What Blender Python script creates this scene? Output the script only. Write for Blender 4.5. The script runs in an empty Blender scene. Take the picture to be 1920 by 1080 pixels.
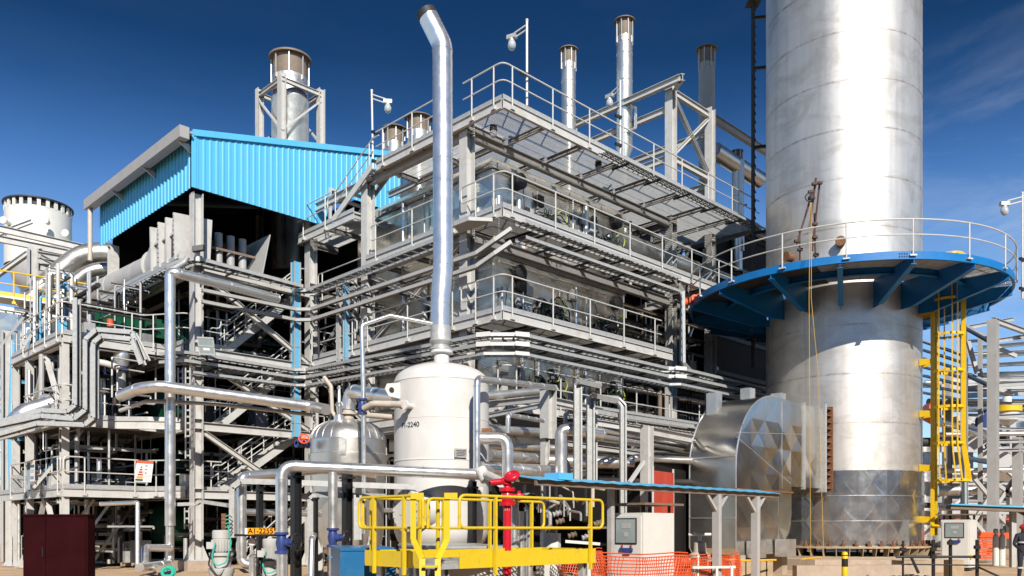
import bpy, bmesh, math, random
from mathutils import Vector as V, Matrix, Quaternion
random.seed(7)
S = bpy.context.scene
C = S.collection
rad = math.radians
F, CAMH, HY = 1583.0, 1.65, 990.0
A = 0.70710678
O = V((-0.306, 28.5, 0))
Z = V((0, 0, 1))
UD, VD = V((A, A, 0)), V((-A, A, 0))

def P(px, py, Y):                      # a point of the place seen in direction (px, py) at distance Y
    return V(((px - 960) / F * Y, Y, CAMH + (HY - py) / F * Y))
def G(px, Y, z=0.0):
    return V(((px - 960) / F * Y, Y, z))
def W(u, v, z=0.0):                    # plant grid: u along the right face, v along the left face
    return V((O.x + A * (u - v), O.y + A * (u + v), z))
def uat(px, v):
    t = (px - 960) / F
    return (t * O.y - O.x + A * v * (1 + t)) / (A * (1 - t))
def vat(px, u):
    t = (px - 960) / F
    return (O.x - t * O.y + A * u * (1 - t)) / (A * (1 + t))

# ------------------------------------------------------------------ materials
def mat(name, col, rough=0.5, metal=0.0, var=0.12, vs=2.5, bump=0.0, bs=25.0, dirt=None, damt=0.4, ds=1.2, streak=False, spec=0.5, coat=0.0, rvar=0.0):
    m = bpy.data.materials.new(name); m.use_nodes = True
    nt = m.node_tree; N = nt.nodes; L = nt.links
    b = N['Principled BSDF']
    b.inputs['Roughness'].default_value = rough
    b.inputs['Metallic'].default_value = metal
    b.inputs['Specular IOR Level'].default_value = spec
    if coat: b.inputs['Coat Weight'].default_value = coat
    tc = N.new('ShaderNodeTexCoord')
    mp = N.new('ShaderNodeMapping'); L.new(tc.outputs['Object'], mp.inputs['Vector'])
    if streak: mp.inputs['Scale'].default_value = (1, 1, 0.12)
    nz = N.new('ShaderNodeTexNoise'); nz.inputs['Scale'].default_value = vs; nz.inputs['Detail'].default_value = 5
    nz.inputs['Roughness'].default_value = 0.65
    L.new(mp.outputs['Vector'], nz.inputs['Vector'])
    r = N.new('ShaderNodeMix'); r.data_type = 'RGBA'
    lo = tuple(max(0, c * (1 - var)) for c in col) + (1,); hi = tuple(min(1, c * (1 + var)) for c in col) + (1,)
    r.inputs['A'].default_value = lo; r.inputs['B'].default_value = hi
    cr = N.new('ShaderNodeMapRange'); cr.inputs['From Min'].default_value = 0.3; cr.inputs['From Max'].default_value = 0.7
    L.new(nz.outputs['Fac'], cr.inputs['Value']); L.new(cr.outputs['Result'], r.inputs['Factor'])
    out = r.outputs['Result']
    if dirt:
        n2 = N.new('ShaderNodeTexNoise'); n2.inputs['Scale'].default_value = ds; n2.inputs['Detail'].default_value = 8
        n2.inputs['Roughness'].default_value = 0.7
        L.new(mp.outputs['Vector'], n2.inputs['Vector'])
        c2 = N.new('ShaderNodeMapRange'); c2.inputs['From Min'].default_value = 0.52; c2.inputs['From Max'].default_value = 0.72
        c2.inputs['To Max'].default_value = damt
        L.new(n2.outputs['Fac'], c2.inputs['Value'])
        x = N.new('ShaderNodeMix'); x.data_type = 'RGBA'; x.inputs['B'].default_value = tuple(dirt) + (1,)
        L.new(c2.outputs['Result'], x.inputs['Factor']); L.new(out, x.inputs['A']); out = x.outputs['Result']
    L.new(out, b.inputs['Base Color'])
    if rvar:
        rr = N.new('ShaderNodeMapRange'); rr.inputs['To Min'].default_value = max(0.02, rough - rvar); rr.inputs['To Max'].default_value = rough + rvar
        L.new(cr.outputs['Result'], rr.inputs['Value']); L.new(rr.outputs['Result'], b.inputs['Roughness'])
    if bump:
        n3 = N.new('ShaderNodeTexNoise'); n3.inputs['Scale'].default_value = bs; n3.inputs['Detail'].default_value = 3
        L.new(tc.outputs['Object'], n3.inputs['Vector'])
        bp = N.new('ShaderNodeBump'); bp.inputs['Strength'].default_value = bump; bp.inputs['Distance'].default_value = 0.02
        L.new(n3.outputs['Fac'], bp.inputs['Height']); L.new(bp.outputs['Normal'], b.inputs['Normal'])
    return m

M = {}
M['steel'] = mat('painted_steel', (0.60, 0.585, 0.55), 0.45, 0, 0.08, 1.5, dirt=(0.34, 0.26, 0.19), damt=0.5, ds=2.2)
M['steel2'] = mat('painted_steel_grey', (0.47, 0.46, 0.44), 0.5, 0, 0.08, 1.5, dirt=(0.28, 0.25, 0.21), damt=0.4)
M['void'] = mat('shade_black_cladding', (0.013, 0.011, 0.010), 0.7, 0, 0.4, 1.4, spec=0.2)  # near-black base colour paints in the shade of the deep bays
M['galv'] = mat('galvanised_steel', (0.53, 0.53, 0.51), 0.48, 0.35, 0.14, 9, dirt=(0.36, 0.34, 0.31), damt=0.4, ds=4)
M['rail'] = mat('galvanised_rail', (0.66, 0.645, 0.60), 0.45, 0.2, 0.08, 6)
M['grate'] = mat('grating_steel', (0.62, 0.62, 0.59), 0.5, 0.15, 0.1, 4)
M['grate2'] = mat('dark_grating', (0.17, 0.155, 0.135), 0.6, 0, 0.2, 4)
M['alu'] = mat('aluminium_cladding', (0.82, 0.81, 0.79), 0.33, 0.86, 0.06, 3, bump=0.05, bs=6, rvar=0.08)
M['alud'] = mat('dull_aluminium', (0.70, 0.68, 0.64), 0.40, 0.85, 0.1, 3, bump=0.08, bs=5, rvar=0.1)
M['casing'] = mat('casing_sheet', (0.80, 0.73, 0.62), 0.30, 0.92, 0.12, 0.9, bump=0.10, bs=1.6, rvar=0.08, dirt=(0.36, 0.28, 0.2), damt=0.22, ds=0.8)
M['duct'] = mat('duct_sheet', (0.70, 0.67, 0.61), 0.22, 0.97, 0.08, 1.0, bump=0.10, bs=2.2, rvar=0.05)
M['stainless'] = mat('stainless_sheet', (0.74, 0.71, 0.65), 0.36, 0.86, 0.07, 2, bump=0.06, bs=4, rvar=0.06)
M['dark'] = mat('dark_steel', (0.035, 0.033, 0.032), 0.6, 0, 0.25, 3)
M['black'] = mat('black_paint', (0.018, 0.018, 0.018), 0.4, 0, 0.2, 5)
M['dim'] = mat('shade_dark_cladding', (0.035, 0.030, 0.026), 0.6, 0, 0.4, 1.4, dirt=(0.10, 0.075, 0.05), damt=0.5)  # dark base colour puts shade into decks, walls and inner pipework
M['blue'] = mat('blue_cladding', (0.11, 0.50, 0.80), 0.42, 0, 0.05, 0.8, dirt=(0.22, 0.50, 0.68), damt=0.45, ds=1.8, streak=True)
M['blue2'] = mat('blue_platform_paint', (0.003, 0.17, 0.47), 0.5, 0, 0.12, 2)
M['bluebox'] = mat('blue_box_paint', (0.012, 0.14, 0.33), 0.35, 0, 0.1, 2, dirt=(0.15, 0.24, 0.3), damt=0.3)
M['valve'] = mat('valve_blue', (0.035, 0.06, 0.22), 0.4, 0, 0.2, 8)
M['white'] = mat('white_vessel_paint', (0.78, 0.755, 0.715), 0.38, 0, 0.025, 0.6, dirt=(0.58, 0.51, 0.43), damt=0.34, ds=1.8, streak=True)
M['cab'] = mat('cabinet_paint', (0.74, 0.725, 0.67), 0.4, 0, 0.05, 2, dirt=(0.5, 0.45, 0.38), damt=0.3)
M['yellow'] = mat('yellow_paint', (0.78, 0.55, 0.02), 0.38, 0, 0.08, 4, dirt=(0.40, 0.27, 0.06), damt=0.6, ds=4)
M['yellow2'] = mat('ladder_yellow', (0.84, 0.53, 0.01), 0.4, 0, 0.08, 4)
M['red'] = mat('red_paint', (0.62, 0.012, 0.03), 0.3, 0, 0.1, 5, dirt=(0.3, 0.02, 0.03), damt=0.35)
M['redp'] = mat('red_panel_paint', (0.52, 0.055, 0.025), 0.45, 0, 0.16, 2, streak=True, dirt=(0.62, 0.2, 0.13), damt=0.4, ds=3)
M['maroon'] = mat('maroon_paint', (0.026, 0.0035, 0.005), 0.9, 0, 0.25, 1.5, spec=0.08)
M['orange'] = mat('orange_plastic', (0.80, 0.11, 0.03), 0.5, 0, 0.15, 5)
M['sign'] = mat('orange_sign', (0.85, 0.36, 0.01), 0.4, 0, 0.04, 3)
M['rust'] = mat('rust', (0.22, 0.095, 0.045), 0.8, 0, 0.4, 9, dirt=(0.10, 0.05, 0.03), damt=0.6)
M['rustd'] = mat('dark_rusty_tube', (0.085, 0.035, 0.028), 0.7, 0, 0.4, 9)
M['brown'] = mat('brown_rim', (0.22, 0.165, 0.12), 0.65, 0, 0.18, 3)
M['conc'] = mat('concrete', (0.47, 0.37, 0.28), 0.85, 0, 0.14, 3, bump=0.3, bs=30, dirt=(0.30, 0.22, 0.15), damt=0.5)
M['green'] = mat('green_machine', (0.004, 0.085, 0.04), 0.4, 0, 0.2, 3)
M['leaf'] = mat('black_green_hoses', (0.012, 0.026, 0.015), 0.5, 0, 0.5, 12)
M['lime'] = mat('earth_cable', (0.5, 0.55, 0.06), 0.5, 0, 0.1, 5)
M['teal'] = mat('teal_cable', (0.03, 0.45, 0.33), 0.5, 0, 0.1, 5)
M['glass'] = mat('lamp_glass', (0.50, 0.53, 0.54), 0.12, 0, 0.05, 5, coat=1.0)
M['motor'] = mat('motor_grey', (0.52, 0.52, 0.50), 0.45, 0, 0.08, 6, dirt=(0.3, 0.28, 0.26), damt=0.4)
M['paper'] = mat('sign_board_white', (0.78, 0.77, 0.74), 0.5, 0, 0.03, 6)
M['screen'] = mat('cabinet_window', (0.30, 0.36, 0.36), 0.12, 0, 0.1, 3, coat=0.6)
M['skin'] = mat('skin', (0.30, 0.16, 0.10), 0.5, 0, 0.08, 8)
M['cloth'] = mat('dark_overalls', (0.018, 0.020, 0.030), 0.8, 0, 0.3, 8)
M['reflect'] = mat('reflective_tape', (0.72, 0.75, 0.74), 0.3, 0.3, 0.05, 8)
M['hat'] = mat('red_helmet', (0.65, 0.02, 0.03), 0.25, 0, 0.05, 5, coat=0.5)
M['rope'] = mat('yellow_rope', (0.75, 0.42, 0.03), 0.7, 0, 0.15, 20)
M['tan'] = mat('tan_timber', (0.42, 0.31, 0.19), 0.8, 0, 0.2, 5)
M['wrap'] = mat('white_wrap', (0.70, 0.66, 0.62), 0.7, 0, 0.12, 14, bump=0.8, bs=40, dirt=(0.4, 0.3, 0.25), damt=0.5, ds=6)
M['creamp'] = mat('cream_pipe_paint', (0.60, 0.52, 0.42), 0.45, 0, 0.1, 3)
M['lblue'] = mat('light_blue_paint', (0.15, 0.47, 0.72), 0.45, 0, 0.12, 3, dirt=(0.08, 0.22, 0.34), damt=0.4, ds=3)
M['greyrail'] = mat('gutter_grey', (0.40, 0.385, 0.365), 0.5, 0, 0.06, 2)

# chimney sheet: brushed metal, weld lines kept as geometry, rusty streaks with a shape of their own
def chimney_mat():
    m = mat('chimney_sheet', (0.74, 0.70, 0.64), 0.47, 0.74, 0.11, 0.9, dirt=(0.36, 0.28, 0.20), damt=0.42, ds=0.7, streak=True, bump=0.05, bs=3, rvar=0.06)
    return m
M['chim'] = chimney_mat()
def rust_bands(m, period, z0, col, width=0.05, amt=0.55, sc=2.2, runs=False):
    # rust bleeding along the horizontal weld lines, broken up by noise
    nt = m.node_tree; N = nt.nodes; L = nt.links; b = N['Principled BSDF']
    old = b.inputs['Base Color'].links[0].from_socket
    tc = N.new('ShaderNodeTexCoord'); sp_ = N.new('ShaderNodeSeparateXYZ'); L.new(tc.outputs['Object'], sp_.inputs['Vector'])
    a = N.new('ShaderNodeMath'); a.operation = 'SUBTRACT'; a.inputs[1].default_value = z0; L.new(sp_.outputs['Z'], a.inputs[0])
    p = N.new('ShaderNodeMath'); p.operation = 'PINGPONG'; p.inputs[1].default_value = period / 2; L.new(a.outputs[0], p.inputs[0])
    r = N.new('ShaderNodeMapRange'); r.inputs['From Min'].default_value = 0; r.inputs['From Max'].default_value = width; r.inputs['To Min'].default_value = 1; r.inputs['To Max'].default_value = 0
    L.new(p.outputs[0], r.inputs['Value'])
    n = N.new('ShaderNodeTexNoise'); n.inputs['Scale'].default_value = sc; n.inputs['Detail'].default_value = 8; n.inputs['Roughness'].default_value = 0.7; L.new(tc.outputs['Object'], n.inputs['Vector'])
    r2 = N.new('ShaderNodeMapRange'); r2.inputs['From Min'].default_value = 0.44; r2.inputs['From Max'].default_value = 0.64; L.new(n.outputs['Fac'], r2.inputs['Value'])
    x = N.new('ShaderNodeMath'); x.operation = 'MULTIPLY'; L.new(r.outputs['Result'], x.inputs[0]); L.new(r2.outputs['Result'], x.inputs[1])
    y = N.new('ShaderNodeMath'); y.operation = 'MULTIPLY'; y.inputs[1].default_value = amt; L.new(x.outputs[0], y.inputs[0])
    mx = N.new('ShaderNodeMix'); mx.data_type = 'RGBA'; mx.inputs['B'].default_value = col + (1,); L.new(y.outputs[0], mx.inputs['Factor']); L.new(old, mx.inputs['A'])
    # blotches of dull oxide
    n2 = N.new('ShaderNodeTexNoise'); n2.inputs['Scale'].default_value = 0.55; n2.inputs['Detail'].default_value = 9; n2.inputs['Roughness'].default_value = 0.68; n2.inputs['Distortion'].default_value = 0.8
    mp_ = N.new('ShaderNodeMapping'); mp_.inputs['Scale'].default_value = (1, 1, 1.9); L.new(tc.outputs['Object'], mp_.inputs['Vector']); L.new(mp_.outputs['Vector'], n2.inputs['Vector'])
    r3 = N.new('ShaderNodeMapRange'); r3.inputs['From Min'].default_value = 0.46; r3.inputs['From Max'].default_value = 0.62; r3.inputs['To Max'].default_value = 0.5; L.new(n2.outputs['Fac'], r3.inputs['Value'])
    m2 = N.new('ShaderNodeMix'); m2.data_type = 'RGBA'; m2.inputs['B'].default_value = (0.47, 0.42, 0.35, 1); L.new(r3.outputs['Result'], m2.inputs['Factor']); L.new(mx.outputs['Result'], m2.inputs['A'])
    out = m2.outputs['Result']
    if runs:   # rust runs below the brackets
        n4 = N.new('ShaderNodeTexNoise'); n4.inputs['Scale'].default_value = 2.4; n4.inputs['Detail'].default_value = 3
        mp4 = N.new('ShaderNodeMapping'); mp4.inputs['Scale'].default_value = (1, 1, 0.03); L.new(tc.outputs['Object'], mp4.inputs['Vector']); L.new(mp4.outputs['Vector'], n4.inputs['Vector'])
        r4 = N.new('ShaderNodeMapRange'); r4.inputs['From Min'].default_value = 0.60; r4.inputs['From Max'].default_value = 0.67; L.new(n4.outputs['Fac'], r4.inputs['Value'])
        z4 = N.new('ShaderNodeMapRange'); z4.inputs['From Min'].default_value = 5.0; z4.inputs['From Max'].default_value = 10.3; L.new(sp_.outputs['Z'], z4.inputs['Value'])
        z5 = N.new('ShaderNodeMapRange'); z5.inputs['From Min'].default_value = 10.5; z5.inputs['From Max'].default_value = 10.6; z5.inputs['To Min'].default_value = 0.5; z5.inputs['To Max'].default_value = 0.12; L.new(sp_.outputs['Z'], z5.inputs['Value'])
        a4 = N.new('ShaderNodeMath'); a4.operation = 'MULTIPLY'; L.new(r4.outputs['Result'], a4.inputs[0]); L.new(z4.outputs['Result'], a4.inputs[1])
        a5 = N.new('ShaderNodeMath'); a5.operation = 'MULTIPLY'; L.new(a4.outputs[0], a5.inputs[0]); L.new(z5.outputs['Result'], a5.inputs[1])
        m4 = N.new('ShaderNodeMix'); m4.data_type = 'RGBA'; m4.inputs['B'].default_value = (0.30, 0.19, 0.12, 1); L.new(a5.outputs[0], m4.inputs['Factor']); L.new(out, m4.inputs['A']); out = m4.outputs['Result']
    L.new(out, b.inputs['Base Color'])
rust_bands(M['chim'], 1.95, 3.9, (0.24, 0.13, 0.075), width=0.07, amt=0.7, runs=True)
rust_bands(M['white'], 2.0, 3.36, (0.50, 0.40, 0.30), 0.05, 0.3, 3.0); 
for n_ in M['white'].node_tree.nodes:
    if n_.type == 'MIX' and tuple(round(c, 2) for c in n_.inputs['B'].default_value[:3]) == (0.47, 0.42, 0.35): n_.inputs['B'].default_value = (0.66, 0.63, 0.58, 1)
def each(par, name, m, fns):
    for f in fns:
        b = MB(); f(b); b.build(name, m, par)
M['clad'] = mat('chimney_foot_cladding', (0.78, 0.77, 0.75), 0.24, 0.95, 0.10, 1.5, bump=0.05, bs=3, rvar=0.05)

# ------------------------------------------------------------------ mesh builder
def frame(d):
    d = d.normalized()
    a = Z if abs(d.z) < 0.95 else V((1, 0, 0))
    x = d.cross(a).normalized(); y = x.cross(d).normalized()
    return x, y

def fillet(pts, r, n=5):
    pts = [V(p) for p in pts]
    if r <= 0 or len(pts) < 3: return pts
    out = [pts[0]]
    for i in range(1, len(pts) - 1):
        a, b, c = pts[i - 1], pts[i], pts[i + 1]
        d1, d2 = (a - b), (c - b)
        l1, l2 = d1.length, d2.length
        if l1 < 1e-6 or l2 < 1e-6: continue
        d1 /= l1; d2 /= l2
        ang = d1.angle(d2)
        if ang > 3.05: out.append(b); continue
        t = min(r / math.tan(ang / 2), l1 * 0.49, l2 * 0.49)
        p0, p1 = b + d1 * t, b + d2 * t
        for k in range(n + 1):
            s = k / n
            out.append((1 - s) ** 2 * p0 + 2 * s * (1 - s) * b + s * s * p1)
    out.append(pts[-1])
    return out

class MB:
    def __init__(s): s.v = []; s.f = []; s.sm = []
    def add(s, vs, fs, smooth=False):
        o = len(s.v); s.v += [tuple(p) for p in vs]
        s.f += [tuple(i + o for i in f) for f in fs]; s.sm += [smooth] * len(fs)
        return s
    def obox(s, c, a, b, d):
        c, a, b, d = V(c), V(a), V(b), V(d)
        vs = [c + a * i + b * j + d * k for k in (-1, 1) for j in (-1, 1) for i in (-1, 1)]
        fs = [(0, 2, 3, 1), (4, 5, 7, 6), (0, 1, 5, 4), (2, 6, 7, 3), (0, 4, 6, 2), (1, 3, 7, 5)]
        if a.cross(b).dot(d) < 0: fs = [f[::-1] for f in fs]
        return s.add(vs, fs)
    def box(s, x0, x1, y0, y1, z0, z1):
        return s.obox(((x0 + x1) / 2, (y0 + y1) / 2, (z0 + z1) / 2), ((x1 - x0) / 2, 0, 0), (0, (y1 - y0) / 2, 0), (0, 0, (z1 - z0) / 2))
    def bx(s, u0, u1, v0, v1, z0, z1):
        return s.obox(W((u0 + u1) / 2, (v0 + v1) / 2, (z0 + z1) / 2), UD * (u1 - u0) / 2, VD * (v1 - v0) / 2, Z * (z1 - z0) / 2)
    def bar(s, p, q, w, h, up=None):
        p, q = V(p), V(q); d = q - p
        if d.length < 1e-6: return s
        if up is None: x, y = frame(d)
        else:
            x = d.cross(V(up)).normalized(); y = x.cross(d).normalized()
        return s.obox((p + q) / 2, x * w / 2, d / 2, y * h / 2)
    def ib(s, p, q, w=0.3, h=0.35, up=None, t=0.022):
        p, q = V(p), V(q); d = q - p
        if up is None: x, y = frame(d)
        else:
            x = d.cross(V(up)).normalized(); y = x.cross(d).normalized()
        c = (p + q) / 2; hd = d / 2
        s.obox(c + y * (h - t) / 2, x * w / 2, hd, y * t / 2)
        s.obox(c - y * (h - t) / 2, x * w / 2, hd, y * t / 2)
        s.obox(c, x * t / 2, hd, y * (h / 2 - t))
        return s
    def tube(s, p, q, r, n=8, r2=None, caps=True):
        p, q = V(p), V(q); x, y = frame(q - p); r2 = r if r2 is None else r2
        vs = [p + (x * math.cos(2 * math.pi * i / n) + y * math.sin(2 * math.pi * i / n)) * r for i in range(n)]
        vs += [q + (x * math.cos(2 * math.pi * i / n) + y * math.sin(2 * math.pi * i / n)) * r2 for i in range(n)]
        s.add(vs, [(i, n + i, n + (i + 1) % n, (i + 1) % n)[::-1] for i in range(n)], True)
        if caps: s.add(vs, [tuple(range(n))[::-1], tuple(range(n, 2 * n))])
        return s
    def path(s, pts, r, n=10, fil=0.0, fn=5, bands=0.0, caps=True):
        pts = fillet(pts, fil, fn)
        T = [(pts[min(i + 1, len(pts) - 1)] - pts[max(i - 1, 0)]).normalized() for i in range(len(pts))]
        x, y = frame(T[0]); vs = []
        for i, p in enumerate(pts):
            if i:
                q = T[i - 1].rotation_difference(T[i]); x = q @ x; y = q @ y
            k = 1.0
            if 0 < i < len(pts) - 1:
                a = (pts[i] - pts[i - 1]).angle(pts[i + 1] - pts[i], 0); k = 1 / max(0.5, math.cos(a / 2))
            vs += [p + (x * math.cos(2 * math.pi * j / n) + y * math.sin(2 * math.pi * j / n)) * r * (1 + (k - 1) * 0.5) for j in range(n)]
        fs = []
        for i in range(len(pts) - 1):
            for j in range(n):
                a, b = i * n + j, i * n + (j + 1) % n
                fs.append((a, b, b + n, a + n))
        s.add(vs, fs, True)
        if caps: s.add(vs, [tuple(range(n))[::-1], tuple(range(len(vs) - n, len(vs)))])
        if bands:
            for i in range(len(pts) - 1):
                d = pts[i + 1] - pts[i]; l = d.length
                if l < bands * 0.6:
                    continue
                k = max(1, int(l / bands))
                for j in range(k + 1):
                    c = pts[i] + d * (j / k if k else 0.5)
                    e = d.normalized() * 0.014
                    s.tube(c - e, c + e, r * 1.0 + 0.009, n)
        return s
    def lathe(s, prof, c, n=28, ax=None, xd=None):
        c = V(c); ax = Z if ax is None else V(ax).normalized(); x, y = frame(ax)
        if xd is not None: x = V(xd); y = ax.cross(x)
        vs = []
        for (r, h) in prof:
            vs += [c + ax * h + (x * math.cos(2 * math.pi * i / n) + y * math.sin(2 * math.pi * i / n)) * max(r, 1e-4) for i in range(n)]
        fs = []
        flip = y.dot(ax.cross(x)) < 0
        for k in range(len(prof) - 1):
            for i in range(n):
                f = (k * n + i, k * n + (i + 1) % n, (k + 1) * n + (i + 1) % n, (k + 1) * n + i)
                fs.append(f[::-1] if flip else f)
        s.add(vs, fs, True)
        return s
    def prism(s, poly, d):
        poly = [V(p) for p in poly]; d = V(d); n = len(poly)
        nrm = sum(((poly[i].cross(poly[(i + 1) % n])) for i in range(n)), V((0, 0, 0)))
        if nrm.dot(d) > 0: poly = poly[::-1]
        vs = poly + [p + d for p in poly]
        return s.add(vs, [tuple(range(n)), tuple(range(2 * n - 1, n - 1, -1))] + [(i, i + n, (i + 1) % n + n, (i + 1) % n) for i in range(n)])
    def sphere(s, c, r, n=12, m=8, sc=(1, 1, 1)):
        c = V(c); vs = []; fs = []
        for k in range(m + 1):
            a = math.pi * k / m
            for i in range(n):
                b = 2 * math.pi * i / n
                vs.append(c + V((math.sin(a) * math.cos(b) * r * sc[0], math.sin(a) * math.sin(b) * r * sc[1], math.cos(a) * r * sc[2])))
        for k in range(m):
            for i in range(n):
                fs.append((k * n + i, (k + 1) * n + i, (k + 1) * n + (i + 1) % n, k * n + (i + 1) % n))
        return s.add(vs, fs, True)
    def torus(s, c, R, r, ax, n=20, m=6):
        c = V(c); ax = V(ax).normalized(); x, y = frame(ax); vs = []; fs = []
        for i in range(n):
            a = 2 * math.pi * i / n; d = x * math.cos(a) + y * math.sin(a)
            for j in range(m):
                b = 2 * math.pi * j / m
                vs.append(c + d * (R + r * math.cos(b)) + ax * r * math.sin(b))
        for i in range(n):
            for j in range(m):
                fs.append((i * m + j, ((i + 1) % n) * m + j, ((i + 1) % n) * m + (j + 1) % m, i * m + (j + 1) % m))
        return s.add(vs, fs, True)
    def build(s, name, m, par=None, loc=None):
        me = bpy.data.meshes.new(name)
        if par is not None: o = V(par['_o']) if '_o' in par else V((0, 0, 0))
        elif loc is not None: o = V(loc)
        else:
            xs = [p[0] for p in s.v]; ys = [p[1] for p in s.v]
            o = V(((min(xs) + max(xs)) / 2, (min(ys) + max(ys)) / 2, min(p[2] for p in s.v)))
        me.from_pydata([(p[0] - o.x, p[1] - o.y, p[2] - o.z) for p in s.v], [], s.f)
        me.polygons.foreach_set('use_smooth', s.sm)
        me.materials.append(M[m] if isinstance(m, str) else m)
        me.update()
        if any(s.sm): me.set_sharp_from_angle(angle=rad(38))
        ob = bpy.data.objects.new(name, me); C.objects.link(ob)
        if par is not None: ob.parent = par; ob['_o'] = tuple(o)
        else: ob.location = o; ob['_o'] = tuple(o)
        return ob

def tag(o, label, cat, group=None, kind=None):
    if label: o['label'] = label
    if cat: o['category'] = cat
    if group: o['group'] = group
    if kind: o['kind'] = kind
    return o
def T(name, label, cat, loc, group=None):
    o = bpy.data.objects.new(name, None); C.objects.link(o)
    o.location = V(loc); o['_o'] = tuple(V(loc)); o.empty_display_size = 0.2
    return tag(o, label, cat, group)
def dup(o, delta, label=None, group=None, par=None):
    c = o.copy(); C.objects.link(c)
    if par is None:
        c.location = o.location + V(delta)
        if '_o' in c: c['_o'] = tuple(V(c['_o']) + V(delta))
        if label: c['label'] = label
        if group: c['group'] = group
    else: c.parent = par
    for ch in list(o.children): dup(ch, delta, par=c)
    return c

def text_mesh(txt, size, ext=0.003):
    cu = bpy.data.curves.new('lettering', 'FONT'); cu.body = txt; cu.size = size; cu.extrude = ext; cu.offset = size * 0.012
    cu.align_x = 'CENTER'; cu.align_y = 'CENTER'
    ob = bpy.data.objects.new('lettering', cu); C.objects.link(ob)
    bpy.context.view_layer.update()
    me = bpy.data.meshes.new_from_object(ob.evaluated_get(bpy.context.evaluated_depsgraph_get()))
    vs = [v.co.copy() for v in me.vertices]; fs = [tuple(p.vertices) for p in me.polygons]
    bpy.data.objects.remove(ob); bpy.data.curves.remove(cu); bpy.data.meshes.remove(me)
    return vs, fs
def lettering(txt, size, c, xd, yd, m, par, name='lettering'):
    vs, fs = text_mesh(txt, size); xd, yd = V(xd), V(yd); nd = xd.cross(yd)
    b = MB(); b.add([V(c) + xd * p.x + yd * p.y + nd * p.z for p in vs], fs)
    return b.build(name, m, par)
# ------------------------------------------------------------------ camera, sun, sky
cam = bpy.data.cameras.new('camera'); co = bpy.data.objects.new('camera', cam); C.objects.link(co)
co.location = (0, 0, CAMH); co.rotation_euler = (rad(90), 0, 0)
cam.sensor_width = 36; cam.lens = 36 * F / 1920; cam.shift_y = (HY - 540) / 1920; cam.shift_x = 0
cam.clip_start = 0.1; cam.clip_end = 3000
S.camera = co
EL, AZ = rad(33), rad(11.5)
tosun = V((math.sin(AZ) * math.cos(EL), -math.cos(AZ) * math.cos(EL), math.sin(EL)))
sl = bpy.data.lights.new('sun', 'SUN'); sl.energy = 4.9; sl.angle = rad(0.5); sl.color = (1.0, 0.955, 0.885)
so = bpy.data.objects.new('sun', sl); C.objects.link(so); so.location = (0, 0, 60)
so.rotation_euler = (-tosun).to_track_quat('-Z', 'Y').to_euler()
wd = bpy.data.worlds.new('World'); S.world = wd; wd.use_nodes = True
nt = wd.node_tree; N = nt.nodes; L = nt.links; N.clear()
ow = N.new('ShaderNodeOutputWorld'); bg = N.new('ShaderNodeBackground'); bg.inputs['Strength'].default_value = 0.10
sk = N.new('ShaderNodeTexSky'); sk.sky_type = 'NISHITA'; sk.sun_disc = False; sk.sun_elevation = EL
sk.sun_rotation = math.atan2(tosun.x, tosun.y); sk.altitude = 1500; sk.air_density = 1.0; sk.dust_density = 0.2; sk.ozone_density = 2.5
tc = N.new('ShaderNodeTexCoord')
sep = N.new('ShaderNodeSeparateXYZ'); L.new(tc.outputs['Generated'], sep.inputs['Vector'])
rp = N.new('ShaderNodeValToRGB'); L.new(sep.outputs['Z'], rp.inputs['Fac'])
e = rp.color_ramp.elements; e[0].position = 0.0; e[0].color = (1.2, 1.3, 1.4, 1); e[1].position = 0.62; e[1].color = (0.06, 0.20, 0.36, 1)
for q_, c_ in ((0.30, (0.97, 1.23, 1.43, 1)), (0.36, (0.51, 0.83, 1.15, 1)), (0.43, (0.19, 0.44, 0.675, 1))):
    k = rp.color_ramp.elements.new(q_); k.color = c_
k = rp.color_ramp.elements.new(0.48); k.color = (0.096, 0.28, 0.456, 1)
mu = N.new('ShaderNodeMix'); mu.data_type = 'RGBA'; mu.blend_type = 'MULTIPLY'; mu.inputs['Factor'].default_value = 1
L.new(sk.outputs['Color'], mu.inputs['A']); L.new(rp.outputs['Color'], mu.inputs['B'])
# thin high cloud
mp = N.new('ShaderNodeMapping'); mp.inputs['Scale'].default_value = (2.2, 2.2, 7.0); mp.inputs['Rotation'].default_value = (0.35, 0.2, 0.3)
L.new(tc.outputs['Generated'], mp.inputs['Vector'])
cn = N.new('ShaderNodeTexNoise'); cn.inputs['Scale'].default_value = 2.3; cn.inputs['Detail'].default_value = 9; cn.inputs['Roughness'].default_value = 0.62; cn.inputs['Distortion'].default_value = 0.6
L.new(mp.outputs['Vector'], cn.inputs['Vector'])
cm = N.new('ShaderNodeMapRange'); cm.inputs['From Min'].default_value = 0.46; cm.inputs['From Max'].default_value = 0.85; cm.inputs['To Max'].default_value = 0.5
L.new(cn.outputs['Fac'], cm.inputs['Value'])
gx = N.new('ShaderNodeMapRange'); gx.inputs['From Min'].default_value = 0.30; gx.inputs['From Max'].default_value = 0.55; gx.inputs['To Min'].default_value = 0.06; gx.inputs['To Max'].default_value = 1
L.new(sep.outputs['X'], gx.inputs['Value'])
gz2 = N.new('ShaderNodeMapRange'); gz2.inputs['From Min'].default_value = 0.30; gz2.inputs['From Max'].default_value = 0.46; gz2.inputs['To Min'].default_value = 1.5; gz2.inputs['To Max'].default_value = 0.35
L.new(sep.outputs['Z'], gz2.inputs['Value'])
cg = N.new('ShaderNodeMath'); cg.operation = 'MULTIPLY'; L.new(cm.outputs['Result'], cg.inputs[0]); L.new(gz2.outputs['Result'], cg.inputs[1])
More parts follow.
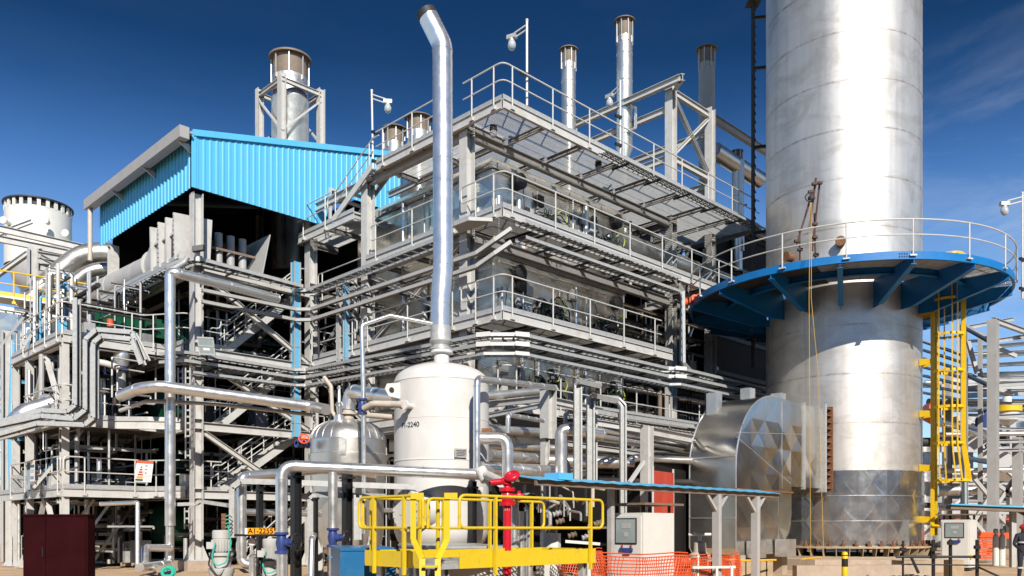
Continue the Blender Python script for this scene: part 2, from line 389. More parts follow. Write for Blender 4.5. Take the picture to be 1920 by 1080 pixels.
cf = N.new('ShaderNodeMath'); cf.operation = 'MULTIPLY'; L.new(cg.outputs[0], cf.inputs[0]); L.new(gx.outputs['Result'], cf.inputs[1])
cx = N.new('ShaderNodeMix'); cx.data_type = 'RGBA'; cx.inputs['B'].default_value = (6.0, 6.6, 7.6, 1)
L.new(cf.outputs[0], cx.inputs['Factor']); L.new(mu.outputs['Result'], cx.inputs['A'])
L.new(cx.outputs['Result'], bg.inputs['Color']); L.new(bg.outputs['Background'], ow.inputs['Surface'])
S.view_settings.view_transform = 'Standard'; S.view_settings.look = 'None'; S.view_settings.exposure = 0.12; S.view_settings.gamma = 1
S.render.engine = 'CYCLES'
try:
    S.cycles.use_denoising = True; S.cycles.max_bounces = 6; S.cycles.diffuse_bounces = 1; S.cycles.glossy_bounces = 4
    S.cycles.caustics_reflective = False; S.cycles.caustics_refractive = False; S.cycles.sample_clamp_indirect = 4
except Exception: pass

# ------------------------------------------------------------------ ground
gm = mat('dirt_ground', (0.62, 0.42, 0.25), 0.95, 0, 0.2, 0.5, bump=0.7, bs=9, dirt=(0.42, 0.28, 0.17), damt=0.5, ds=0.35)
M['dirt'] = gm
b = MB(); n = 40
def gz(x, y): return 0.035 * math.sin(x * 0.9 + 1.3 * math.sin(y * 0.5)) * math.sin(y * 0.7) - 0.03
xs = [-400, -150, -60] + [-40 + i * 2 for i in range(41)] + [60, 150, 400]
ys = [-300, -100, -30] + [0 + i * 2 for i in range(31)] + [90, 200, 600]
vs = [V((x, y, gz(x, y))) for y in ys for x in xs]; nx = len(xs)
b.add(vs, [(j * nx + i, j * nx + i + 1, (j + 1) * nx + i + 1, (j + 1) * nx + i) for j in range(len(ys) - 1) for i in range(nx - 1)], True)
tag(b.build('ground', 'dirt'), None, None, kind='structure')
# ------------------------------------------------------------------ helpers for plant pieces
D1, D2, D3, D4, D5 = 16.16, 12.5, 9.02, 5.98, 3.2
RH = 1.2
def guardrail(par, pts, h=RH, sp=2.13, m='rail', foot=True, r=0.028, name='guardrail', loop0=False, loop1=False, low=-0.22, start=0.45, rounded=0.28):
    """pts: deck-level points; top rail, mid rail and each post are sub-parts of one guardrail part"""
    pts = [V(p) for p in pts]
    top = [p + Z * h for p in pts]; mid = [p + Z * h * 0.52 for p in pts]
    t = MB()
    full = list(top)
    if loop0:
        d = (pts[0] - pts[1]).normalized() * 0.3; full = [mid[0], mid[0] + d, top[0] + d] + full[0:]
    if loop1:
        d = (pts[-1] - pts[-2]).normalized() * 0.3; full = full + [top[-1] + d, mid[-1] + d, mid[-1]]
    t.path(full, r, 8, rounded if len(full) > 2 else 0, 4)
    g = t.build(name, m, par)
    t = MB(); t.path(mid, r * 0.85, 8, rounded, 4); t.build('mid_rail', m, g)
    for i in range(len(pts) - 1):
        d = pts[i + 1] - pts[i]; l = d.length
        if l < 0.5: continue
        s0 = start if l > 2 * start + 0.3 else l * 0.3
        k = max(1, round((l - 2 * s0) / sp))
        if len(pts) == 2 and (loop0 or loop1): s0 = 0.03
        for j in range(k + 1):
            p = pts[i] + d * ((s0 + (l - 2 * s0) * j / k) / l)
            b = MB(); b.tube(p + Z * low, p + Z * h, r, 8)
            if foot:
                f = d.normalized() * 0.08
                b.bar(p + Z * low - f, p + Z * low + f, 0.1, 0.12, Z)
                b.path([p + Z * (low + 0.16), p + Z * low, p + Z * (low - 0.08) + f * 1.6], r, 6)
            b.build('post', m, g)
    return g

def grating(b, u0, u1, v0, v1, z, along='u', sp=0.07):
    """bearing bars spaced along `along`, spanning the other way"""
    if along == 'u':
        n = int((u1 - u0) / sp)
        for i in range(n + 1):
            u = u0 + (u1 - u0) * i / n; b.bx(u - .004, u + .004, v0, v1, z - .03, z)
        k = max(2, int((v1 - v0) / 0.3))
        for i in range(k + 1):
            v = v0 + (v1 - v0) * i / k; b.bx(u0, u1, v - .004, v + .004, z - .036, z - .022)
    else:
        n = int((v1 - v0) / sp)
        for i in range(n + 1):
            v = v0 + (v1 - v0) * i / n; b.bx(u0, u1, v - .004, v + .004, z - .03, z)
        k = max(2, int((u1 - u0) / 0.3))
        for i in range(k + 1):
            u = u0 + (u1 - u0) * i / k; b.bx(u - .004, u + .004, v0, v1, z - .036, z - .022)

def walkway(label, z, rects, edges, rails, joist=2.13, beam=0.32, group=None, mb='steel', solid=False, kick=0.16, dm='grate', jm='steel2'):
    u0, u1, v0, v1 = rects[0][:4]
    t = T('walkway', label, 'walkway', W((u0 + u1) / 2, (v0 + v1) / 2, z - beam), group)
    for ri, r in enumerate(rects):
        b = MB()
        if solid: b.bx(r[0], r[1], r[2], r[3], z - .03, z)
        else: grating(b, *r[:4], z, r[4])
        b.build('deck', ('grate2' if ri > 2 and not solid else dm) if not solid else 'dim', t)  # solid decks coloured dark to stand in for shade below the floors
        j = MB()
        if r[4] == 'u':
            n = max(1, round((r[1] - r[0]) / joist))
            for i in range(n + 1):
                u = r[0] + .1 + (r[1] - r[0] - .2) * i / n; j.ib(W(u, r[2] + .04, z - .15), W(u, r[3], z - .15), .1, .2, t=.012)
        else:
            n = max(1, round((r[3] - r[2]) / joist))
            for i in range(n + 1):
                v = r[2] + .1 + (r[3] - r[2] - .2) * i / n; j.ib(W(r[0] + .04, v, z - .15), W(r[1], v, z - .15), .1, .2, t=.012)
        j.build('joist', jm, t)
    for e in edges:
        (ua, va), (ub, vb) = e[0], e[1]
        b = MB(); b.ib(W(ua, va, z - beam / 2 - .012), W(ub, vb, z - beam / 2 - .012), .12, beam, t=.016)
        b.build('edge_beam', mb, t)
        if kick and len(e) < 3:
            p, q = W(ua, va), W(ub, vb); d = (q - p).normalized(); n = d.cross(Z) * .05
            b = MB(); b.bar(p + Z * (z + kick / 2), q + Z * (z + kick / 2), .008, kick, Z); b.build('kick_plate', 'galv', t)
    for rl in rails:
        pts = [W(a, c, z) for a, c in rl[0]]
        guardrail(t, pts, **(rl[1] if len(rl) > 1 else {}))
    return t

def tray(label, pts, w=0.4, h=0.11, rung=0.32, wd=None, m='galv', cable=True, group=None, cat='cable tray', name='cable_tray', cover=None, under=None):
    pts = [V(p) for p in pts]
    segs = [(pts[i + 1] - pts[i]).normalized() for i in range(len(pts) - 1)]
    def side(d):
        if wd is not None:
            x = V(wd) - d * V(wd).dot(d); return x.normalized()
        return d.cross(Z).normalized()
    sd = [side(d) for d in segs]
    off = []
    for i in range(len(pts)):
        a = sd[max(i - 1, 0)]; b_ = sd[min(i, len(sd) - 1)]
        s_ = (a + b_).normalized(); off.append(s_ / max(0.5, s_.dot(b_)))
    mid = sum(pts, V((0, 0, 0))) / len(pts); mid.z = min(p.z for p in pts)
    t = T(name, label, cat, mid, group)
    for sg in (-1, 1):
        b = MB(); ln = [p + o * (sg * w / 2) for p, o in zip(pts, off)]
        for i in range(len(ln) - 1):
            up = sd[i].cross(segs[i])
            b.bar(ln[i], ln[i + 1], .02, h, up)
            n_ = up.normalized() * h / 2
            b.bar(ln[i] + n_ - sd[i] * sg * .012, ln[i + 1] + n_ - sd[i] * sg * .012, .05, .012, up)
        b.build('side_rail', m, t)
    b = MB()
    for i in range(len(segs)):
        if name == 'cable_channel':
            up = sd[i].cross(segs[i]).normalized()
            b.bar(pts[i] - up * h * .2, pts[i + 1] - up * h * .2, w - .02, .012, up)
        l = (pts[i + 1] - pts[i]).length; k = int(l / rung); up = sd[i].cross(segs[i]).normalized()
        for j in range(k):
            c = pts[i] + segs[i] * ((j + .5) * l / k) - up * h * 0.3
            r_ = MB(); r_.obox(c, sd[i] * (w / 2 - .01), segs[i] * .035, up * .01)
            if name == 'cable_channel': b.v and b.obox(c + up * .012, sd[i] * (w * .3), segs[i] * .02, up * .004)
            else: r_.build('rung', m, t)
    if b.v: b.build('web', m, t)
    if cable:
        b = MB()
        for q in range(3):
            b.path([p + o * (w * (-.25 + .2 * q)) + Z * 0 - sd[0].cross(segs[0]) * h * .1 for p, o in zip(pts, off)], .022, 6)
        b.build('cable', 'black', t)
    if under:
        for i in range(len(segs)):
            l = (pts[i + 1] - pts[i]).length
            for j in range(int(l / under)):
                c = pts[i] + segs[i] * ((j + .6) * under) - Z * (h / 2 + .05)
                q = MB(); q.bar(c + sd[i] * (w * .55), c - sd[i] * (w * .5 + .35), .06, .07, Z); q.build('bracket', 'black', t)
    if cover:
        for i in cover:
            b = MB()
            d = segs[min(i, len(segs) - 1)]; a = segs[max(i - 1, 0)]
            p = pts[i] + off[i] * (w / 2 + .016)
            dd = (a + d).normalized()
            b.obox(p, dd * .26, dd.cross(Z).normalized() * .008, Z * (h * .7)); b.build('cover_plate', 'cab', t)
    return t

def pipe(label, pts, r, m='alu', fil=None, n=12, bands=1.0, group=None, cat='pipe', name='pipe', par=None):
    b = MB(); b.path(pts, r, n, r * 2.2 if fil is None else fil, 6, bands)
    o = b.build(name, m, par)
    if par is None: tag(o, label, cat, group)
    return o

def stair(label, p0, p1, width, wdir, m='steel', rails=(1,), tread_m='grate', group=None):
    p0, p1, wdir = V(p0), V(p1), V(wdir).normalized()
    t = T('staircase', label, 'staircase', p0, group)
    for s in (0, 1):
        b = MB(); o = wdir * (width * s); b.bar(p0 + o, p1 + o, .06, .28, Z); b.build('stringer', m, t)
    d = p1 - p0; hz = V((d.x, d.y, 0)).normalized(); n = max(3, int(abs(d.z) / 0.21))
    for i in range(n):
        c = p0 + d * ((i + .5) / n) + wdir * width / 2
        b = MB(); b.obox(c, hz * .13, wdir * (width / 2 - .03), Z * .018); b.build('tread', tread_m, t)
    for s in rails:
        o = wdir * (width * s)
        g = MB(); top = [p0 + o + Z * 1.05, p1 + o + Z * 1.05]
        g.path([p0 + o - hz * .35 + Z * .55, p0 + o - hz * .35 + Z * 1.05] + top + [p1 + o + hz * .4 + Z * 1.05], .026, 8, .2)
        gg = g.build('handrail', 'rail', t)
        g = MB(); g.path([p0 + o + Z * .55, p1 + o + Z * .55], .022, 8); g.build('mid_rail', 'rail', gg)
        for i in range(4):
            q = p0 + o + d * ((i + .3) / 3.6); g = MB(); g.tube(q, q + Z * 1.05, .026, 8); g.build('post', 'rail', gg)
    return t

# ------------------------------------------------------------------ main steel frame
fr = T('steelwork', 'tall beige steel frame of columns, beams and braces around the furnace', 'steelwork', W(6, 6, 0))
def column(par, u, v, z0, z1, w=.4, along='u', m='steel', foot=True, stiff=True):
    b = MB(); b.ib(W(u, v, z0), W(u, v, z1), w, w, UD if along == 'u' else VD, .028)
    if stiff:
        for d in (D1, D2, D3, D4, D5):
            if z0 < d - 1 < z1:
                for dz in (.02, -.36):
                    b.bx(u - w * .47, u + w * .47, v - w * .47, v + w * .47, d + dz - .012, d + dz + .012)
    if foot:
        b.bx(u - .45, u + .45, v - .45, v + .45, z0, z0 + .04)
        for s in (-1, 1):
            for q in (-1, 1):
                p = W(u + s * .2, v + q * .2, z0 + .04)
                b.prism([p, p + UD * s * .22, p + Z * .5], VD * q * .02)
    return b.build('column', m, par)
COLS = [(.35, 2.2, 16.1), (.35, 8.26, 16.1), (.35, 12.6, 15.6), (13.1, 2.2, 22.35), (16.5, 2.2, 22.35), (13.1, 8.3, 22.35), (8.0, 12.6, 15.6)]
for u, v, z in COLS: column(fr, u, v, 0.0, z)
def beam(par, a, bb, z, w=.22, h=.34, m='steel', name='beam', t=.018):
    b = MB(); b.ib(W(a[0], a[1], z), W(bb[0], bb[1], z), w, h, t=t); return b.build(name, m, par)
for d in (D1, D2, D3, D4):
    z = d - .36
    beam(fr, (.35, 2.42), (.35, 8.04), z); beam(fr, (.35, 8.48), (.35, 12.38), z)
    beam(fr, (.58, 2.2), (12.87, 2.2), z, m='steel2')
    if d != D1: beam(fr, (13.33, 2.2), (20, 2.2), z, m='steel2')
    beam(fr, (13.1, 2.42), (13.1, 8.08), z, m='steel2')
def brace(par, p, q, w=.16, m='steel'):
    b = MB(); b.ib(p, q, w, w, t=.012); return b.build('brace', m, par)
brace(fr, W(.35, 8.0, D2 - .6), W(.35, 2.5, D3 + .2)); brace(fr, W(.35, 7.9, D3 + .2), W(.35, 2.6, D2 - .6))
brace(fr, W(.3, 12.3, D3 - .5), W(.3, 8.5, D4 + .1)); brace(fr, W(.35, 2.6, D4 + .1), W(.35, 7.9, D3 - .6))
for q in (D4, D3, D2):
    brace(fr, W(13.1, 2.5, q - .5), W(13.1, 8, q + 2.6), m='steel2')
# gantry on top of the frame
gz_ = 22.2
for a, c, z, w in [((12.6, 1.35), (12.6, 9.2), gz_ - .1, .22), ((13.1, 2.42), (13.1, 9.2), 21.2, .2), ((13.1, 2.42), (13.1, 9.2), 18.9, .2), ((13.1, 2.42), (13.1, 9.2), 17.8, .2)]:
    beam(fr, a, c, z, w, .3)
beam(fr, (12.6, 1.22), (13.1, 2.0), gz_ - .1, .2, .3)
for z in (22.0, 18.9, 17.2): beam(fr, (13.33, 2.2), (16.27, 2.2), z, .2, .3)
for z in (22.0, 17.4): beam(fr, (16.73, 2.2), (24, 2.2), z, .22, .36, m='steel2')
beam(fr, (16.5, 2.42), (16.5, 9), 21.2, .2, .3); beam(fr, (16.5, 2.42), (16.5, 9), 18.6, .2, .3)
brace(fr, W(13.3, 2.2, 21.8), W(16.3, 2.2, 19.1), .18); brace(fr, W(13.3, 2.2, 19.1), W(16.3, 2.2, 21.8), .14)
beam(fr, (2.5, 6.6), (12.9, 6.6), 17.3, .2, .3); column(fr, 10.2, 6.6, 15.9, 18.6, .3, foot=False, stiff=False)
column(fr, 7.2, 6.6, 15.9, 18.4, .3, foot=False, stiff=False)

# ------------------------------------------------------------------ furnace casing of cross-broken mirror sheet
def panelled(b, org, xd, yd, nx, ny, amp, seed=1, jit=.5):
    """flat sheet of nx x ny panels, each creased to a low pyramid"""
    rr = random.Random(seed); org, xd, yd = V(org), V(xd), V(yd); nd = xd.cross(yd).normalized()
    px, py = xd / nx, yd / ny
    for i in range(nx):
        for j in range(ny):
            a = org + px * i + py * j; c = a + (px + py) * .5 + nd * amp * (1 + rr.uniform(-jit, jit)) + px * rr.uniform(-.08, .08)
            m1 = a + px * .5 + nd * amp * rr.uniform(-.2, .35); m2 = a + py * .5 + nd * amp * rr.uniform(-.2, .35)
            q = [a, a + px, a + px + py, a + py]
            b.add(q + [c], [(0, 1, 4), (1, 2, 4), (2, 3, 4), (3, 0, 4)])
t = T('furnace', 'furnace casing of creased mirror-like metal sheet behind the walkways', 'furnace', W(5.6, 6.5, 4.6))
U0, U1, V0, V1, ZB, ZT = 1.75, 9.7, 2.35, 11.0, 4.5, 15.45
b = MB()
panelled(b, W(U0, V0, ZB), UD * (U1 - U0), Z * (ZT - ZB), 6, 8, .03, 3)
panelled(b, W(U0, V1, ZB), -VD * (V1 - V0), Z * (ZT - ZB), 6, 8, .03, 4)
panelled(b, W(U1, V0, ZB), VD * (V1 - V0), Z * (ZT - ZB), 6, 8, .013, 5)
b.add([W(U0, V0, ZT), W(U1, V0, ZT), W(U1, V1, ZT), W(U0, V1, ZT)], [(0, 1, 2, 3)])
b.add([W(U0, V0, ZB), W(U1, V0, ZB), W(U1, V1, ZB), W(U0, V1, ZB)], [(3, 2, 1, 0)])
b.add([W(U0, V1, ZB), W(U1, V1, ZB), W(U1, V1, ZT), W(U0, V1, ZT)], [(3, 2, 1, 0)])
b.build('casing', 'casing', t)
for d in (D1 - 1.0, D2 - .55, D3 - .5, D4 - .5):
    b = MB(); b.bx(U0 - .06, U1 + .06, V0 - .08, V0 - .04, d - .12, d + .12); b.bx(U0 - .08, U0 - .04, V0 - .04, V1, d - .12, d + .12); b.build('stiffener', 'steel2', t)
for u in (3.9, 6.6): 
    for d in (D2, D3):
        b = MB(); b.lathe([(.0, 0), (.3, 0), (.3, .3), (.22, .36), (0, .36)], W(uat(968, V0) if u < 5 else uat(1150, V0), V0, d + 2.35), 14, ax=-VD); b.build('peep_port', 'dark', t)

# burners on the casing: a body, a windbox and bunches of hoses
def burner(u, z, label, seed):
    rr = random.Random(seed)
    t = T('burner', label, 'burner', W(u, V0 - .3, z), 'burners along the furnace casing')
    b = MB(); b.lathe([(0, .85), (.18, .85), (.24, .6), (.36, .5), (.36, .05), (.42, .0)], W(u, V0 - .06, z + .8), 14, ax=-VD); b.build('body', 'dark', t)
    b = MB()
    for i in range(60):
        a = W(u + rr.gauss(0, .12), V0 - .3, z + .95 + rr.gauss(0, .15)); c = W(u + rr.gauss(0, .45), V0 - .45 - abs(rr.gauss(0, .25)), z + .75 + rr.gauss(0, .28))
        b.path([a, (a + c) / 2 + V((rr.gauss(0, .12), rr.gauss(0, .12), .18 + rr.gauss(0, .1))), c, c - Z * rr.uniform(.1, .4)], rr.uniform(.014, .03), 5, .12, 3)
    b.build('hose', 'leaf', t)
    b = MB(); p = W(u + .15, V0 - .8, z + 1.2)
    b.path([p, p + UD * .35 + Z * .25, p + UD * .6 - Z * .05, p + UD * .5 - Z * .3, p + UD * .2 - Z * .35], .022, 6, .15); b.build('earth_cable', 'lime', t)
    b = MB(); b.tube(W(u, V0 - .62, z + .02), W(u, V0 - .62, z + .26), .11, 10); b.tube(W(u - .55, V0 - .3, z + .05), W(u - .55, V0 - .3, z + 1.3), .018, 6)
    b.sphere(W(u - .55, V0 - .4, z + 1.32), .07, 8, 6); b.build('valve', 'brown', t)
    b = MB(); b.bar(W(u - .4, V0 - .5, z + .18), W(u + 1.0, V0 - .5, z + .18), .3, .16, Z); b.build('windbox', 'stainless', t)
lv = {D2: 'upper', D3: 'middle', D4: 'lower'}
for d in (D2, D3, D4):
    for k, u in enumerate((uat(1026, V0 - .4), uat(1137, V0 - .4))):
        burner(u, d + .15, 'dark green burner with hanging hoses at the %s walkway, the %s one to the corner' % (lv[d], ('nearer', 'farther')[k]), int(d * 10) + k)

# ------------------------------------------------------------------ walkways round the furnace
walkway('topmost grated walkway wrapping the furnace corner under the open sky', D1,
        [(0, 17.3, 0, 2.0, 'u'), (0, 2.0, 2.0, 7.2, 'v'), (2.0, 17.3, 2.0, 4.4, 'u'), (2.0, 17.3, 4.4, 6.8, 'u'), (2.0, 17.3, 6.8, 9.2, 'u')], [((0, 0), (17.3, 0)), ((0, 0.06), (0, 7.2))],
        [([(-.06, 7.15), (-.06, 2.55)],), ([(-.06, 1.95), (-.06, -.06), (17.2, -.06)],)])
walkway('second highest grated walkway wrapping the furnace corner above two ladder trays', D2,
        [(0, 17.5, 0, 2.2, 'u'), (0, 1.7, 2.2, 7.9, 'v')], [((0, 0), (17.5, 0)), ((0, 0.06), (0, 7.9))],
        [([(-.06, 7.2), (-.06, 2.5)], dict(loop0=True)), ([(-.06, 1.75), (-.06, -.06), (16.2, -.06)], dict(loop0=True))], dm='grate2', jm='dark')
walkway('middle grated walkway wrapping the furnace corner level with the blue ring platform', D3,
        [(0, 10, 0, 2.2, 'u'), (0, 1.7, 2.2, 12.0, 'v')], [((0, 0), (10, 0)), ((0, 0.06), (0, 12.0))],
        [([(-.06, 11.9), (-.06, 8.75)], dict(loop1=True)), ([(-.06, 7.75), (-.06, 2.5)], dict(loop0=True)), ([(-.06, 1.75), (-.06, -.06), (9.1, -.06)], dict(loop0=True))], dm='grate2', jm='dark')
walkway('lowest grated walkway along the furnace above the pipe rack', D4,
        [(.2, 12.6, 0, 2.2, 'u'), (.2, 1.7, 2.2, 8, 'v')], [((.2, 0), (12.6, 0)), ((.2, .06), (.2, 8))],
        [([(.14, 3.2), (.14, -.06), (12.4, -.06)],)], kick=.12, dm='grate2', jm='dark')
# landing and stair between the two upper walkways, left
walkway('small grated landing beside the blue cladding under the upper stair', 14.6,
        [(-.1, 1.9, 8.6, 12.9, 'v')], [((-.1, 8.6), (-.1, 12.9)), ((-.1, 12.9), (1.9, 12.9))],
        [([(-.16, 12.85), (-.16, 10.2)],)])
stair('short steel stair rising from the landing to the topmost walkway', W(-.1, 10.2, 14.6), W(-.1, 7.3, 16.1), .9, UD, rails=(0,))
walkway('narrow inner walkway behind the tray below the landing', 11.9,
        [(.9, 2.2, 8.5, 12.8, 'v')], [((.9, 8.5), (.9, 12.8))], [([(.85, 12.5), (.85, 8.7)], dict(loop0=True))])
stair('dark steel stair seen under the topmost walkway', W(2.3, 3.6, D2), W(2.3, 7.4, D1 - .4), .9, UD, rails=())

# heater block, near-black colour standing in for shade in the right bays
t = T('heater_block', 'heater block coloured black for the shade in the right bays of the frame', 'heater', W(15, 6, 0))
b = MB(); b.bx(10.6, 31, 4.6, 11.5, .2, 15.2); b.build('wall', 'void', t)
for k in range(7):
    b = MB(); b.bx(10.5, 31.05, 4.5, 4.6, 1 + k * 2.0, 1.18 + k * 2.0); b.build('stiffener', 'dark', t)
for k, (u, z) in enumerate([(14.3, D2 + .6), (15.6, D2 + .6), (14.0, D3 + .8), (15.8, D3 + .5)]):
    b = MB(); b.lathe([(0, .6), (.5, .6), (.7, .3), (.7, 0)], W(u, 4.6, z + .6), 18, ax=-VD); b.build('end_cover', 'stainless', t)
# upper duct under the top deck
b = MB()
t = T('dark_header', 'row of large cladded headers under the right end of the topmost walkway', 'pipe header', W(14, 3.5, 13))
for k, (v, z, r) in enumerate([(3.1, 14.6, .42), (3.9, 13.6, .35), (3.0, 13.2, .2)]):
    b = MB(); b.path([W(10.2, v, z), W(21, v, z)], r, 14, 0, bands=1.5); b.build('pipe', 'alud', t)

# interior pipe runs along the right face at each level
rr = random.Random(11)
for lab, z0, v0, ms in [('upper', D3 + .3, 3.3, ('alud', 'dim', 'galv')), ('lower', D4 + .2, 3.2, ('alud', 'galv', 'dim')), ('basement', 1.0, 3.2, ('alud', 'stainless', 'galv'))]:
    t = T('pipe_bank', 'bank of parallel process pipes in the shade, %s right bay' % lab, 'pipe bank', W(14, v0, z0))
    for k in range(9):
        z = z0 + rr.uniform(0, 2.6); v = v0 + rr.uniform(0, 1.1); r = rr.choice((.06, .08, .12, .16))
        a = 10.2 if lab != 'basement' else 1.0
        b = MB(); b.path([W(a + rr.uniform(0, 2), v, z), W(19 + rr.uniform(0, 2), v, z)], r, 10, 0, bands=2); b.build('pipe', rr.choice(ms), t)
    for k in range(6):
        u = 10.8 + k * 1.7; b = MB(); b.path([W(u, v0 - .1, z0 - .2), W(u, v0 - .1, z0 + 2.9)], rr.choice((.04, .06, .09)), 8, 0); b.build('riser', rr.choice(ms), t)

# small fittings along the casing at every level
for d, lab in ((D2, 'upper'), (D3, 'middle'), (D4, 'lower')):
    rr = random.Random(int(d * 7)); t = T('instrument_rail', 'conduits, junction boxes and small silver pipes fixed to the furnace casing on the %s walkway' % lab, 'pipe fittings', W(5, V0 - .3, d))
    for k in range(8):
        u = U0 + .4 + k * 1.0 + rr.uniform(-.3, .3); b = MB(); b.tube(W(u, V0 - .14, d + .02), W(u, V0 - .14, d + rr.uniform(1.2, 2.7)), rr.choice((.03, .05, .11)), 10); b.build('riser', rr.choice(('alu', 'galv', 'alud')), t)
    for z_ in (.28, .55, 2.55):
        b = MB(); b.path([W(U0 + .2, V0 - .18, d + z_), W(U1 - rr.uniform(.1, 2), V0 - .18, d + z_)], rr.choice((.04, .08, .1)), 10, 0, bands=1.3); b.build('pipe', rr.choice(('alud', 'galv', 'stainless')), t)
        b = MB(); b.path([W(U0 - .18, V0, d + z_ + .1), W(U0 - .18, V1 - 2, d + z_ + .1)], .05, 10, 0, bands=1.3); b.build('pipe', 'galv', t)
    for k in range(9):
        u = U0 + rr.uniform(.3, 7.4); z_ = d + rr.uniform(.7, 2.2); w_ = rr.uniform(.1, .22); b = MB(); b.bx(u - w_, u + w_, V0 - .2, V0 - .06, z_ - w_ * 1.3, z_ + w_ * 1.3); b.build('junction_box', rr.choice(('steel2', 'galv', 'dark', 'motor')), t)
    for k in range(5):
        u = U0 + rr.uniform(.5, 7); p = W(u, V0 - .2, d + rr.uniform(.8, 2.3)); q = W(u + rr.uniform(-.8, .8), V0 - .25, d + .1); b = MB(); b.path([p, (p + q) / 2 - UD * .2 - VD * .15, q], .018, 6, .2); b.build('cable', rr.choice(('dark', 'black', 'teal')), t)
    for k in range(4):
        v = V0 + 1 + k * 1.4; b = MB(); b.tube(W(U0 - .15, v, d), W(U0 - .15, v, d + 2.6), rr.choice((.04, .07, .12)), 10); b.build('riser', rr.choice(('alu', 'galv', 'dark')), t)
def clutter(label, u0, u1, v0, v1, z0, z1, seed, n=26, pal=None):
    rr = random.Random(seed); t = T('pipe_bank', label, 'pipe bank', W((u0 + u1) / 2, (v0 + v1) / 2, z0)); ms = pal or ('dark', 'dim', 'dark', 'galv', 'brown', 'alud', 'steel2', 'void')  # mostly near-black default palette stands in for unlit pipework
    for k in range(n):
        a, c = rr.uniform(u0, u1), rr.uniform(v0, v1); z = rr.uniform(z0, z1); r = rr.choice((.025, .03, .04, .05, .07, .1)); q = rr.random(); b = MB()
        if q < .4: b.tube(W(a, c, z0), W(a, c, z1 if rr.random() < .6 else z), r, 8)
        elif q < .7: e_ = min(u1, a + rr.uniform(1, 4)); b.path([W(a, c, z0 if rr.random() < .4 else z), W(a, c, z), W(e_, c, z), W(e_, c, z1 if rr.random() < .4 else z - .1)], r, 8, .15)
        elif q < .88: b.path([W(a, v0, z), W(a, min(v1, c + 2), z), W(a, min(v1, c + 2), z1)], r, 8, .15)
        else: w_ = rr.uniform(.12, .35); b.bx(a - w_, a + w_, c - w_, c + w_, z0, z0 + w_ * 3)
        b.build('pipe' if q < .88 else 'junction_box', rr.choice(ms), t)
    for k in range(4):
        z = z0 + (z1 - z0) * (.2 + .25 * k); c = rr.uniform(v0, v1); b = MB(); b.ib(W(u0, c, z), W(u1, c, z), .1, .14, t=.012); b.build('beam', rr.choice(ms), t)
    for k in range(2):
        b = MB(); c = rr.uniform(v0, v1); x0 = rr.uniform(u0, u1 - 1.5); b.bar(W(x0, c, z0), W(x0 + 1.8, c, z1), .1, .1); b.build('brace', rr.choice(ms), t)
    g = MB(); g.path([W(u0, v1, z0 + 1.1), W(u1, v1, z0 + 1.1)], .025, 6); g.path([W(u0, v1, z0 + .55), W(u1, v1, z0 + .55)], .022, 6)
    for k in range(5): u = u0 + (u1 - u0) * k / 4; g.tube(W(u, v1, z0), W(u, v1, z0 + 1.1), .025, 6)
    g.build('guardrail', 'rail', t)
for k, (z0, z1, lab) in enumerate([(.2, D5 - .4, 'ground'), (D5, D4 - .4, 'lowest'), (D4, D3 - .4, 'second'), (D3 + .1, D2 - .5, 'upper')]):
    clutter('small pipes, conduits and boxes crowding the stairs on the %s floor' % lab, -4.6, 1.2, 14.2, 16.4, z0, z1, 31 + k, 30)
    clutter('small pipes, conduits and boxes filling the far left end bay on the %s floor' % lab, -9.0, -5.4, 15.0, 21, z0, z1, 51 + k, 40, ('galv', 'alud', 'steel2', 'dark', 'dim', 'alu', 'dark'))
    clutter('thin light conduits along the outer edge of the far left bay, %s floor' % lab, -9.35, -8.6, 14.8, 21, z0, z1, 61 + k, 22, ('galv', 'alud', 'steel', 'steel2', 'lblue'))
    clutter('small pipes and conduits in the shade left of the furnace at the %s level' % lab, -.2, 2.2, 8.8, 11.6, z0, z1, 71 + k, 18)
clutter('tangle of low pipes and conduits in the shade behind the white vessel', .6, 1.6, 3, 8.4, .2, 5.4, 91, 34)
clutter('dense conduits and pipes in the dark bay right of the furnace at the upper walkway', 10, 17, 2.6, 4.2, D2, D1 - .6, 95, 26)
clutter('dense conduits and pipes in the dark bay right of the furnace at the middle walkway', 10, 18, 2.6, 4.2, D3, D2 - .6, 96, 30)
clutter('dense conduits and pipes in the dark bay right of the furnace above the rack', 10, 18, 2.6, 4.2, D4, D3 - .6, 97, 30)

t = T('heater_block', 'convection box coloured black for shade beyond the right end of the upper walkways', 'heater', W(21, 3.5, D3))  # black wall colour stands in for deep shade beyond the walkways
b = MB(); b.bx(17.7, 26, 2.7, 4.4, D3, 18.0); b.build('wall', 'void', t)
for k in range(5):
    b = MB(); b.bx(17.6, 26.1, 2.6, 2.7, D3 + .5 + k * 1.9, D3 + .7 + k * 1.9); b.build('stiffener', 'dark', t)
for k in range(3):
    b = MB(); b.path([W(17.5, 2.35, D2 + .5 + k * .8), W(24, 2.35, D2 + .5 + k * .8)], (.09, .14, .06)[k], 10, 0, bands=1.5); b.build('pipe', ('alud', 'dim', 'galv')[k], t)
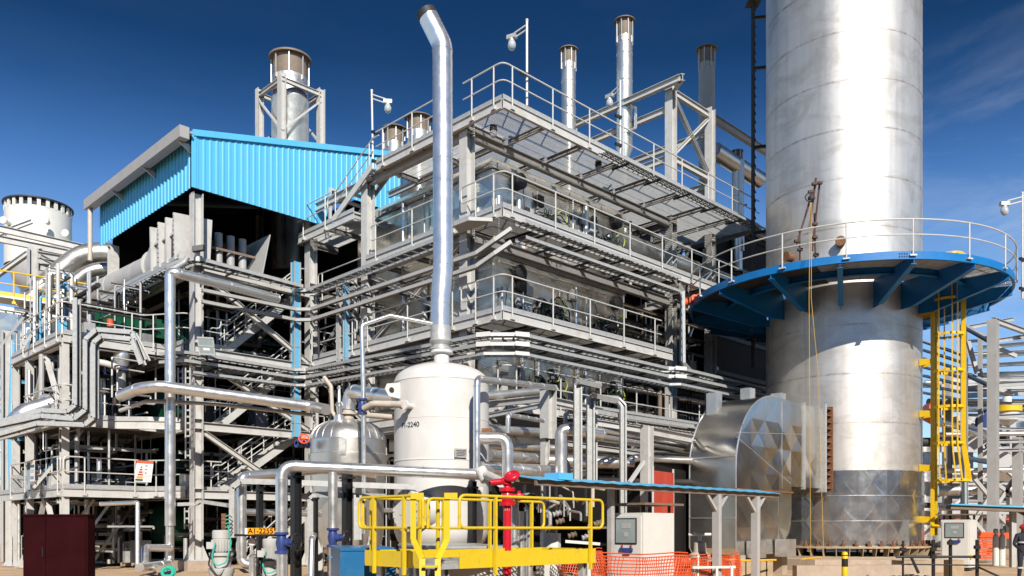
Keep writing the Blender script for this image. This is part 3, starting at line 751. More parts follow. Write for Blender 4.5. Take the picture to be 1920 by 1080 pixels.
# ------------------------------------------------------------------ cable trays round the frame
def trun(us): return [W(a, c, z) for a, c, z in us]
for k, (dz, lab) in enumerate([(8.12, 'upper'), (7.8, 'lower')]):
    o = -.42
    tray('%s of two long galvanised cable trays wrapped round all three faces below the middle walkway' % lab,
         trun([(-6.1, 12.95, dz + .35), (-5.55, 11.98, dz + .35), (o - .45, 11.98, dz + .3), (o, 11.5, dz + .3), (o, .35, dz), (.35, o, dz), (8.9, o, dz), (9.2, o - .35, dz), (16.5, o - .35, dz)]),
         w=.5, cover=(3, 4, 5, 6, 7), under=1.9)
tray('third narrow cable tray running lowest in the stack below the middle walkway', trun([(-5.4, 12.0, 7.75), (-.8, 12.0, 7.78), (-.4, 11.6, 7.78), (-.4, .4, 7.5), (.4, -.4, 7.5), (9, -.4, 7.5), (9.3, -.75, 7.5), (17.5, -.75, 7.5)]), w=.4, h=.09, cover=(2, 4), cable=False)
for k, dz in enumerate((12.0, 11.45)):
    tray('%s ladder tray hung under the second highest walkway on the right face' % ('Upper', 'Lower')[k],
         trun([(.5, -.35, dz), (9.75, -.35, dz)]), w=.5, h=.1, rung=.3, under=2.1)
tray('cable ladder turning down at the right end of the hanging ladder trays', [W(9.75, -.4, 11.9), W(10.15, -.4, 11.6), W(10.15, -.4, 8.6), W(11.2, -.4, 8.1)], w=.45, wd=VD * .6 + UD)
tray('flat tray with teal underside on the left face under the second highest walkway', trun([(-.75, 12.1, 11.85), (-.3, 11.6, 11.85), (-.3, 2.6, 11.95)]), w=.55, h=.12, rung=.5, cable=True)
for k, z in enumerate((11.05, 10.6)):
    tray('%s slim cable channel running along the left face between two walkways' % ('Higher', 'Lower')[k],
         trun([(-5.0, 11.9, z), (-.8, 11.9, z), (-.35, 11.4, z), (-.35, .9, z), (-.1, .3, z + .35), (.3, -.1, z + .75)]), w=.16, h=.12, rung=99, m='steel2', under=2.4, cable=False, name='cable_channel', cat='cable channel')
tray('sloped ladder tray hung on the outside of the topmost walkway', trun([(4.9, -.4, 15.75), (17.5, -.4, 15.75)]), w=.5, h=.1, rung=.32, under=2.1)
tray('wide ladder tray along the front of the left bay above the stairs', trun([(-5.7, 20.5, 11.95), (-5.7, 12.9, 12.0), (-5.5, 12.2, 12.1), (-5.2, 11.8, 12.15), (-.7, 11.8, 12.0)]), w=.6, h=.13, rung=.5, under=2.4)
tray('ladder tray along the outer edge of the lowest walkway', trun([(3.0, -.5, 6.05), (12.0, -.5, 6.05)]), w=.55, h=.1, rung=.3)
# solid hood plate at the corner of the second walkway
b = MB(); b.prism([W(-.1, 2.1, D2 - .42), W(-.75, 1.7, D2 - .42), W(-.75, .9, D2 - .42), W(-.1, .4, D2 - .42)], Z * .12)
tag(b.build('cover_plate', 'steel2'), 'pale folded cover plate jutting from the furnace corner behind the vent stack', 'cover plate')
# blue painted risers at the inner corner
def riser(px, u, v, w, z0, z1, label, m='lblue'):
    t = T('cable_riser', label, 'cable riser', W(u, v, z0))
    b = MB(); b.bx(u - w / 2, u + w / 2, v - w / 2, v + w / 2, z0, z1); b.build('cover', m, t)
    b = MB()
    for s in (-1, 1):
        for q in (-1, 1): b.bx(u + s * w * .55 - .02, u + s * w * .55 + .02, v + q * w * .55 - .02, v + q * w * .55 + .02, z0, z1)
    b.build('edge_strip', 'galv', t)
    for k in range(int((z1 - z0) / 1.1)):
        b = MB(); z = z0 + .6 + k * 1.1; b.bx(u - w * .58, u + w * .58, v - w * .58, v + w * .58, z, z + .03); b.build('strap', 'galv', t)
riser(574, -.62, 12.25, .26, 5.6, 13.2, 'wide light blue cable riser at the inner corner of the frame')
riser(648, -.1, uat(0, 0) * 0 + vat(649, -.1), .15, 8.1, 11.7, 'slim light blue cable riser left of the big left face column')
riser(634, -.1, vat(635, -.1), .11, 8.1, 11.7, 'slim grey cable riser next to the slim blue riser', 'galv')
# ------------------------------------------------------------------ left bay frame
lf = T('steelwork', 'lower beige steel frame of the left compressor bay with stairs inside', 'steelwork', W(-4, 16, 0))
CV = 12.4
column(lf, -5.0, CV, .35, 15.0)
for u, v, z in [(-5.0, 21.3, 15.0), (3.0, 21.6, 15), (-9.2, 14.6, 8.9), (-9.2, 19.0, 8.9), (-9.2, 21.0, 8.9), (-13.5, 23.0, 8.9)]:
    column(lf, u, v, 0.0, z, .4 if z > 9 else .27, 'v')
for z in (D2 - .5, D3 - .3, D4 - .25, D5 - .2):
    beam(lf, (-4.78, CV), (.13, CV), z)
    beam(lf, (-5.0, CV + .22), (-5.0, 21.08), z)
for z in (D3 - .2, D4 - .2):
    beam(lf, (-9.2, 14.82), (-9.2, 18.78), z); beam(lf, (-9.2, 19.22), (-9.2, 20.78), z); beam(lf, (-8.98, 14.6), (-5.2, 14.6), z)

brace(lf, W(-4.7, CV, D2 - .7), W(.1, CV, D3 - .1), .2); brace(lf, W(-4.7, CV, D3 - .6), W(-2.2, CV, D3 - 1.9), .2)
brace(lf, W(-2.2, CV, D3 - 1.9), W(.1, CV, D4), .2); brace(lf, W(-4.7, CV, D4 - .5), W(-.8, CV, D5 + .0), .2)
brace(lf, W(-9.2, 16.9, D3 - .5), W(-9.2, 18.9, D4)); brace(lf, W(-9.2, 16.8, D3 - .5), W(-9.2, 14.8, D4))
brace(lf, W(-9.2, 16.9, D5 - .3), W(-9.2, 18.9, .3)); brace(lf, W(-9.2, 16.8, D5 - .3), W(-9.2, 14.8, .3))
b = MB(); b.bx(-5.65, -4.35, CV - .65, CV + .65, -.1, .35); b.build('footing', 'conc', lf)
# decks of the bay
walkway('floor of the left bay level with the big front duct', D2 - .1, [(-5.5, 1, 12.9, 21.5, 'u')], [((-5.55, 12.75), (-5.55, 21.4)), ((-5.5, 12.75), (-.2, 12.75), 0)], [], beam=.3, solid=True)
walkway('upper stair floor of the left bay with looped guardrail', D3 + .05, [(-5.3, 1, 13.4, 23, 'u'), (-9.3, -5.4, 14.5, 21, 'v')],
        [((-5.3, 14.4), (-5.3, 12.9)), ((-5.25, 12.9), (-3.2, 12.9)), ((-9.3, 14.45), (-5.4, 14.45)), ((-9.35, 14.5), (-9.35, 21))],
        [([(-9.4, 19.6), (-9.4, 14.4), (-6.3, 14.4), (-5.3, 12.85), (-3.3, 12.85)], dict(sp=1.6))], solid=True)
walkway('second stair floor of the left bay carrying curved pipes', D4 - .05, [(-4.9, 1, 13.4, 23, 'u'), (-9.3, -4.95, 14.9, 23, 'v')],
        [((-9.3, 14.5), (-7.3, 14.5)), ((-7.3, 14.5), (-6.4, 13.7)), ((-6.4, 13.7), (-5.2, 13.0)), ((-9.35, 14.55), (-9.35, 23))],
        [([(-9.4, 19), (-9.4, 14.45), (-6.4, 14.45)], dict(sp=1.9))], solid=True)
walkway('lowest floor of the left bay with two notice boards on its rail', D5 - .02, [(-5.2, 1, 13.1, 23, 'u'), (-9.3, -5.25, 14.6, 23, 'v')],
        [((-9.3, 14.4), (-6.2, 14.4)), ((-6.2, 14.4), (-5.2, 12.95)), ((-5.15, 12.95), (-3.6, 12.95)), ((-9.35, 14.45), (-9.35, 23))],
        [([(-9.0, 14.35), (-6.2, 14.35), (-5.3, 12.9), (-3.7, 12.9)], dict(loop0=True, sp=1.4)), ([(-9.4, 21), (-9.4, 14.7)], dict(loop1=True, sp=1.6))], solid=True)
# stairs, four flights in line
for (a, z0, c, z1, lab) in [(-3.4, D3 + .05, .1, D2 - .3, 'topmost'), (-3.6, D4, -.1, D3 - .1, 'second'), (-3.7, D5, .1, D4 - .1, 'third'), (-2.2, .1, 1.4, D5 - .1, 'lowest')]:
    stair('%s of four steel stair flights climbing to the right in the left bay' % lab, W(a, 12.95, z0), W(c, 12.95, z1), .9, VD, rails=(0, 1))
# ------------------------------------------------------------------ blue shelter
t = T('blue_shelter', 'bright blue corrugated shelter roof over the left compressor bay', 'shelter', W(0, 17, 15))
SU, SV, SL, SU1 = -5.3, 12.1, 22.2, 6.5
slope = .225
def ztop(u): return 17.28 + (u - SU) * slope
def corrugated(b, org, xd, length, zb, ztf, pitch=.2, amp=.035, nrm=None, flip=False):
    org, xd = V(org), V(xd); n = int(length / pitch); pr = []
    for i in range(n):
        x = i * pitch
        pr += [(x, 0), (x + pitch * .55, 0), (x + pitch * .66, amp), (x + pitch * .9, amp)]
    pr.append((n * pitch, 0)); vs = []
    for x, a in pr:
        p = org + xd * x + V(nrm) * a; vs += [V((p.x, p.y, zb(x))), V((p.x, p.y, ztf(x)))]
    fs = [(2 * i, 2 * i + 2, 2 * i + 3, 2 * i + 1) for i in range(len(pr) - 1)]
    if flip: fs = [f[::-1] for f in fs]
    b.add(vs, fs)
b = MB(); corrugated(b, W(SU, SV), UD, SU1 - SU - 1.4, lambda x: 15.1 if x < 6.1 else 15.1 + min(1.6, (x - 6.1) * 8) , lambda x: ztop(SU + x) - .12, .27, .022, -VD)
b.build('front_cladding', 'blue', t)
b = MB(); b.bar(W(SU, SV - .05, ztop(SU) - .05), W(SU1, SV - .05, ztop(SU1) - .05), .12, .24, Z); b.bx(SU - .06, SU + .14, SV - .07, SV - .03, 15.08, ztop(SU)); b.build('trim', 'blue', t)
b = MB(); corrugated(b, W(SU, SL), -VD, SL - SV, lambda x: 15.1, lambda x: 17.2, .33, .045, -UD); b.build('side_cladding', 'blue', t)
b = MB()
for i in range(1):
    b.add([W(SU - .3, SV - .02, ztop(SU - .5)), W(SU1, SV - .02, ztop(SU1)), W(SU1, SL, ztop(SU1)), W(SU - .5, SL, ztop(SU - .5))], [(0, 1, 2, 3)])
    b.add([W(SU - .3, SV - .02, ztop(SU - .5) - .06), W(SU1, SV - .02, ztop(SU1) - .06), W(SU1, SL, ztop(SU1) - .06), W(SU - .5, SL, ztop(SU - .5) - .06)], [(3, 2, 1, 0)])
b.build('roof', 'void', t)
b = MB(); b.bx(SU - .66, SU - .28, SV - .35, SL + .2, 16.78, 17.24); b.bx(SU - .28, SU - .1, SV - .28, SL + .1, 17.06, 17.14); gt = b.build('gutter', 'greyrail', t)
for v in (SV + .05, SV + 3.5, SV + 7): b = MB(); b.prism([W(SU - .55, v, 16.77), W(SU - .05, v, 16.77), W(SU - .05, v, 16.45)], VD * .05); b.build('bracket', 'steel', gt)
b = MB(); b.tube(W(SU - .5, SL - .2, 16.78), W(SU - .5, SL - .2, 14.3), .11, 10); b.build('downpipe', 'creamp', t)
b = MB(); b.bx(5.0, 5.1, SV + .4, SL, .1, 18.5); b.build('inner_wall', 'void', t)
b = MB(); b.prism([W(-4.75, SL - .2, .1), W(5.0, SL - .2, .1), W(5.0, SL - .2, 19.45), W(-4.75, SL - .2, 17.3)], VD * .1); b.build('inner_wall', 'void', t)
b = MB()
for v in (SV + .4, SV + 3.6, SV + 6.8, SL - .4): b.ib(W(SU + .1, v, ztop(SU) - .3), W(SU1 - .1, v, ztop(SU1) - .3), .16, .3)
b.build('rafter', 'dark', t)
b = MB(); b.ib(W(SU + .15, SV + .12, 15.25), W(.6, SV + .12, 15.25), .12, .22); b.build('eaves_beam', 'dark', t)
b = MB()
for u in range(30):
    for z_ in (15.3, 16.4, 17.1):
        x = SU + .2 + u * .27
        if x < 2.5 and z_ < ztop(x) - .3: b.tube(W(x, SV - .02, z_), W(x, SV - .03, z_), .018, 6)
b.build('screws', 'steel2', t)
# door opening frame right of the cladding
b = MB(); 
for u in (1.0, 2.9): b.bx(u - .06, u + .06, SV - .08, SV + .02, 14.7, 16.75)
b.bx(.94, 2.0, SV - .08, SV + .02, 16.75, 16.85); b.build('opening_frame', 'steel', t)

# ------------------------------------------------------------------ grey hood and duct under the shelter
t = T('intake_duct', 'grey ribbed intake hood with round duct at the mouth of the blue shelter', 'duct', W(-4, 14, 12.5))
b = MB(); b.bx(-5.42, -4.2, 13.1, 15.4, 12.45, 14.1); b.build('hood', 'steel2', t)
b = MB(); b.bx(-5.44, -5.42, 13.5, 14.1, 12.6, 13.4); b.build('opening', 'black', t)
for k, v in enumerate((13.0, 13.75, 14.5, 15.3)):
    b = MB(); b.prism([W(-5.62, v, 12.4), W(-4.15, v, 12.4), W(-4.05, v, 14.35), W(-5.66, v, 14.25)], VD * .1); b.build('rib', 'steel', t)
b = MB(); b.bx(-5.52, -5.42, 13.1, 15.3, 13.5, 13.6); b.build('stiffener', 'steel', t)
b = MB()
for k in range(9):
    for v in (13.0, 14.5): b.tube(W(-5.63, v + .05, 12.6 + k * .19), W(-5.68, v + .05, 12.6 + k * .19), .018, 6)
b.build('bolts', 'dark', t)
cs = []
for (v, hu, hz_, r_, mix) in [(15.4, .7, .85, .68, 0), (15.9, .7, .85, .68, .5), (16.5, .7, .85, .68, 1)]:
    ring_ = []
    for k in range(24):
        a = 2 * math.pi * k / 24; ca, sa = math.cos(a), math.sin(a); q = max(abs(ca), abs(sa))
        x = ca / q * hu * (1 - mix) + ca * r_ * mix; z = sa / q * hz_ * (1 - mix) + sa * r_ * mix; ring_.append(W(-4.8 + x, v, 13.25 - .3 * mix + z))
    cs.append(ring_)
b = MB(); b.add(sum(cs, []), [(i * 24 + k, i * 24 + (k + 1) % 24, (i + 1) * 24 + (k + 1) % 24, (i + 1) * 24 + k) for i in range(2) for k in range(24)], True); b.build('transition', 'steel2', t)
b = MB(); b.path([W(-4.8, 16.4, 12.95), W(-5.0, 25.6, 13.05), W(-5.4, 26.9, 12.0), W(-5.4, 26.9, 8.9)], .68, 22, 1.2, 7, 1.6); b.build('round_duct', 'steel2', t)
for v in (16.5, 21.0, 25.6):
    b = MB(); b.tube(W(-4.82, v - .05, 12.97), W(-4.82, v + .05, 12.97), .78, 24); b.build('flange', 'steel', t)
b = MB(); b.add([W(-4.1, 15.4, 12.5), W(-1.4, 15.4, 12.5), W(-1.3, 15.4, 14.4), W(-4.1, 15.4, 14.4)], [(0, 1, 2, 3), (3, 2, 1, 0)]); b.build('back_plate', 'rust', t)
b = MB(); b.prism([W(-1.9, 13.0, 12.2), W(-1.45, 13.0, 14.4), W(-1.45, 15.4, 14.4), W(-1.9, 15.4, 12.2)], UD * .05); b.build('end_plate', 'steel2', t)
for k in range(4):
    u = -3.75 + k * .55; b = MB(); b.tube(W(u, 14.2, 12.4), W(u, 14.2, 14.3), .17, 12); b.build('tube', 'steel2', t)
b = MB(); b.bx(-4.1, -1.6, 13.9, 13.96, 13.5, 13.6); b.build('stay', 'brown', t)

# big insulated pipes entering the shelter
pipe('upper of two fat silver pipes bending into the dark shelter', [P(56, 720, 42), P(58, 560, 42), P(160, 470, 44), P(420, 508, 46.5)], .56, 'stainless', 2.2, 20, 1.2)
pipe('lower of two fat silver pipes bending into the dark shelter', [P(92, 720, 41.5), P(93, 575, 41.5), P(172, 500, 43), P(420, 530, 45)], .34, 'stainless', 1.8, 18, 1.2)

# compressors and dark bulk inside the bay
for k, (z, lab) in enumerate([(.6, 'ground'), (D5 + .1, 'lowest'), (D4 + .1, 'second'), (D3 + .1, 'upper')]):
    t = T('compressor', 'dark green compressor set standing on the %s floor of the left bay' % lab, 'compressor', W(-3, 18, z))
    b = MB(); b.lathe([(0, 0), (.75, 0), (.95, .15), (.95, 4.6), (.75, 4.8), (0, 4.8)], W(-4.6 + (k % 2) * .5, 17.4, z + 1.2), 20, ax=UD); b.build('casing', 'green', t)
    b = MB(); b.bx(-4.8, 1.2, 16.8, 18.2, z, z + .25); b.build('skid', 'dark', t)
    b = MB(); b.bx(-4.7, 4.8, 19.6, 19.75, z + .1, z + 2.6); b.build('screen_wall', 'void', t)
    b = MB()
    for j in range(5): b.lathe([(1.05, 0), (1.05, .08)], W(-4.2 + j * .95, 17.4, z + 1.2), 20, ax=UD)
    b.build('flange', 'green', t)
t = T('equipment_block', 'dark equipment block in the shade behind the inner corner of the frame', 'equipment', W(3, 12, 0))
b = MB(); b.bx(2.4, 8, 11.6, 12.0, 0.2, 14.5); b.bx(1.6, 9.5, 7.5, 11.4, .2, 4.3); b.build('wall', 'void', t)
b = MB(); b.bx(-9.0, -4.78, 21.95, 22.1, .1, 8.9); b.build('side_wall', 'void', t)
# green cooler seen behind the guardrail on the upper floor
t = T('cooler', 'bright green cooler behind the looped guardrail on the upper left floor', 'cooler', W(-6, 16, D3))
b = MB(); b.bx(-7.6, -3.5, 16.0, 17.0, D3 + .8, D3 + 1.6); b.build('body', 'green', t)
b = MB()
for k in range(9): b.bx(-7.5 + k * .45, -7.44 + k * .45, 15.93, 16.0, D3 + .8, D3 + 1.6)
b.build('fin', 'green', t)
b = MB(); b.lathe([(0, 0), (.13, 0), (.13, .3), (0, .3)], W(-7.3, 15.2, D3 + .75), 10); tag(b.build('beacon', 'orange'), 'small orange beacon in front of the green cooler', 'beacon')
# ------------------------------------------------------------------ stacks on the roofs
def stack(label, base, top_z, r, rim_r, rim_h=.55, m='stainless', low=None, group=None, ring=True):
    base = V(base)
    t = T('exhaust_stack', label, 'stack', base, group)
    h = top_z - base.z
    b = MB()
    if low: b.lathe([(low[0], 0), (low[0], low[1]), (r, low[1] + .35), (r, h - rim_h), (0, h - rim_h)], base, 24)
    else: b.lathe([(r, 0), (r, h - rim_h), (0, h - rim_h)], base, 24)
    for k in range(1, int(h / 1.3)):
        if not low or k * 1.3 > low[1] + .5: b.lathe([(r + .001, k * 1.3 - .02), (r + .012, k * 1.3), (r + .001, k * 1.3 + .02)], base, 24)
    b.build('shell', m, t)
    b = MB(); b.lathe([(r * .9, h - rim_h - .05), (r * .92, h - .04), (rim_r, h - .04), (rim_r, h), (r * .75, h), (r * .75, h - rim_h)], base, 24); b.build('rim', 'brown', t)
    for k in range(8):
        b = MB(); a = k * math.pi / 4 + .3; p = base + V((math.cos(a), math.sin(a), 0)) * (r + .02)
        b.bar(p + Z * (h - rim_h - .3), p + Z * (h - .04), .05, .05, V((math.cos(a), math.sin(a), 0))); b.build('rim_post', 'galv', t)
    if ring:
        b = MB(); b.tube(base + Z * (h * .55) + V((r, -r * .3, 0)), base + Z * (h * .55) + V((r + .22, -r * .4, 0)), .06, 8); b.build('nozzle', 'galv', t)
    return t
def zt(py, Y): return CAMH + (HY - py) / F * Y
stack('tall slim silver stack with brown rim, leftmost of three above the topmost walkway', G(1066, 42, 16), zt(94, 42), .36, .48, .7)
stack('tallest slim silver stack with brown rim standing by the gantry beams', G(1171, 41, 15.5), zt(40, 41), .39, .52, .8, low=(.24, 4.2))
stack('shaded slim stack with dark rim behind the right gantry column', G(1325, 45, 15.5), zt(93, 45), .42, .58, .8, m='greyrail')
stack('short silver vent stack beside the chimney ladder', G(1382, 44, 15), zt(284, 44), .27, .33, .7)
stack('short wide stack with brown rim, left of two behind the topmost walkway rail', G(739, 43, 15), zt(243, 43), .52, .66, .75)
stack('short wide stack with brown rim, right of two behind the topmost walkway rail', G(785, 42, 15), zt(222, 42), .55, .70, .75)
pipe('fat cladded header under the right gantry near the chimney', [P(1340, 283, 43), P(1425, 338, 45)], .42, 'alud', 0, 16, 1.2)
pipe('silver vertical pipes at the right end of the upper walkways', [P(1392, 470, 42), P(1392, 300, 42)], .09, 'alu', 0, 10, 1.5)
pipe('thin bent drain pipe hooked on the tallest slim stack', [P(1184, 198, 40.5), P(1192, 201, 40.5), P(1192, 240, 40.5), P(1178, 246, 40.5)], .07, 'alu', .12, 8, 0)
# big stack in its own frame on the blue shelter
Ys = 46
t = T('roof_stack', 'big silver stack with flared brown rim held in a steel frame above the blue shelter', 'stack', G(544, Ys, 15.5))
c0 = G(544, Ys, 0); zt0 = zt(110, Ys); zt1 = zt(176, Ys)
b = MB(); b.lathe([(.99, 15.5), (.99, zt1 - .5), (1.02, zt1 - .45), (1.02, zt1 - .38), (.96, zt1 - .3), (.96, zt0 - 1.15)], c0, 32); b.build('shell', 'alud', t)
b = MB(); b.lathe([(.90, zt0 - 1.2), (.90, zt0 - .1), (1.13, zt0 - .1), (1.13, zt0), (.8, zt0), (.8, zt0 - 1.2)], c0, 32); b.build('rim', 'brown', t)
for k in range(8):
    b = MB(); a = k * math.pi / 4 + .2; d = V((math.cos(a), math.sin(a), 0)); b.bar(c0 + d * .99 + Z * (zt0 - 1.4), c0 + d * .99 + Z * (zt0 - .1), .06, .06, d); b.build('rim_post', 'galv', t)
q = 1.18
for (sx, sy) in ((-1, -1), (1, -1), (-1, 1), (1, 1)):
    p = c0 + UD * sx * q + VD * sy * q; b = MB(); b.ib(p + Z * 15.5, p + Z * (zt1 + .25), .34, .34, UD); b.build('leg', 'steel', t)
for (s1, s2) in (((-1, -1), (1, -1)), ((-1, -1), (-1, 1)), ((1, -1), (1, 1)), ((-1, 1), (1, 1))):
    p1 = c0 + UD * s1[0] * q + VD * s1[1] * q; p2 = c0 + UD * s2[0] * q + VD * s2[1] * q
    b = MB(); b.ib(p1 + Z * (zt1 - .05), p2 + Z * (zt1 - .05), .16, .24, t=.016); b.build('beam', 'steel', t)
    b = MB(); b.bar(p1 + Z * (zt1 - 2.75), p2 + Z * (zt1 - .4), .1, .1); b.build('brace', 'steel', t)
# light poles
def light_pole(label, p0, p1, side, arm=.55):
    p0, p1 = V(p0), V(p1); side = V(side).normalized()
    t = T('light_pole', label, 'light pole', p0)
    b = MB(); b.tube(p0, p1, .045, 10); b.sphere(p1, .06, 8, 6); b.build('pole', 'rail', t)
    b = MB()
    for dz in (.15, .32): b.tube(p1 - Z * dz, p1 - Z * (dz + .16) + side * arm, .028, 8)
    b.build('arm', 'rail', t)
    c = p1 - Z * .5 + side * (arm + .1)
    b = MB(); b.obox(c + Z * .08, side * .17, side.cross(Z) * .09, Z * .07); b.tube(c + Z * .02, c - Z * .1, .1, 12); lp = b.build('lamp_head', 'galv', t)
    b = MB(); b.sphere(c - Z * .2, .15, 12, 8, (1, 1, 1.25)); b.build('lamp_glass', 'glass', lp)
    for z in (.35, 1.5):
        b = MB(); b.bar(p0 + Z * z - side * .05, p0 + Z * z + side.cross(Z) * -.0 + UD * .32 * (1 if side.dot(UD) > 0 else -1), .1, .1, Z); b.build('clamp', 'black', t)
light_pole('slim light pole with hanging glass lamp at the left end of the topmost walkway', W(-.12, 7.25, 15.9), P(697, 170, 34.4), UD * .6 - VD * .5)
light_pole('tall light pole with lamp leaning left near the corner of the topmost walkway', P(988, 222, 29.5), P(988, 38, 29.5), -UD * .3 + VD, .5)
light_pole('short light pole with lamp beside the tallest slim stack', P(1163, 290, 34.5), P(1163, 152, 34.5), VD, .45)
light_pole('light pole with curved lamp beside the ring platform at the picture edge', P(1917, 560, 33), P(1917, 362, 33), V((-1, 0, 0)), .6)
for k, (px, py, Y, lab) in enumerate([(748, 322, 33.5, 'glass bulkhead lamp under the left part of the topmost walkway'), (925, 246, 30, 'glass bulkhead lamp under the corner of the topmost walkway'), (1122, 312, 33, 'glass bulkhead lamp under the sloped ladder tray')]):
    t = T('bulkhead_lamp', lab, 'lamp', P(px, py, Y))
    b = MB(); b.lathe([(0, .2), (.12, .2), (.14, .02), (.1, 0)], P(px, py, Y), 12); b.build('housing', 'dark', t)
    b = MB(); b.sphere(P(px, py + 4, Y), .13, 10, 8, (1, 1, 1.3)); b.build('globe', 'glass', t)

# ------------------------------------------------------------------ far left: tank, racks, yellow walkway
t = T('vent_drum', 'wide white vent drum with slotted rim high at the far left', 'drum', P(72, 560, 52))
c0 = G(72, 52, 0); zz = zt(388, 52)
b = MB(); b.lathe([(1.84, zt(505, 52)), (1.84, zz - .5), (1.7, zz - .5)], c0, 36); b.build('shell', 'cab', t)
b = MB(); b.lathe([(1.7, zz - .7), (1.7, zz - .08), (1.95, zz - .08), (1.95, zz), (1.5, zz), (1.5, zz - .7)], c0, 36); b.build('rim', 'dark', t)
for k in range(24):
    b = MB(); a = k * math.pi / 12; d = V((math.cos(a), math.sin(a), 0)); b.bar(c0 + d * 1.8 + Z * (zz - .55), c0 + d * 1.8 + Z * (zz - .06), .2, .1, d); b.build('rim_post', 'cab', t)
b = MB(); b.path([P(72, 500, 52), P(95, 515, 51.6), P(250, 545, 47)], 1.78, 28, 0); b.build('elbow', 'steel2', t)
b = MB(); b.path([P(60, 500, 52), P(60, 640, 52)], .65, 16, 0, bands=1.5); b.build('leg_pipe', 'alud', t)
for px, py in ((18, 418), (90, 418), (127, 442)):
    b = MB(); p = P(px, py, 50.3); b.tube(p, p + V((-.1 if px < 50 else .1, -.45, 0)), .14, 10); b.tube(p + V((-.1 if px < 50 else .1, -.40, 0)), p + V((-.1 if px < 50 else .1, -.5, 0)), .22, 10); b.build('nozzle', 'cab', t)

pr = T('pipe_rack', 'pale steel pipe rack with diagonal braces at the far left', 'pipe rack', G(60, 43))
for px, Y, y0 in ((61, 43, 465), (-40, 44, 430), (235, 46, 480), (12, 41, 620), (122, 47, 560)):
    b = MB(); b.ib(G(px, Y), P(px, y0, Y), .42, .42, UD, .025); b.build('column', 'steel', pr)
def pbeam(par, x0, y0, Y0, x1, y1, Y1, w=.22, h=.34, m='steel', name='beam'):
    b = MB(); b.ib(P(x0, y0, Y0), P(x1, y1, Y1), w, h, t=.018); return b.build(name, m, par)
pbeam(pr, -40, 420, 42, 215, 478, 45); pbeam(pr, -40, 440, 43.5, 215, 492, 47)
pbeam(pr, 70, 478, 43, 235, 505, 46); pbeam(pr, 70, 500, 43.2, 235, 520, 46.2); pbeam(pr, -60, 555, 44, 52, 475, 43, .2, .26, 'steel', 'brace'); pbeam(pr, 70, 560, 43, 180, 505, 45, .2, .24, 'steel', 'brace'); pbeam(pr, 75, 480, 43, 190, 540, 45.5, .18, .2, 'steel2', 'brace'); pbeam(pr, -20, 445, 43, 60, 415, 43.5, .18, .2, 'steel', 'brace')
for k in range(9): pbeam(pr, -60, 640 + k * 22, 46, 125, 648 + k * 20, 49, .14, .18, 'steel2' if k % 2 else 'steel')
for k, (y, r, m) in enumerate([(690, .16, 'alud'), (756, .12, 'creamp'), (812, .14, 'lblue'), (846, .1, 'alu'), (900, .09, 'lblue'), (925, .13, 'alud'), (945, .1, 'galv')]):
    b = MB(); b.path([P(-60, y - 4, 45.5), P(118, y + (6 if y < 900 else -2), 47)], r, 10, 0, bands=2); b.build('pipe', m, pr)
pipe('light blue vertical riser pipe at the far left', [P(22, 930, 40), P(20, 820, 40), P(26, 640, 40)], .13, 'lblue', .5, 10)
t = T('walkway', 'distant yellow-railed walkway below the fat silver pipes', 'walkway', P(90, 590, 46))
p0, p1 = P(-60, 552, 40.5), P(215, 592, 43)
b = MB(); b.bar(p0, p1, 1.4, .1, Z); b.build('deck', 'grate', t)
b = MB(); b.bar(p0 - UD * .0 + Z * .12 - V((0, .7, 0)), p1 + Z * .12 - V((0, .7, 0)), .02, .28, Z); b.build('kick_plate', 'yellow2', t)
guardrail(t, [p0 - V((0, .7, 0)), p1 - V((0, .7, 0))], 1.25, 1.6, 'yellow2', r=.035)
tray('two-tier cable tray under the distant yellow-railed walkway', [P(-60, 570, 40), P(150, 602, 42)], w=.6, h=.16)
t = T('clad_box', 'cladded machine enclosure with crinkled silver sheet at the far left edge', 'enclosure', G(20, 44))
b = MB(); panelled(b, P(-60, 668, 43.5), V((4.6, 0, 0)) , Z * 2.3, 4, 3, .02, 9); b.build('sheet', 'casing', t)
b = MB(); b.box(-29.2, -23.7, 43.7, 45.5, 10.5, 12.8); b.build('wall', 'dim', t)
pipe('thin grey hoop pipe in front of the crinkled enclosure', [P(34, 640, 43), P(34, 578, 43), P(51, 582, 43), P(51, 640, 43)], .05, 'rail', .2, 8, 0)
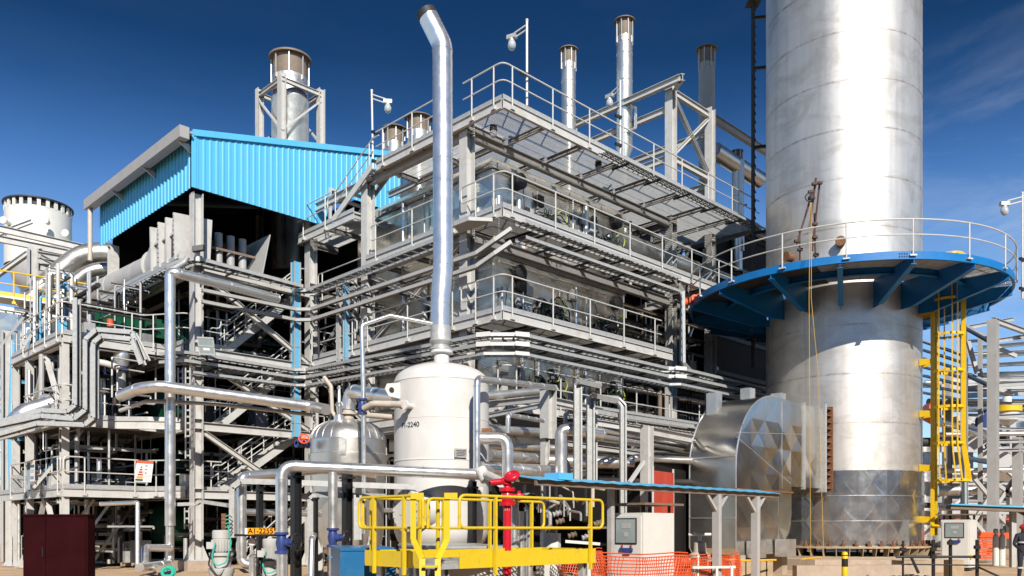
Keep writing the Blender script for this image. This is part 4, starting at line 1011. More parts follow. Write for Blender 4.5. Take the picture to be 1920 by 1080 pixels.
# ------------------------------------------------------------------ chimney
CC = V((14.3, 36.6, 0)); CR = 3.15
t = T('chimney', 'huge silver steel chimney with riveted seams, cut off by the top of the picture', 'chimney', CC)
b = MB(); b.lathe([(CR, 3.9), (CR, 37)], CC, 128); b.build('shell', 'chim', t)
b = MB()
for k in range(1, 17):
    z = 3.9 + k * 1.95; b.lathe([(CR - .01, z - .016), (CR + .008, z - .010), (CR + .008, z + .010), (CR - .01, z + .016)], CC, 128)
b.build('weld_seam', 'chim', t)
b = MB(); z0, z1 = .92, 3.95; nseg, nz_ = 18, 3; rr = random.Random(5)
sub = 4
for i in range(nseg):
    for j in range(nz_):
        R0 = CR + .06
        for a in range(sub):
            pass
        a0, a1 = 2 * math.pi * i / nseg, 2 * math.pi * (i + 1) / nseg; am = (a0 + a1) / 2 + rr.uniform(-.02, .02)
        h0, h1 = z0 + (z1 - z0) * j / nz_, z0 + (z1 - z0) * (j + 1) / nz_; hm = (h0 + h1) / 2 + rr.uniform(-.04, .04)
        def cp(a, h, r): return CC + V((math.cos(a) * r, math.sin(a) * r, h))
        # fan of small triangles to a slightly raised centre keeps the sheet round
        bd = [cp(a0 + (a1 - a0) * k / 6, h0, R0) for k in range(7)] + [cp(a1, h0 + (h1 - h0) * k / 3, R0) for k in range(1, 4)] + [cp(a1 - (a1 - a0) * k / 6, h1, R0) for k in range(1, 7)] + [cp(a0, h1 - (h1 - h0) * k / 3, R0) for k in range(1, 3)]
        ctr = cp(am, hm, R0 + .016)
        # inner ring halfway for a smooth bulge on a round shell
        mid = []
        for p in bd:
            d = (p + ctr) / 2; r_ = math.hypot(d.x - CC.x, d.y - CC.y); k_ = (R0 + .0032) / r_
            mid.append(V((CC.x + (d.x - CC.x) * k_, CC.y + (d.y - CC.y) * k_, d.z)))
        n = len(bd)
        b.add(bd + [ctr], [(k, (k + 1) % n, n) for k in range(n)], False)
b.build('foot_cladding', 'clad', t)
b = MB()
for z in (z0, z0 + (z1 - z0) / 3, z0 + 2 * (z1 - z0) / 3, z1): b.lathe([(CR + .05, z - .02), (CR + .085, z - .012), (CR + .085, z + .012), (CR + .03, z + .02)], CC, 72)
b.build('cladding_band', 'alud', t)
b = MB(); b.lathe([(CR, .92), (CR + .42, .92), (CR + .42, .84), (CR, .84)], CC, 72); b.lathe([(CR, .52), (CR + .5, .52), (CR + .5, .46), (CR, .46)], CC, 72)
for k in range(44):
    a = 2 * math.pi * k / 44; d = V((math.cos(a), math.sin(a), 0)); s = d.cross(Z)
    b.prism([CC + d * CR + Z * .84, CC + d * (CR + .40) + Z * .84, CC + d * (CR + .30) + Z * .52, CC + d * CR + Z * .52], s * .03)
b.build('base_ring', 'tan', t)
for k in range(44):
    a = 2 * math.pi * (k + .5) / 44; d = V((math.cos(a), math.sin(a), 0)); p = CC + d * (CR + .25)
    b = MB(); b.tube(p + Z * .92, p + Z * 1.0, .09, 6); b.tube(p + Z * .92, p + Z * 1.14, .045, 6); b.build('anchor_bolt', 'rust', t)
for k, (px, py) in enumerate([(1576, 452), (1460, 478)]):
    an = math.atan2(px - 960, F); Y = 33.4 if k == 0 else 34.6
    p = P(px, py, Y); d = (V((p.x, p.y, 0)) - CC); d.z = 0; d.normalize(); p = CC + d * CR + Z * p.z
    b = MB(); b.tube(p - d * .05, p + d * .3, .17, 16); b.tube(p + d * .3, p + d * .36, .2, 16); b.build('port', 'rust', t)
for k in range(12):
    b = MB(); a = rad(255 + k * 3.3 - 20); 
# plinth
b = MB(); b.lathe([(4.6, -.2), (4.6, .42), (4.5, .46), (0, .46)], CC, 8, xd=V((math.cos(.2), math.sin(.2), 0))); tag(b.build('concrete_plinth', 'conc'), 'pale concrete plinth under the chimney', 'plinth')

# ring platform
PZ, PR = 11.52, 6.45
t = T('ring_platform', 'bright blue ring platform with grating and pipe rail around the chimney', 'platform', CC + Z * 10.4)
def ring(b, r0, r1, z0, z1, n=96): b.lathe([(r0, z0), (r1, z0), (r1, z1), (r0, z1), (r0, z0)], CC, n)
b = MB()
for k in range(54):
    r = CR + .15 + k * (PR - CR - .25) / 53; ring(b, r - .006, r + .006, PZ - .055, PZ, 72)
for k in range(72):
    a = 2 * math.pi * k / 72; d = V((math.cos(a), math.sin(a), 0)); b.bar(CC + d * (CR + .1) + Z * (PZ - .065), CC + d * PR + Z * (PZ - .065), .01, .02, Z)
b.build('deck', 'grate', t)
b = MB(); ring(b, PR, PR + .012, PZ - .26, PZ + .02); ring(b, PR - .1, PR, PZ - .26, PZ - .245); b.build('fascia', 'blue2', t)
b = MB(); ring(b, 4.85, 4.87, PZ - .32, PZ - .05); ring(b, 4.76, 4.96, PZ - .33, PZ - .32); b.build('ring_beam', 'blue2', t)

b = MB(); n_ = 30; vs = []
for k in range(n_ + 1):
    a = rad(105 + 135 * k / n_); d = V((math.cos(a), math.sin(a), 0)); vs += [CC + d * (CR + .1) + Z * (PZ - .075), CC + d * (PR - .02) + Z * (PZ - .075)]
vs += [p - Z * .008 for p in vs]; m_ = 2 * (n_ + 1)
b.add(vs, [(2 * k, 2 * k + 1, 2 * k + 3, 2 * k + 2) for k in range(n_)] + [(m_ + 2 * k, m_ + 2 * k + 2, m_ + 2 * k + 3, m_ + 2 * k + 1) for k in range(n_)]); b.build('floor_plate', 'dim', t)
NB = 16
for k in range(NB):
    a = rad(270.6) + 2 * math.pi * k / NB; d = V((math.cos(a), math.sin(a), 0)); s = d.cross(Z)
    b = MB(); pl = [CC + d * (CR + .0) + Z * (PZ - .06), CC + d * (PR - .01) + Z * (PZ - .06), CC + d * (PR - .01) + Z * (PZ - .42), CC + d * (CR + .6) + Z * (PZ - 1.15), CC + d * CR + Z * (PZ - 1.15)]
    b.prism([p - s * .01 for p in pl], s * .02)
    b.bar(CC + d * (PR - .02) + Z * (PZ - .42), CC + d * (CR + .6) + Z * (PZ - 1.15), .2, .02, s.cross(d))
    b.build('bracket', 'blue2', t)
aa = [rad(150 + 300 * k / 60) for k in range(61)]
pts = [CC + V((math.cos(a), math.sin(a), 0)) * (PR + .05) + Z * PZ for a in aa]
tb = MB(); tb.path([p + Z * 1.15 for p in pts], .03, 8); g = tb.build('guardrail', 'rail', t)
tb = MB(); tb.path([p + Z * .6 for p in pts], .026, 8); tb.build('mid_rail', 'rail', g)
for k in range(0, 61, 4):
    b = MB(); p = pts[k]; b.tube(p - Z * .16, p + Z * 1.15, .03, 8); d = (p - CC); d.z = 0; d.normalize(); s = d.cross(Z)
    b.bar(p - Z * .14 - s * .12, p - Z * .14 + s * .12, .1, .05, Z); b.build('post', 'rail', g)
# bolts of the fascia splice
b = MB()
for i in range(4):
    for j in range(2):
        a = rad(266 + i * .75); d = V((math.cos(a), math.sin(a), 0)); p = CC + d * (PR + .012) + Z * (PZ - .07 - j * .1); b.tube(p, p + d * .03, .022, 6)
b.build('splice_bolts', 'dark', t)
# step down link to the walkway
t = T('link_rail', 'curved pipe rail stepping down from the second walkway to the ring platform', 'handrail', P(1310, 560, 38))
a_, c_ = W(14.6, -.2, D2 + .1), CC + V((math.cos(rad(150)), math.sin(rad(150)), 0)) * (PR + .05) + Z * PZ
b = MB(); b.path([a_ + Z * .0, a_ + V((.5, -.3, .55)), (a_ + c_) / 2 + Z * .75, c_ + Z * 1.15], .03, 8, .6); b.build('top_rail', 'rail', t)
b = MB(); b.path([a_ - Z * .6, (a_ + c_) / 2 + Z * .1, c_ + Z * .6], .026, 8, .4); b.build('mid_rail', 'rail', t)
# orange rescue bag on the platform end
b = MB(); rr = random.Random(2); p = P(1297, 563, 36.8)
b.path([p + V((-.42, 0, -.12)), p + V((0, 0, 0)), p + V((.42, .1, .2))], .15, 10, .3); b.torus(p + V((.1, -.14, .04)), .12, .07, V((.1, -1, .1)), 12, 6); b.sphere(p + V((-.3, -.05, -.1)), .18, 10, 6)
tag(b.build('rescue_bag', 'orange'), 'crumpled orange bag hanging at the left tip of the ring platform', 'bag')
# ladder with cage
la = math.atan2(CC.x, CC.y) ; 
Lp = P(1748, 1000, 34.3); Lp.z = 0
d = V((Lp.x, Lp.y, 0)) - V((CC.x, CC.y, 0)); d.z = 0; d.normalize(); s = V((-d.y, d.x, 0))
ctr = CC + d * (CR + .52)
t = T('caged_ladder', 'yellow caged ladder climbing the right side of the chimney to the ring platform', 'ladder', ctr)
for q in (-1, 1):
    b = MB(); b.bar(ctr + s * q * .24 + Z * 1.35, ctr + s * q * .24 + Z * (PZ + 1.1), .14, .05, s); b.build('stile', 'yellow2', t)
for k in range(36): b = MB(); b.tube(ctr - s * .24 + Z * (1.5 + k * .3), ctr + s * .24 + Z * (1.5 + k * .3), .016, 6); b.build('rung', 'yellow2', t)
def hoop(z, r=.7, w=.07):
    pts = []
    for k in range(13):
        a = math.pi * (k / 12) ; pts.append(ctr + d * (r * 1.55 * math.sin(a)) + s * (-math.cos(a) * (.24 + (r - .24) * math.sin(a) ** .5)) + Z * z)
    return pts
zs = [3.55, 5.05, 6.5, 7.95, 9.4, 10.8, PZ + 1.05]
for z in zs:
    b = MB(); hp = hoop(z, .84 if z < 4 else .7)
    for k in range(12): b.bar(hp[k], hp[k + 1], .02, .1, Z)
    b.build('hoop', 'yellow2', t)
for k in (1, 3, 4, 6, 8, 9, 11):
    b = MB()
    for i in range(len(zs) - 1):
        b.bar(hoop(zs[i], .84 if zs[i] < 4 else .7)[k], hoop(zs[i + 1], .7)[k], .02, .16, d if k == 6 else s)
    b.build('cage_strip', 'yellow2', t)
for z in (2.0, 4.1, 6.3, 8.4, 10.4):
    for q in (-1, 1):
        b = MB(); b.prism([ctr - d * .5 + s * q * .24 + Z * (z - .14), ctr + s * q * .24 + Z * (z - .09), ctr + s * q * .24 + Z * (z + .09), ctr - d * .5 + s * q * .24 + Z * (z + .14)], s * .02); b.build('bracket', 'yellow2', t)
b = MB()
for q in (-1, 1): b.path([ctr + s * q * .27 + Z * 1.75, ctr + d * .5 + s * q * .3 + Z * 1.7, ctr + d * 1.1 + s * q * .36 + Z * 1.2, ctr + d * 1.45 + s * q * .4 + Z * .45], .06, 8, .5)
b.build('grab_rail', 'yellow2', t)
# thin black ladder left of the chimney
lp = P(1413, 470, 38.5)
t = T('chimney_ladder', 'dark slim ladder standing off the left edge of the chimney', 'ladder', V((lp.x, lp.y, 9)))
for x_, y_ in ((0, 0), (.06, .4)): b = MB(); b.tube(V((lp.x + x_, lp.y + y_, 9)), V((lp.x + x_, lp.y + y_, 30)), .06, 8); b.build('stile', 'dark', t)
for k in range(52): b = MB(); b.tube(V((lp.x - .02, lp.y - .02, 9.2 + k * .4)), V((lp.x + .22, lp.y + .42, 9.1 + k * .4)), .03, 6); b.build('rung', 'dark', t)
for z in (15.1, 19.0, 22.6, 24.9, 28.0):
    b = MB(); b.bar(V((lp.x, lp.y, z)), V((lp.x + .75, lp.y + .1, z + .12)), .12, .12, Z); b.build('bracket', 'black', t)
b = MB(); b.prism([V((lp.x - .3, lp.y - .2, 25.6)), V((lp.x + .3, lp.y - .2, 25.6)), V((lp.x + .3, lp.y + .4, 25.6)), V((lp.x - .3, lp.y + .4, 25.6))], Z * .03); b.build('rest_plate', 'dark', t)
# scaffold tripod with hoist on the ring platform
t = T('hoist_tripod', 'rusty scaffold tube tripod with rope hoist on the ring platform', 'hoist', P(1510, 490, 31.6))
Yh = 31.8
for x0, y0, x1, y1, r in ((1494, 458, 1518, 378, .05), (1518, 425, 1530, 334, .055), (1523, 470, 1537, 342, .05), (1500, 490, 1499, 430, .045), (1529, 488, 1527, 400, .045)):
    b = MB(); b.tube(P(x0, y0, Yh), P(x1, y1, Yh + .2), r * .75, 8); b.build('tube', 'rustd', t)
for x, y in ((1494, 452), (1500, 468), (1528, 420), (1528, 445), (1530, 478), (1537, 343), (1527, 345), (1520, 360), (1523, 372)): b = MB(); b.obox(P(x, y, Yh), (.09, 0, 0), (0, .07, 0), (0, 0, .045)); b.build('coupler', 'rustd', t)
b = MB(); b.sphere(P(1521, 372, Yh), .13, 10, 8); b.torus(P(1517, 370, Yh - .05), .14, .03, V((0, 1, 0)), 12, 6); b.build('pulley', 'dark', t)
each(t, 'rope', 'rope', [lambda b: b.path([P(1519, 380, Yh - .1), P(1517, 560, 29.7), P(1520, 1035, 29.9)], .009, 5), lambda b: b.path([P(1522, 380, Yh - .1), P(1521, 560, 29.7), P(1534, 700, 29.9), P(1545, 1062, 29.5)], .009, 5)])

# breeching duct
t = T('flue_duct', 'creased mirror-finish flue duct curving down from the chimney side', 'duct', W(8, -4.6, 0))
VN, VF = -5.5, -3.67
prof = [(12.75, 6.3), (8.3, 6.4)]
for k in range(1, 15):
    a = math.pi / 2 * k / 14; prof.append((8.3 - 2.65 * math.sin(a), 3.75 + 2.65 * math.cos(a)))
prof += [(5.65, .95), (5.85, .72), (8.2, .72)]
for k in range(1, 7):
    a = math.pi / 2 * k / 6; prof.append((8.2 + 1.45 * math.sin(a), 2.17 - 1.45 * math.cos(a)))
prof += [(9.65, 3.2), (12.75, 3.2)]
bm = bmesh.new(); vs = [bm.verts.new(W(u, VN, z)) for u, z in prof]; bm.faces.new(vs)
cuts = []
for k in range(1, 8): cuts.append((W(5.65 + k * 1.0, VN, 0), UD))
for k in range(1, 7): cuts.append((W(5, VN, .72 + k * .95), Z))
for k in range(-8, 14):
    cuts.append((W(5.65 + k * 1.0, VN, .72), (UD * .95 - Z * 1.0))); cuts.append((W(5.65 + k * 1.0, VN, .72), (UD * .95 + Z * 1.0)))
for co_, no_ in cuts: bmesh.ops.bisect_plane(bm, geom=bm.verts[:] + bm.edges[:] + bm.faces[:], plane_co=co_, plane_no=no_.normalized(), dist=1e-4)
bmesh.ops.triangulate(bm, faces=bm.faces[:])
rr = random.Random(8)
for v_ in bm.verts:
    if not v_.is_boundary: v_.co += VD * rr.uniform(-.03, .024)
bm.verts.index_update(); b = MB(); b.add([v_.co.copy() for v_ in bm.verts], [tuple(x.index for x in f.verts) for f in bm.faces]); bm.free()
b.build('side_sheet', 'duct', t)
b = MB(); b.add([W(u, VF, z) for u, z in prof], [tuple(range(len(prof)))[::-1]]); b.build('far_sheet', 'duct', t)
b = MB(); K = 5; n = len(prof); vs = []
for i, (u, z) in enumerate(prof):
    for k in range(K + 1):
        j = rr.uniform(-.014, .014) if 0 < k < K and 0 < i < n - 1 else 0
        vs.append(W(u + j, VN + (VF - VN) * k / K, z + j * .6))
b.add(vs, [(i * (K + 1) + k, i * (K + 1) + k + 1, (i + 1) * (K + 1) + k + 1, (i + 1) * (K + 1) + k) for i in range(n - 1) for k in range(K)], True); b.build('curved_sheet', 'duct', t)
b = MB(); b.path([W(u, VN - .01, z) for u, z in prof[1:18]], .028, 6); b.path([W(u, VF, z) for u, z in prof[1:18]], .028, 6); b.build('seam', 'alu', t)
b = MB()
for z in (4.1, 2.97, 2.0): b.bx(5.62, 5.66, VN, VF, z - .02, z + .02)
b.build('band', 'alud', t)
for (u, v, z_) in ((uat(1339, -4.0), -4.0, 6.5), (uat(1402, -4.0), -4.0, 6.95), (9.6, -5.0, 6.7)):
    b = MB(); b.bx(u - .2, u + .2, v - .2, v + .2, z_ - .85, z_); b.build('support_box', 'alud', t)
each(t, 'flange', 'galv', [lambda b: b.bx(12.0, 12.14, VN - .22, VF + .2, 3.05, 6.5), lambda b: b.bx(10.55, 10.62, VN - .08, VF + .08, 3.12, 6.42)])
b = MB(); b.bx(5.62, 9.7, VN - .05, VF + .05, 2.94, 3.0); b.build('split_flange', 'rust', t)
for a_, c_ in (((5.7, 4.75), (9.6, 3.3)), ((8.9, 6.3), (8.9, 3.1)), ((5.75, 4.9), (10.5, 5.2)), ((7.3, 2.9), (7.3, .8)), ((8.6, 2.9), (8.6, .8))):
    b = MB(); b.bar(W(a_[0], VN - .006, a_[1]), W(c_[0], VN - .006, c_[1]), .02, .03, VD); b.build('seam', 'alu', t)
b = MB()
for k in range(13): b.bx(12.14, 12.6, VN - .2, VN - .05, 3.2 + k * .26, 3.24 + k * .26)
b.bx(12.6, 12.66, VN - .24, VN + .1, 3.1, 6.45); b.build('expansion_fins', 'rust', t)
each(t, 'support', 'conc', [lambda b: b.bx(5.9, 6.2, VN - .06, VN + .3, -.05, .72), lambda b: b.bx(8.8, 9.2, VN - .06, VF, -.05, .72), lambda b: b.bx(5.75, 6.2, VF - .3, VF, -.05, .72)])
each(t, 'hatch', 'alud', [lambda b: b.bx(8.3, 9.0, VN - .5, VN - .04, .62, 1.25), lambda b: b.bx(6.3, 6.9, VN - .45, VN - .04, .62, 1.2)])
# ------------------------------------------------------------------ white vessel with vent stack
VC = G(828, 22); VR = 1.23
t = T('vessel', 'tall white pressure vessel lettered F1-2240 with domed top', 'vessel', VC)
prof = [(0, 1.0), (.5, 1.02), (.9, 1.12), (1.13, 1.3), (VR, 1.55), (VR, 3.33), (VR + .012, 3.345), (VR + .012, 3.365), (VR, 3.38), (VR, 5.36), (VR + .01, 5.37), (VR + .01, 5.39), (VR, 5.4)]
for k in range(1, 11):
    a = math.pi / 2 * k / 10; prof.append((VR * math.cos(a) ** .85, 5.4 + .5 * math.sin(a)))
b = MB(); b.lathe(prof, VC, 64); b.build('shell', 'white', t)
b = MB(); b.lathe([(.95, 1.2), (.95, .1), (1.1, .1), (1.1, 0)], VC, 40); b.build('skirt', 'white', t)
b = MB(); b.lathe([(.2, 5.85), (.2, 6.18), (.29, 6.2), (.29, 6.27), (.0, 6.27)], VC, 24); b.build('neck', 'white', t)
def vpt(px, off=0.0, py=0, z=None):
    """point on the vessel surface seen at px"""
    x = (px - 960) / F; a_ = x * x + 1; bb = -2 * (x * VC.x + VC.y); cc = VC.x ** 2 + VC.y ** 2 - VR ** 2
    y = (-bb - math.sqrt(max(0, bb * bb - 4 * a_ * cc))) / (2 * a_)
    p = V((x * y, y, z if z is not None else CAMH + (HY - py) / F * y)); n = V((p.x - VC.x, p.y - VC.y, 0)).normalized()
    return p + n * off, n
p, n = vpt(750, 0, 733); s = n.cross(Z)
b = MB(); b.prism([p - n * .05 - Z * .2, p + n * .32 - Z * .16, p + n * .42, p + n * .36 + Z * .15, p - n * .05 + Z * .22], s * .04); b.build('lifting_lug', 'white', t)
b = MB(); b.tube(p + n * .24 - s * .012, p + n * .24 + s * .055, .07, 14); b.build('lug_hole', 'dark', t)
p, n = vpt(772, 0, 762)
b = MB(); b.tube(p - n * .1, p + n * .32, .07, 12); b.tube(p + n * .26, p + n * .33, .13, 16); b.build('nozzle', 'white', t)
nz_p = p + n * .33
# manway on the lower left
p, n = vpt(792, 0, 958); s = Z.cross(n)
n2 = (n * .5 + V((-.85, -.5, 0))).normalized()
b = MB(); b.tube(p - n2 * .5, p + n2 * .42, .40, 28); b.tube(p + n2 * .34, p + n2 * .42, .52, 28); b.tube(p + n2 * .43, p + n2 * .52, .52, 28); mw = b.build('manway', 'white', t)
b = MB(); x, y = frame(n2)
for k in range(18):
    a = 2 * math.pi * k / 18; q = p + n2 * .32 + (x * math.cos(a) + y * math.sin(a)) * .47; b.tube(q, q + n2 * .24, .024, 6)
b.build('bolts', 'steel2', mw)
b = MB(); q = p + n2 * .53; xx = n2.cross(Z).normalized(); b.obox(q + xx * .1, xx * .12, Z * .1, n2 * .004); b.build('plate', 'paper', mw)
# lettering wrapped on the shell
vs, fs = text_mesh('F1-2240', .18, .002)
p, n = vpt(768, 0, 797); s = Z.cross(n); a0 = math.atan2(n.y, n.x)
b = MB(); b.add([V((VC.x + math.cos(a0 + q.x / VR) * (VR + .004 + q.z), VC.y + math.sin(a0 + q.x / VR) * (VR + .004 + q.z), p.z + q.y)) for q in vs], fs); b.build('lettering', 'black', t)
p, n = vpt(800, 0.01, 1005); s = Z.cross(n)


for z_ in (2.4, 4.4):
    b = MB(); b.lathe([(VR - .01, z_ - .014), (VR + .006, z_ - .008), (VR + .006, z_ + .008), (VR - .01, z_ + .014)], VC, 64); b.build('weld_seam', 'white', t)
p, n = vpt(862, 0, 850); s = Z.cross(n)
b = MB(); b.obox(p + n * .05, s * .16, n * .006, Z * .11); b.obox(p + n * .02, s * .02, n * .03, Z * .02); npl = b.build('name_plate', 'alud', t)
each(npl, 'print_band', 'dark', [lambda b, k=k: b.obox(p + n * .058 + Z * (.06 - k * .04), s * (.12 - .02 * (k % 2)), n * .001, Z * .008) for k in range(4)])
def sp(px, py): return P(px, py, 22)
t = T('vent_stack', 'tall silver vent stack rising from the white vessel with a bent open top', 'vent stack', VC + Z * 6.27)
b = MB(); b.path([sp(826, 640), sp(826, 570), sp(831, 497), sp(830.5, 300), sp(829.5, 85), sp(801, 28)], .262, 28, .62, 6, 1.45); b.build('shell', 'alu', t)
b = MB(); b.path([sp(803, 33), sp(798, 23)], .268, 28, 0, caps=False); b.path([sp(806, 39), sp(797.2, 21.6)], .24, 28); b.build('mouth', 'dark', t)
b = MB(); c = VC + Z * 0; b.lathe([(.29, 6.28), (.29, 6.34), (.22, 6.36), (.22, 6.4), (.3, 6.5), (.268, 6.56), (.268, 6.9)], G(826.4, 22), 28); b.build('base_cone', 'galv', t)
pipe('thin bent silver pipe joining the vent stack to the blue valve', [P(683, 1000, 21.3), P(682, 770, 21.3), P(678.5, 610, 21.3), P(731, 592, 21.6), P(815, 608, 21.9)], .058, 'alu', .1, 12, 1.3)

def valve(label, c, ax, s=1.0, wheel=None, wm='black', body='valve', wr=.17):
    c = V(c); ax = V(ax).normalized(); t = T('valve', label, 'valve', c)
    b = MB(); b.lathe([(.07 * s, -.22 * s), (.14 * s, -.22 * s), (.14 * s, -.17 * s), (.09 * s, -.15 * s), (.12 * s, 0), (.09 * s, .15 * s), (.14 * s, .17 * s), (.14 * s, .22 * s), (.07 * s, .22 * s)], c, 18, ax=ax); b.build('body', body, t)
    if wheel is not None:
        w = V(wheel).normalized(); b = MB(); b.tube(c, c + w * .3 * s, .05 * s, 10); b.tube(c + w * .1 * s, c + w * .2 * s, .09 * s, 10); b.build('bonnet', body, t)
        h = c + w * .36 * s; x, y = frame(w); b = MB(); b.torus(h, wr, .022, w, 24, 8)
        for k in range(3):
            a = math.pi * k / 3; d_ = x * math.cos(a) + y * math.sin(a); b.tube(h - d_ * wr, h + d_ * wr, .014, 6)
        b.tube(h - w * .06, h + w * .04, .03, 8); b.build('handwheel', wm, t)
    return t
valve('blue valve on the thin bent pipe left of the white vessel', P(679, 762, 21.3), Z, .9)
pipe('cream pipe bending from the blue valve to the vessel nozzle', [P(683, 766, 21.2), P(700, 757, 21.0), P(735, 758, 20.9), nz_p], .085, 'creamp', .25, 12, 0)
pipe('lower cream pipe behind the valve left of the white vessel', [P(684, 778, 23), P(745, 783, 22.6)], .075, 'creamp', 0, 12, 0)
pipe('silver pipe running down the right flank of the white vessel', [P(1040, 727, 25.5), P(894, 710, 20.4), P(894, 893, 20.4)], .085, 'alu', .2, 14, 1.0)

# stainless drum
DC = G(653, 25); DR = 1.1
t = T('drum', 'short stainless drum with ribbed domed lid left of the white vessel', 'drum', DC)
prof = [(0, .8), (.6, .85), (.95, 1.1), (1.04, 1.5), (1.04, 2.9), (DR, 2.95), (DR, 3.05), (DR + .05, 3.72), (DR + .05, 3.8), (DR, 3.83), (DR, 4.22), (DR + .01, 4.23)]
for k in range(1, 9):
    a = math.pi / 2 * k / 8; prof.append((DR * math.cos(a) ** .8, 4.23 + .62 * math.sin(a)))
b = MB(); b.lathe(prof, DC, 48); b.build('shell', 'stainless', t)
b = MB()
for k in range(24):
    a = 2 * math.pi * k / 24; d_ = V((math.cos(a), math.sin(a), 0)); pts = []
    for q in range(9):
        e_ = math.pi / 2 * q / 8.6; pts.append(DC + d_ * (DR * math.cos(e_) ** .8 + .002) + Z * (4.23 + .622 * math.sin(e_)))
    b.path(pts, .012, 5)
b.build('lid_seams', 'stainless', t)
b = MB(); b.lathe([(.17, 4.8), (.17, 4.98), (.25, 5.0), (.25, 5.06), (.17, 5.08), (.17, 5.2)], DC, 20); b.build('neck', 'creamp', t)
b = MB(); q = DC + V((.05, -DR - .02, 0)); b.box(q.x - .09, q.x + .11, q.y - .05, q.y + .1, 3.72, 4.18); b.build('name_plate', 'alud', t)
for k in range(4):
    a = math.pi / 4 + k * math.pi / 2; b = MB(); b.ib(DC + V((math.cos(a), math.sin(a), 0)) * .95, DC + V((math.cos(a), math.sin(a), 0)) * .95 + Z * 1.4, .16, .16); b.build('leg', 'steel', t)
pipe('fat silver elbow pipe rising from the stainless drum to the white vessel', [DC + Z * 5.15, P(657, 733, 25), P(745, 745, 23.2)], .2, 'alu', .42, 18, .8)
valve('small blue valve with orange handwheel left of the stainless drum', P(567, 832, 24), UD, .9, V((.4, -1, .4)), 'orange', wr=.14)
t = T('relief_valve', 'polished relief valve standing on the stainless drum lid', 'valve', P(636, 790, 24.6))
b = MB(); b.lathe([(.08, -.1), (.16, -.1), (.16, .05), (.07, .1), (.09, .35), (.13, .38), (.05, .5), (.04, .85), (.07, .87), (.03, .95), (0, .95)], P(636, 784, 24.6), 14); b.build('body', 'alu', t)
pipe('brown vent pipe with rounded top beside the relief valve', [P(628, 780, 25), P(623, 772, 25), P(621, 725, 25), P(608, 707, 25.2)], .06, 'creamp', .12, 10, 0)

# ------------------------------------------------------------------ silver pipework in the left foreground
pipe('long silver foreground pipe running level in front of the white vessel', [P(528, 1000, 19), P(528, 873, 19), P(905, 890, 20.4)], .135, 'alu', .3, 18, 1.3)
pipe('silver pipe dropping from the middle of the long foreground pipe', [P(624, 872, 19.35), P(624, 990, 19.35)], .11, 'alud', 0, 16, .8)
pipe('silver pipe with tall vertical leg behind the orange number plate', [P(490, 1062, 21), P(453, 1057, 21), P(453, 893, 21), P(540, 886, 22), P(610, 880, 23), P(700, 893, 24.2)], .12, 'alu', .2, 16, 1.2)
pipe('short level branch pipe above the orange number plate', [P(455, 960, 21), P(600, 963, 22.5)], .085, 'alu', 0, 12, 1.4)
b = MB(); b.path([P(903, 888, 20.4), P(918, 893, 20), P(940, 905, 18.2)], .11, 12, .1); b.path([P(900, 880, 20.3), P(912, 900, 20.2)], .15, 10); tag(b.build('wrapped_joint', 'wrap'), 'white cloth-wrapped joint between the long pipe and the red monitor', 'pipe joint')
for (px, w, y0, Y, lab) in [(555, .19, 882, 19.4, 'thick black post behind the left end of the long pipe'), (487, .13, 908, 20.6, 'black post behind the orange number plate'), (651, .19, 884, 20.3, 'black post behind the dropping silver pipe'), (592, .085, 935, 19.8, 'thin black post left of the blue box'), (886, .15, 902, 20.9, 'black post in front of the right flank of the white vessel')]:
    t = T('pipe_support', lab, 'post', G(px, Y))
    b = MB(); b.ib(G(px, Y), P(px, y0, Y), w, w, UD, .02); b.build('post', 'black', t)
    b = MB(); p = P(px, y0 + (12 if px != 592 else 0), Y); b.bar(p - UD * w * .8, p + UD * w * .8, w * 1.2, .05, Z); b.build('saddle', 'black', t)
    b = MB(); p = G(px, Y); b.obox(p + Z * .02, UD * w, VD * w, Z * .02); b.build('foot', 'black', t)
KW = dict(w=.12, h=.13, rung=.09, cable=False, name='cable_channel', cat='cable channel')
tray('perforated cable channel running level below the long foreground pipe', [P(436, 1008, 20.6), P(436, 914, 20.6), P(452, 902, 20.6), P(560, 905, 20.6), P(905, 918, 21.2)], wd=V((0, 1, 0)), **KW)
tray('perforated cable channel bending down left of the dropping silver pipe', [P(583, 1075, 19.9), P(583, 936, 19.9), P(592, 927, 19.9), P(720, 931, 21)], wd=V((0, 1, 0)), **KW)
tray('short upright perforated channel right of the black post', [P(670, 1012, 20.2), P(670, 926, 20.2)], wd=V((1, .3, 0)), **dict(KW, w=.16))
valve('blue valve with black handwheel under the left leg of the long pipe', P(528, 1018, 19), Z, 1.1, V((1, -.35, .05)), wr=.19)
valve('blue valve with black handwheel under the dropping silver pipe', P(624, 1008, 19.35), Z, 1.0, V((1, -.3, 0)), wr=.15)
pipe('stub pipe continuing below the left blue valve', [P(529, 1036, 19), G(529, 19, .0)], .125, 'alu', 0, 16, .5)
pipe('stub pipe continuing below the right blue valve', [P(624, 1024, 19.35), G(624, 19.35, .0)], .10, 'alu', 0, 16, .5)
b = MB(); b.path([P(592, 1000, 20), P(585, 1010, 19.4), P(583, 1085, 19.2)], .07, 12, .1, bands=.5); tag(b.build('pipe', 'alu'), 'thin silver stub pipe right of the black handwheel', 'pipe')
t = T('number_plate', 'orange number plate reading A1-2255 on a black bar', 'sign', P(480, 1003, 19.2))
b = MB(); b.bar(P(440, 1003.5, 19.2), P(526, 1003.5, 19.0), .05, .05, Z); b.build('bar', 'black', t)
p = P(489, 996, 19.1); b = MB(); b.box(p.x - .30, p.x + .305, p.y - .01, p.y + .01, p.z - .075, p.z + .075); b.build('plate', 'sign', t)
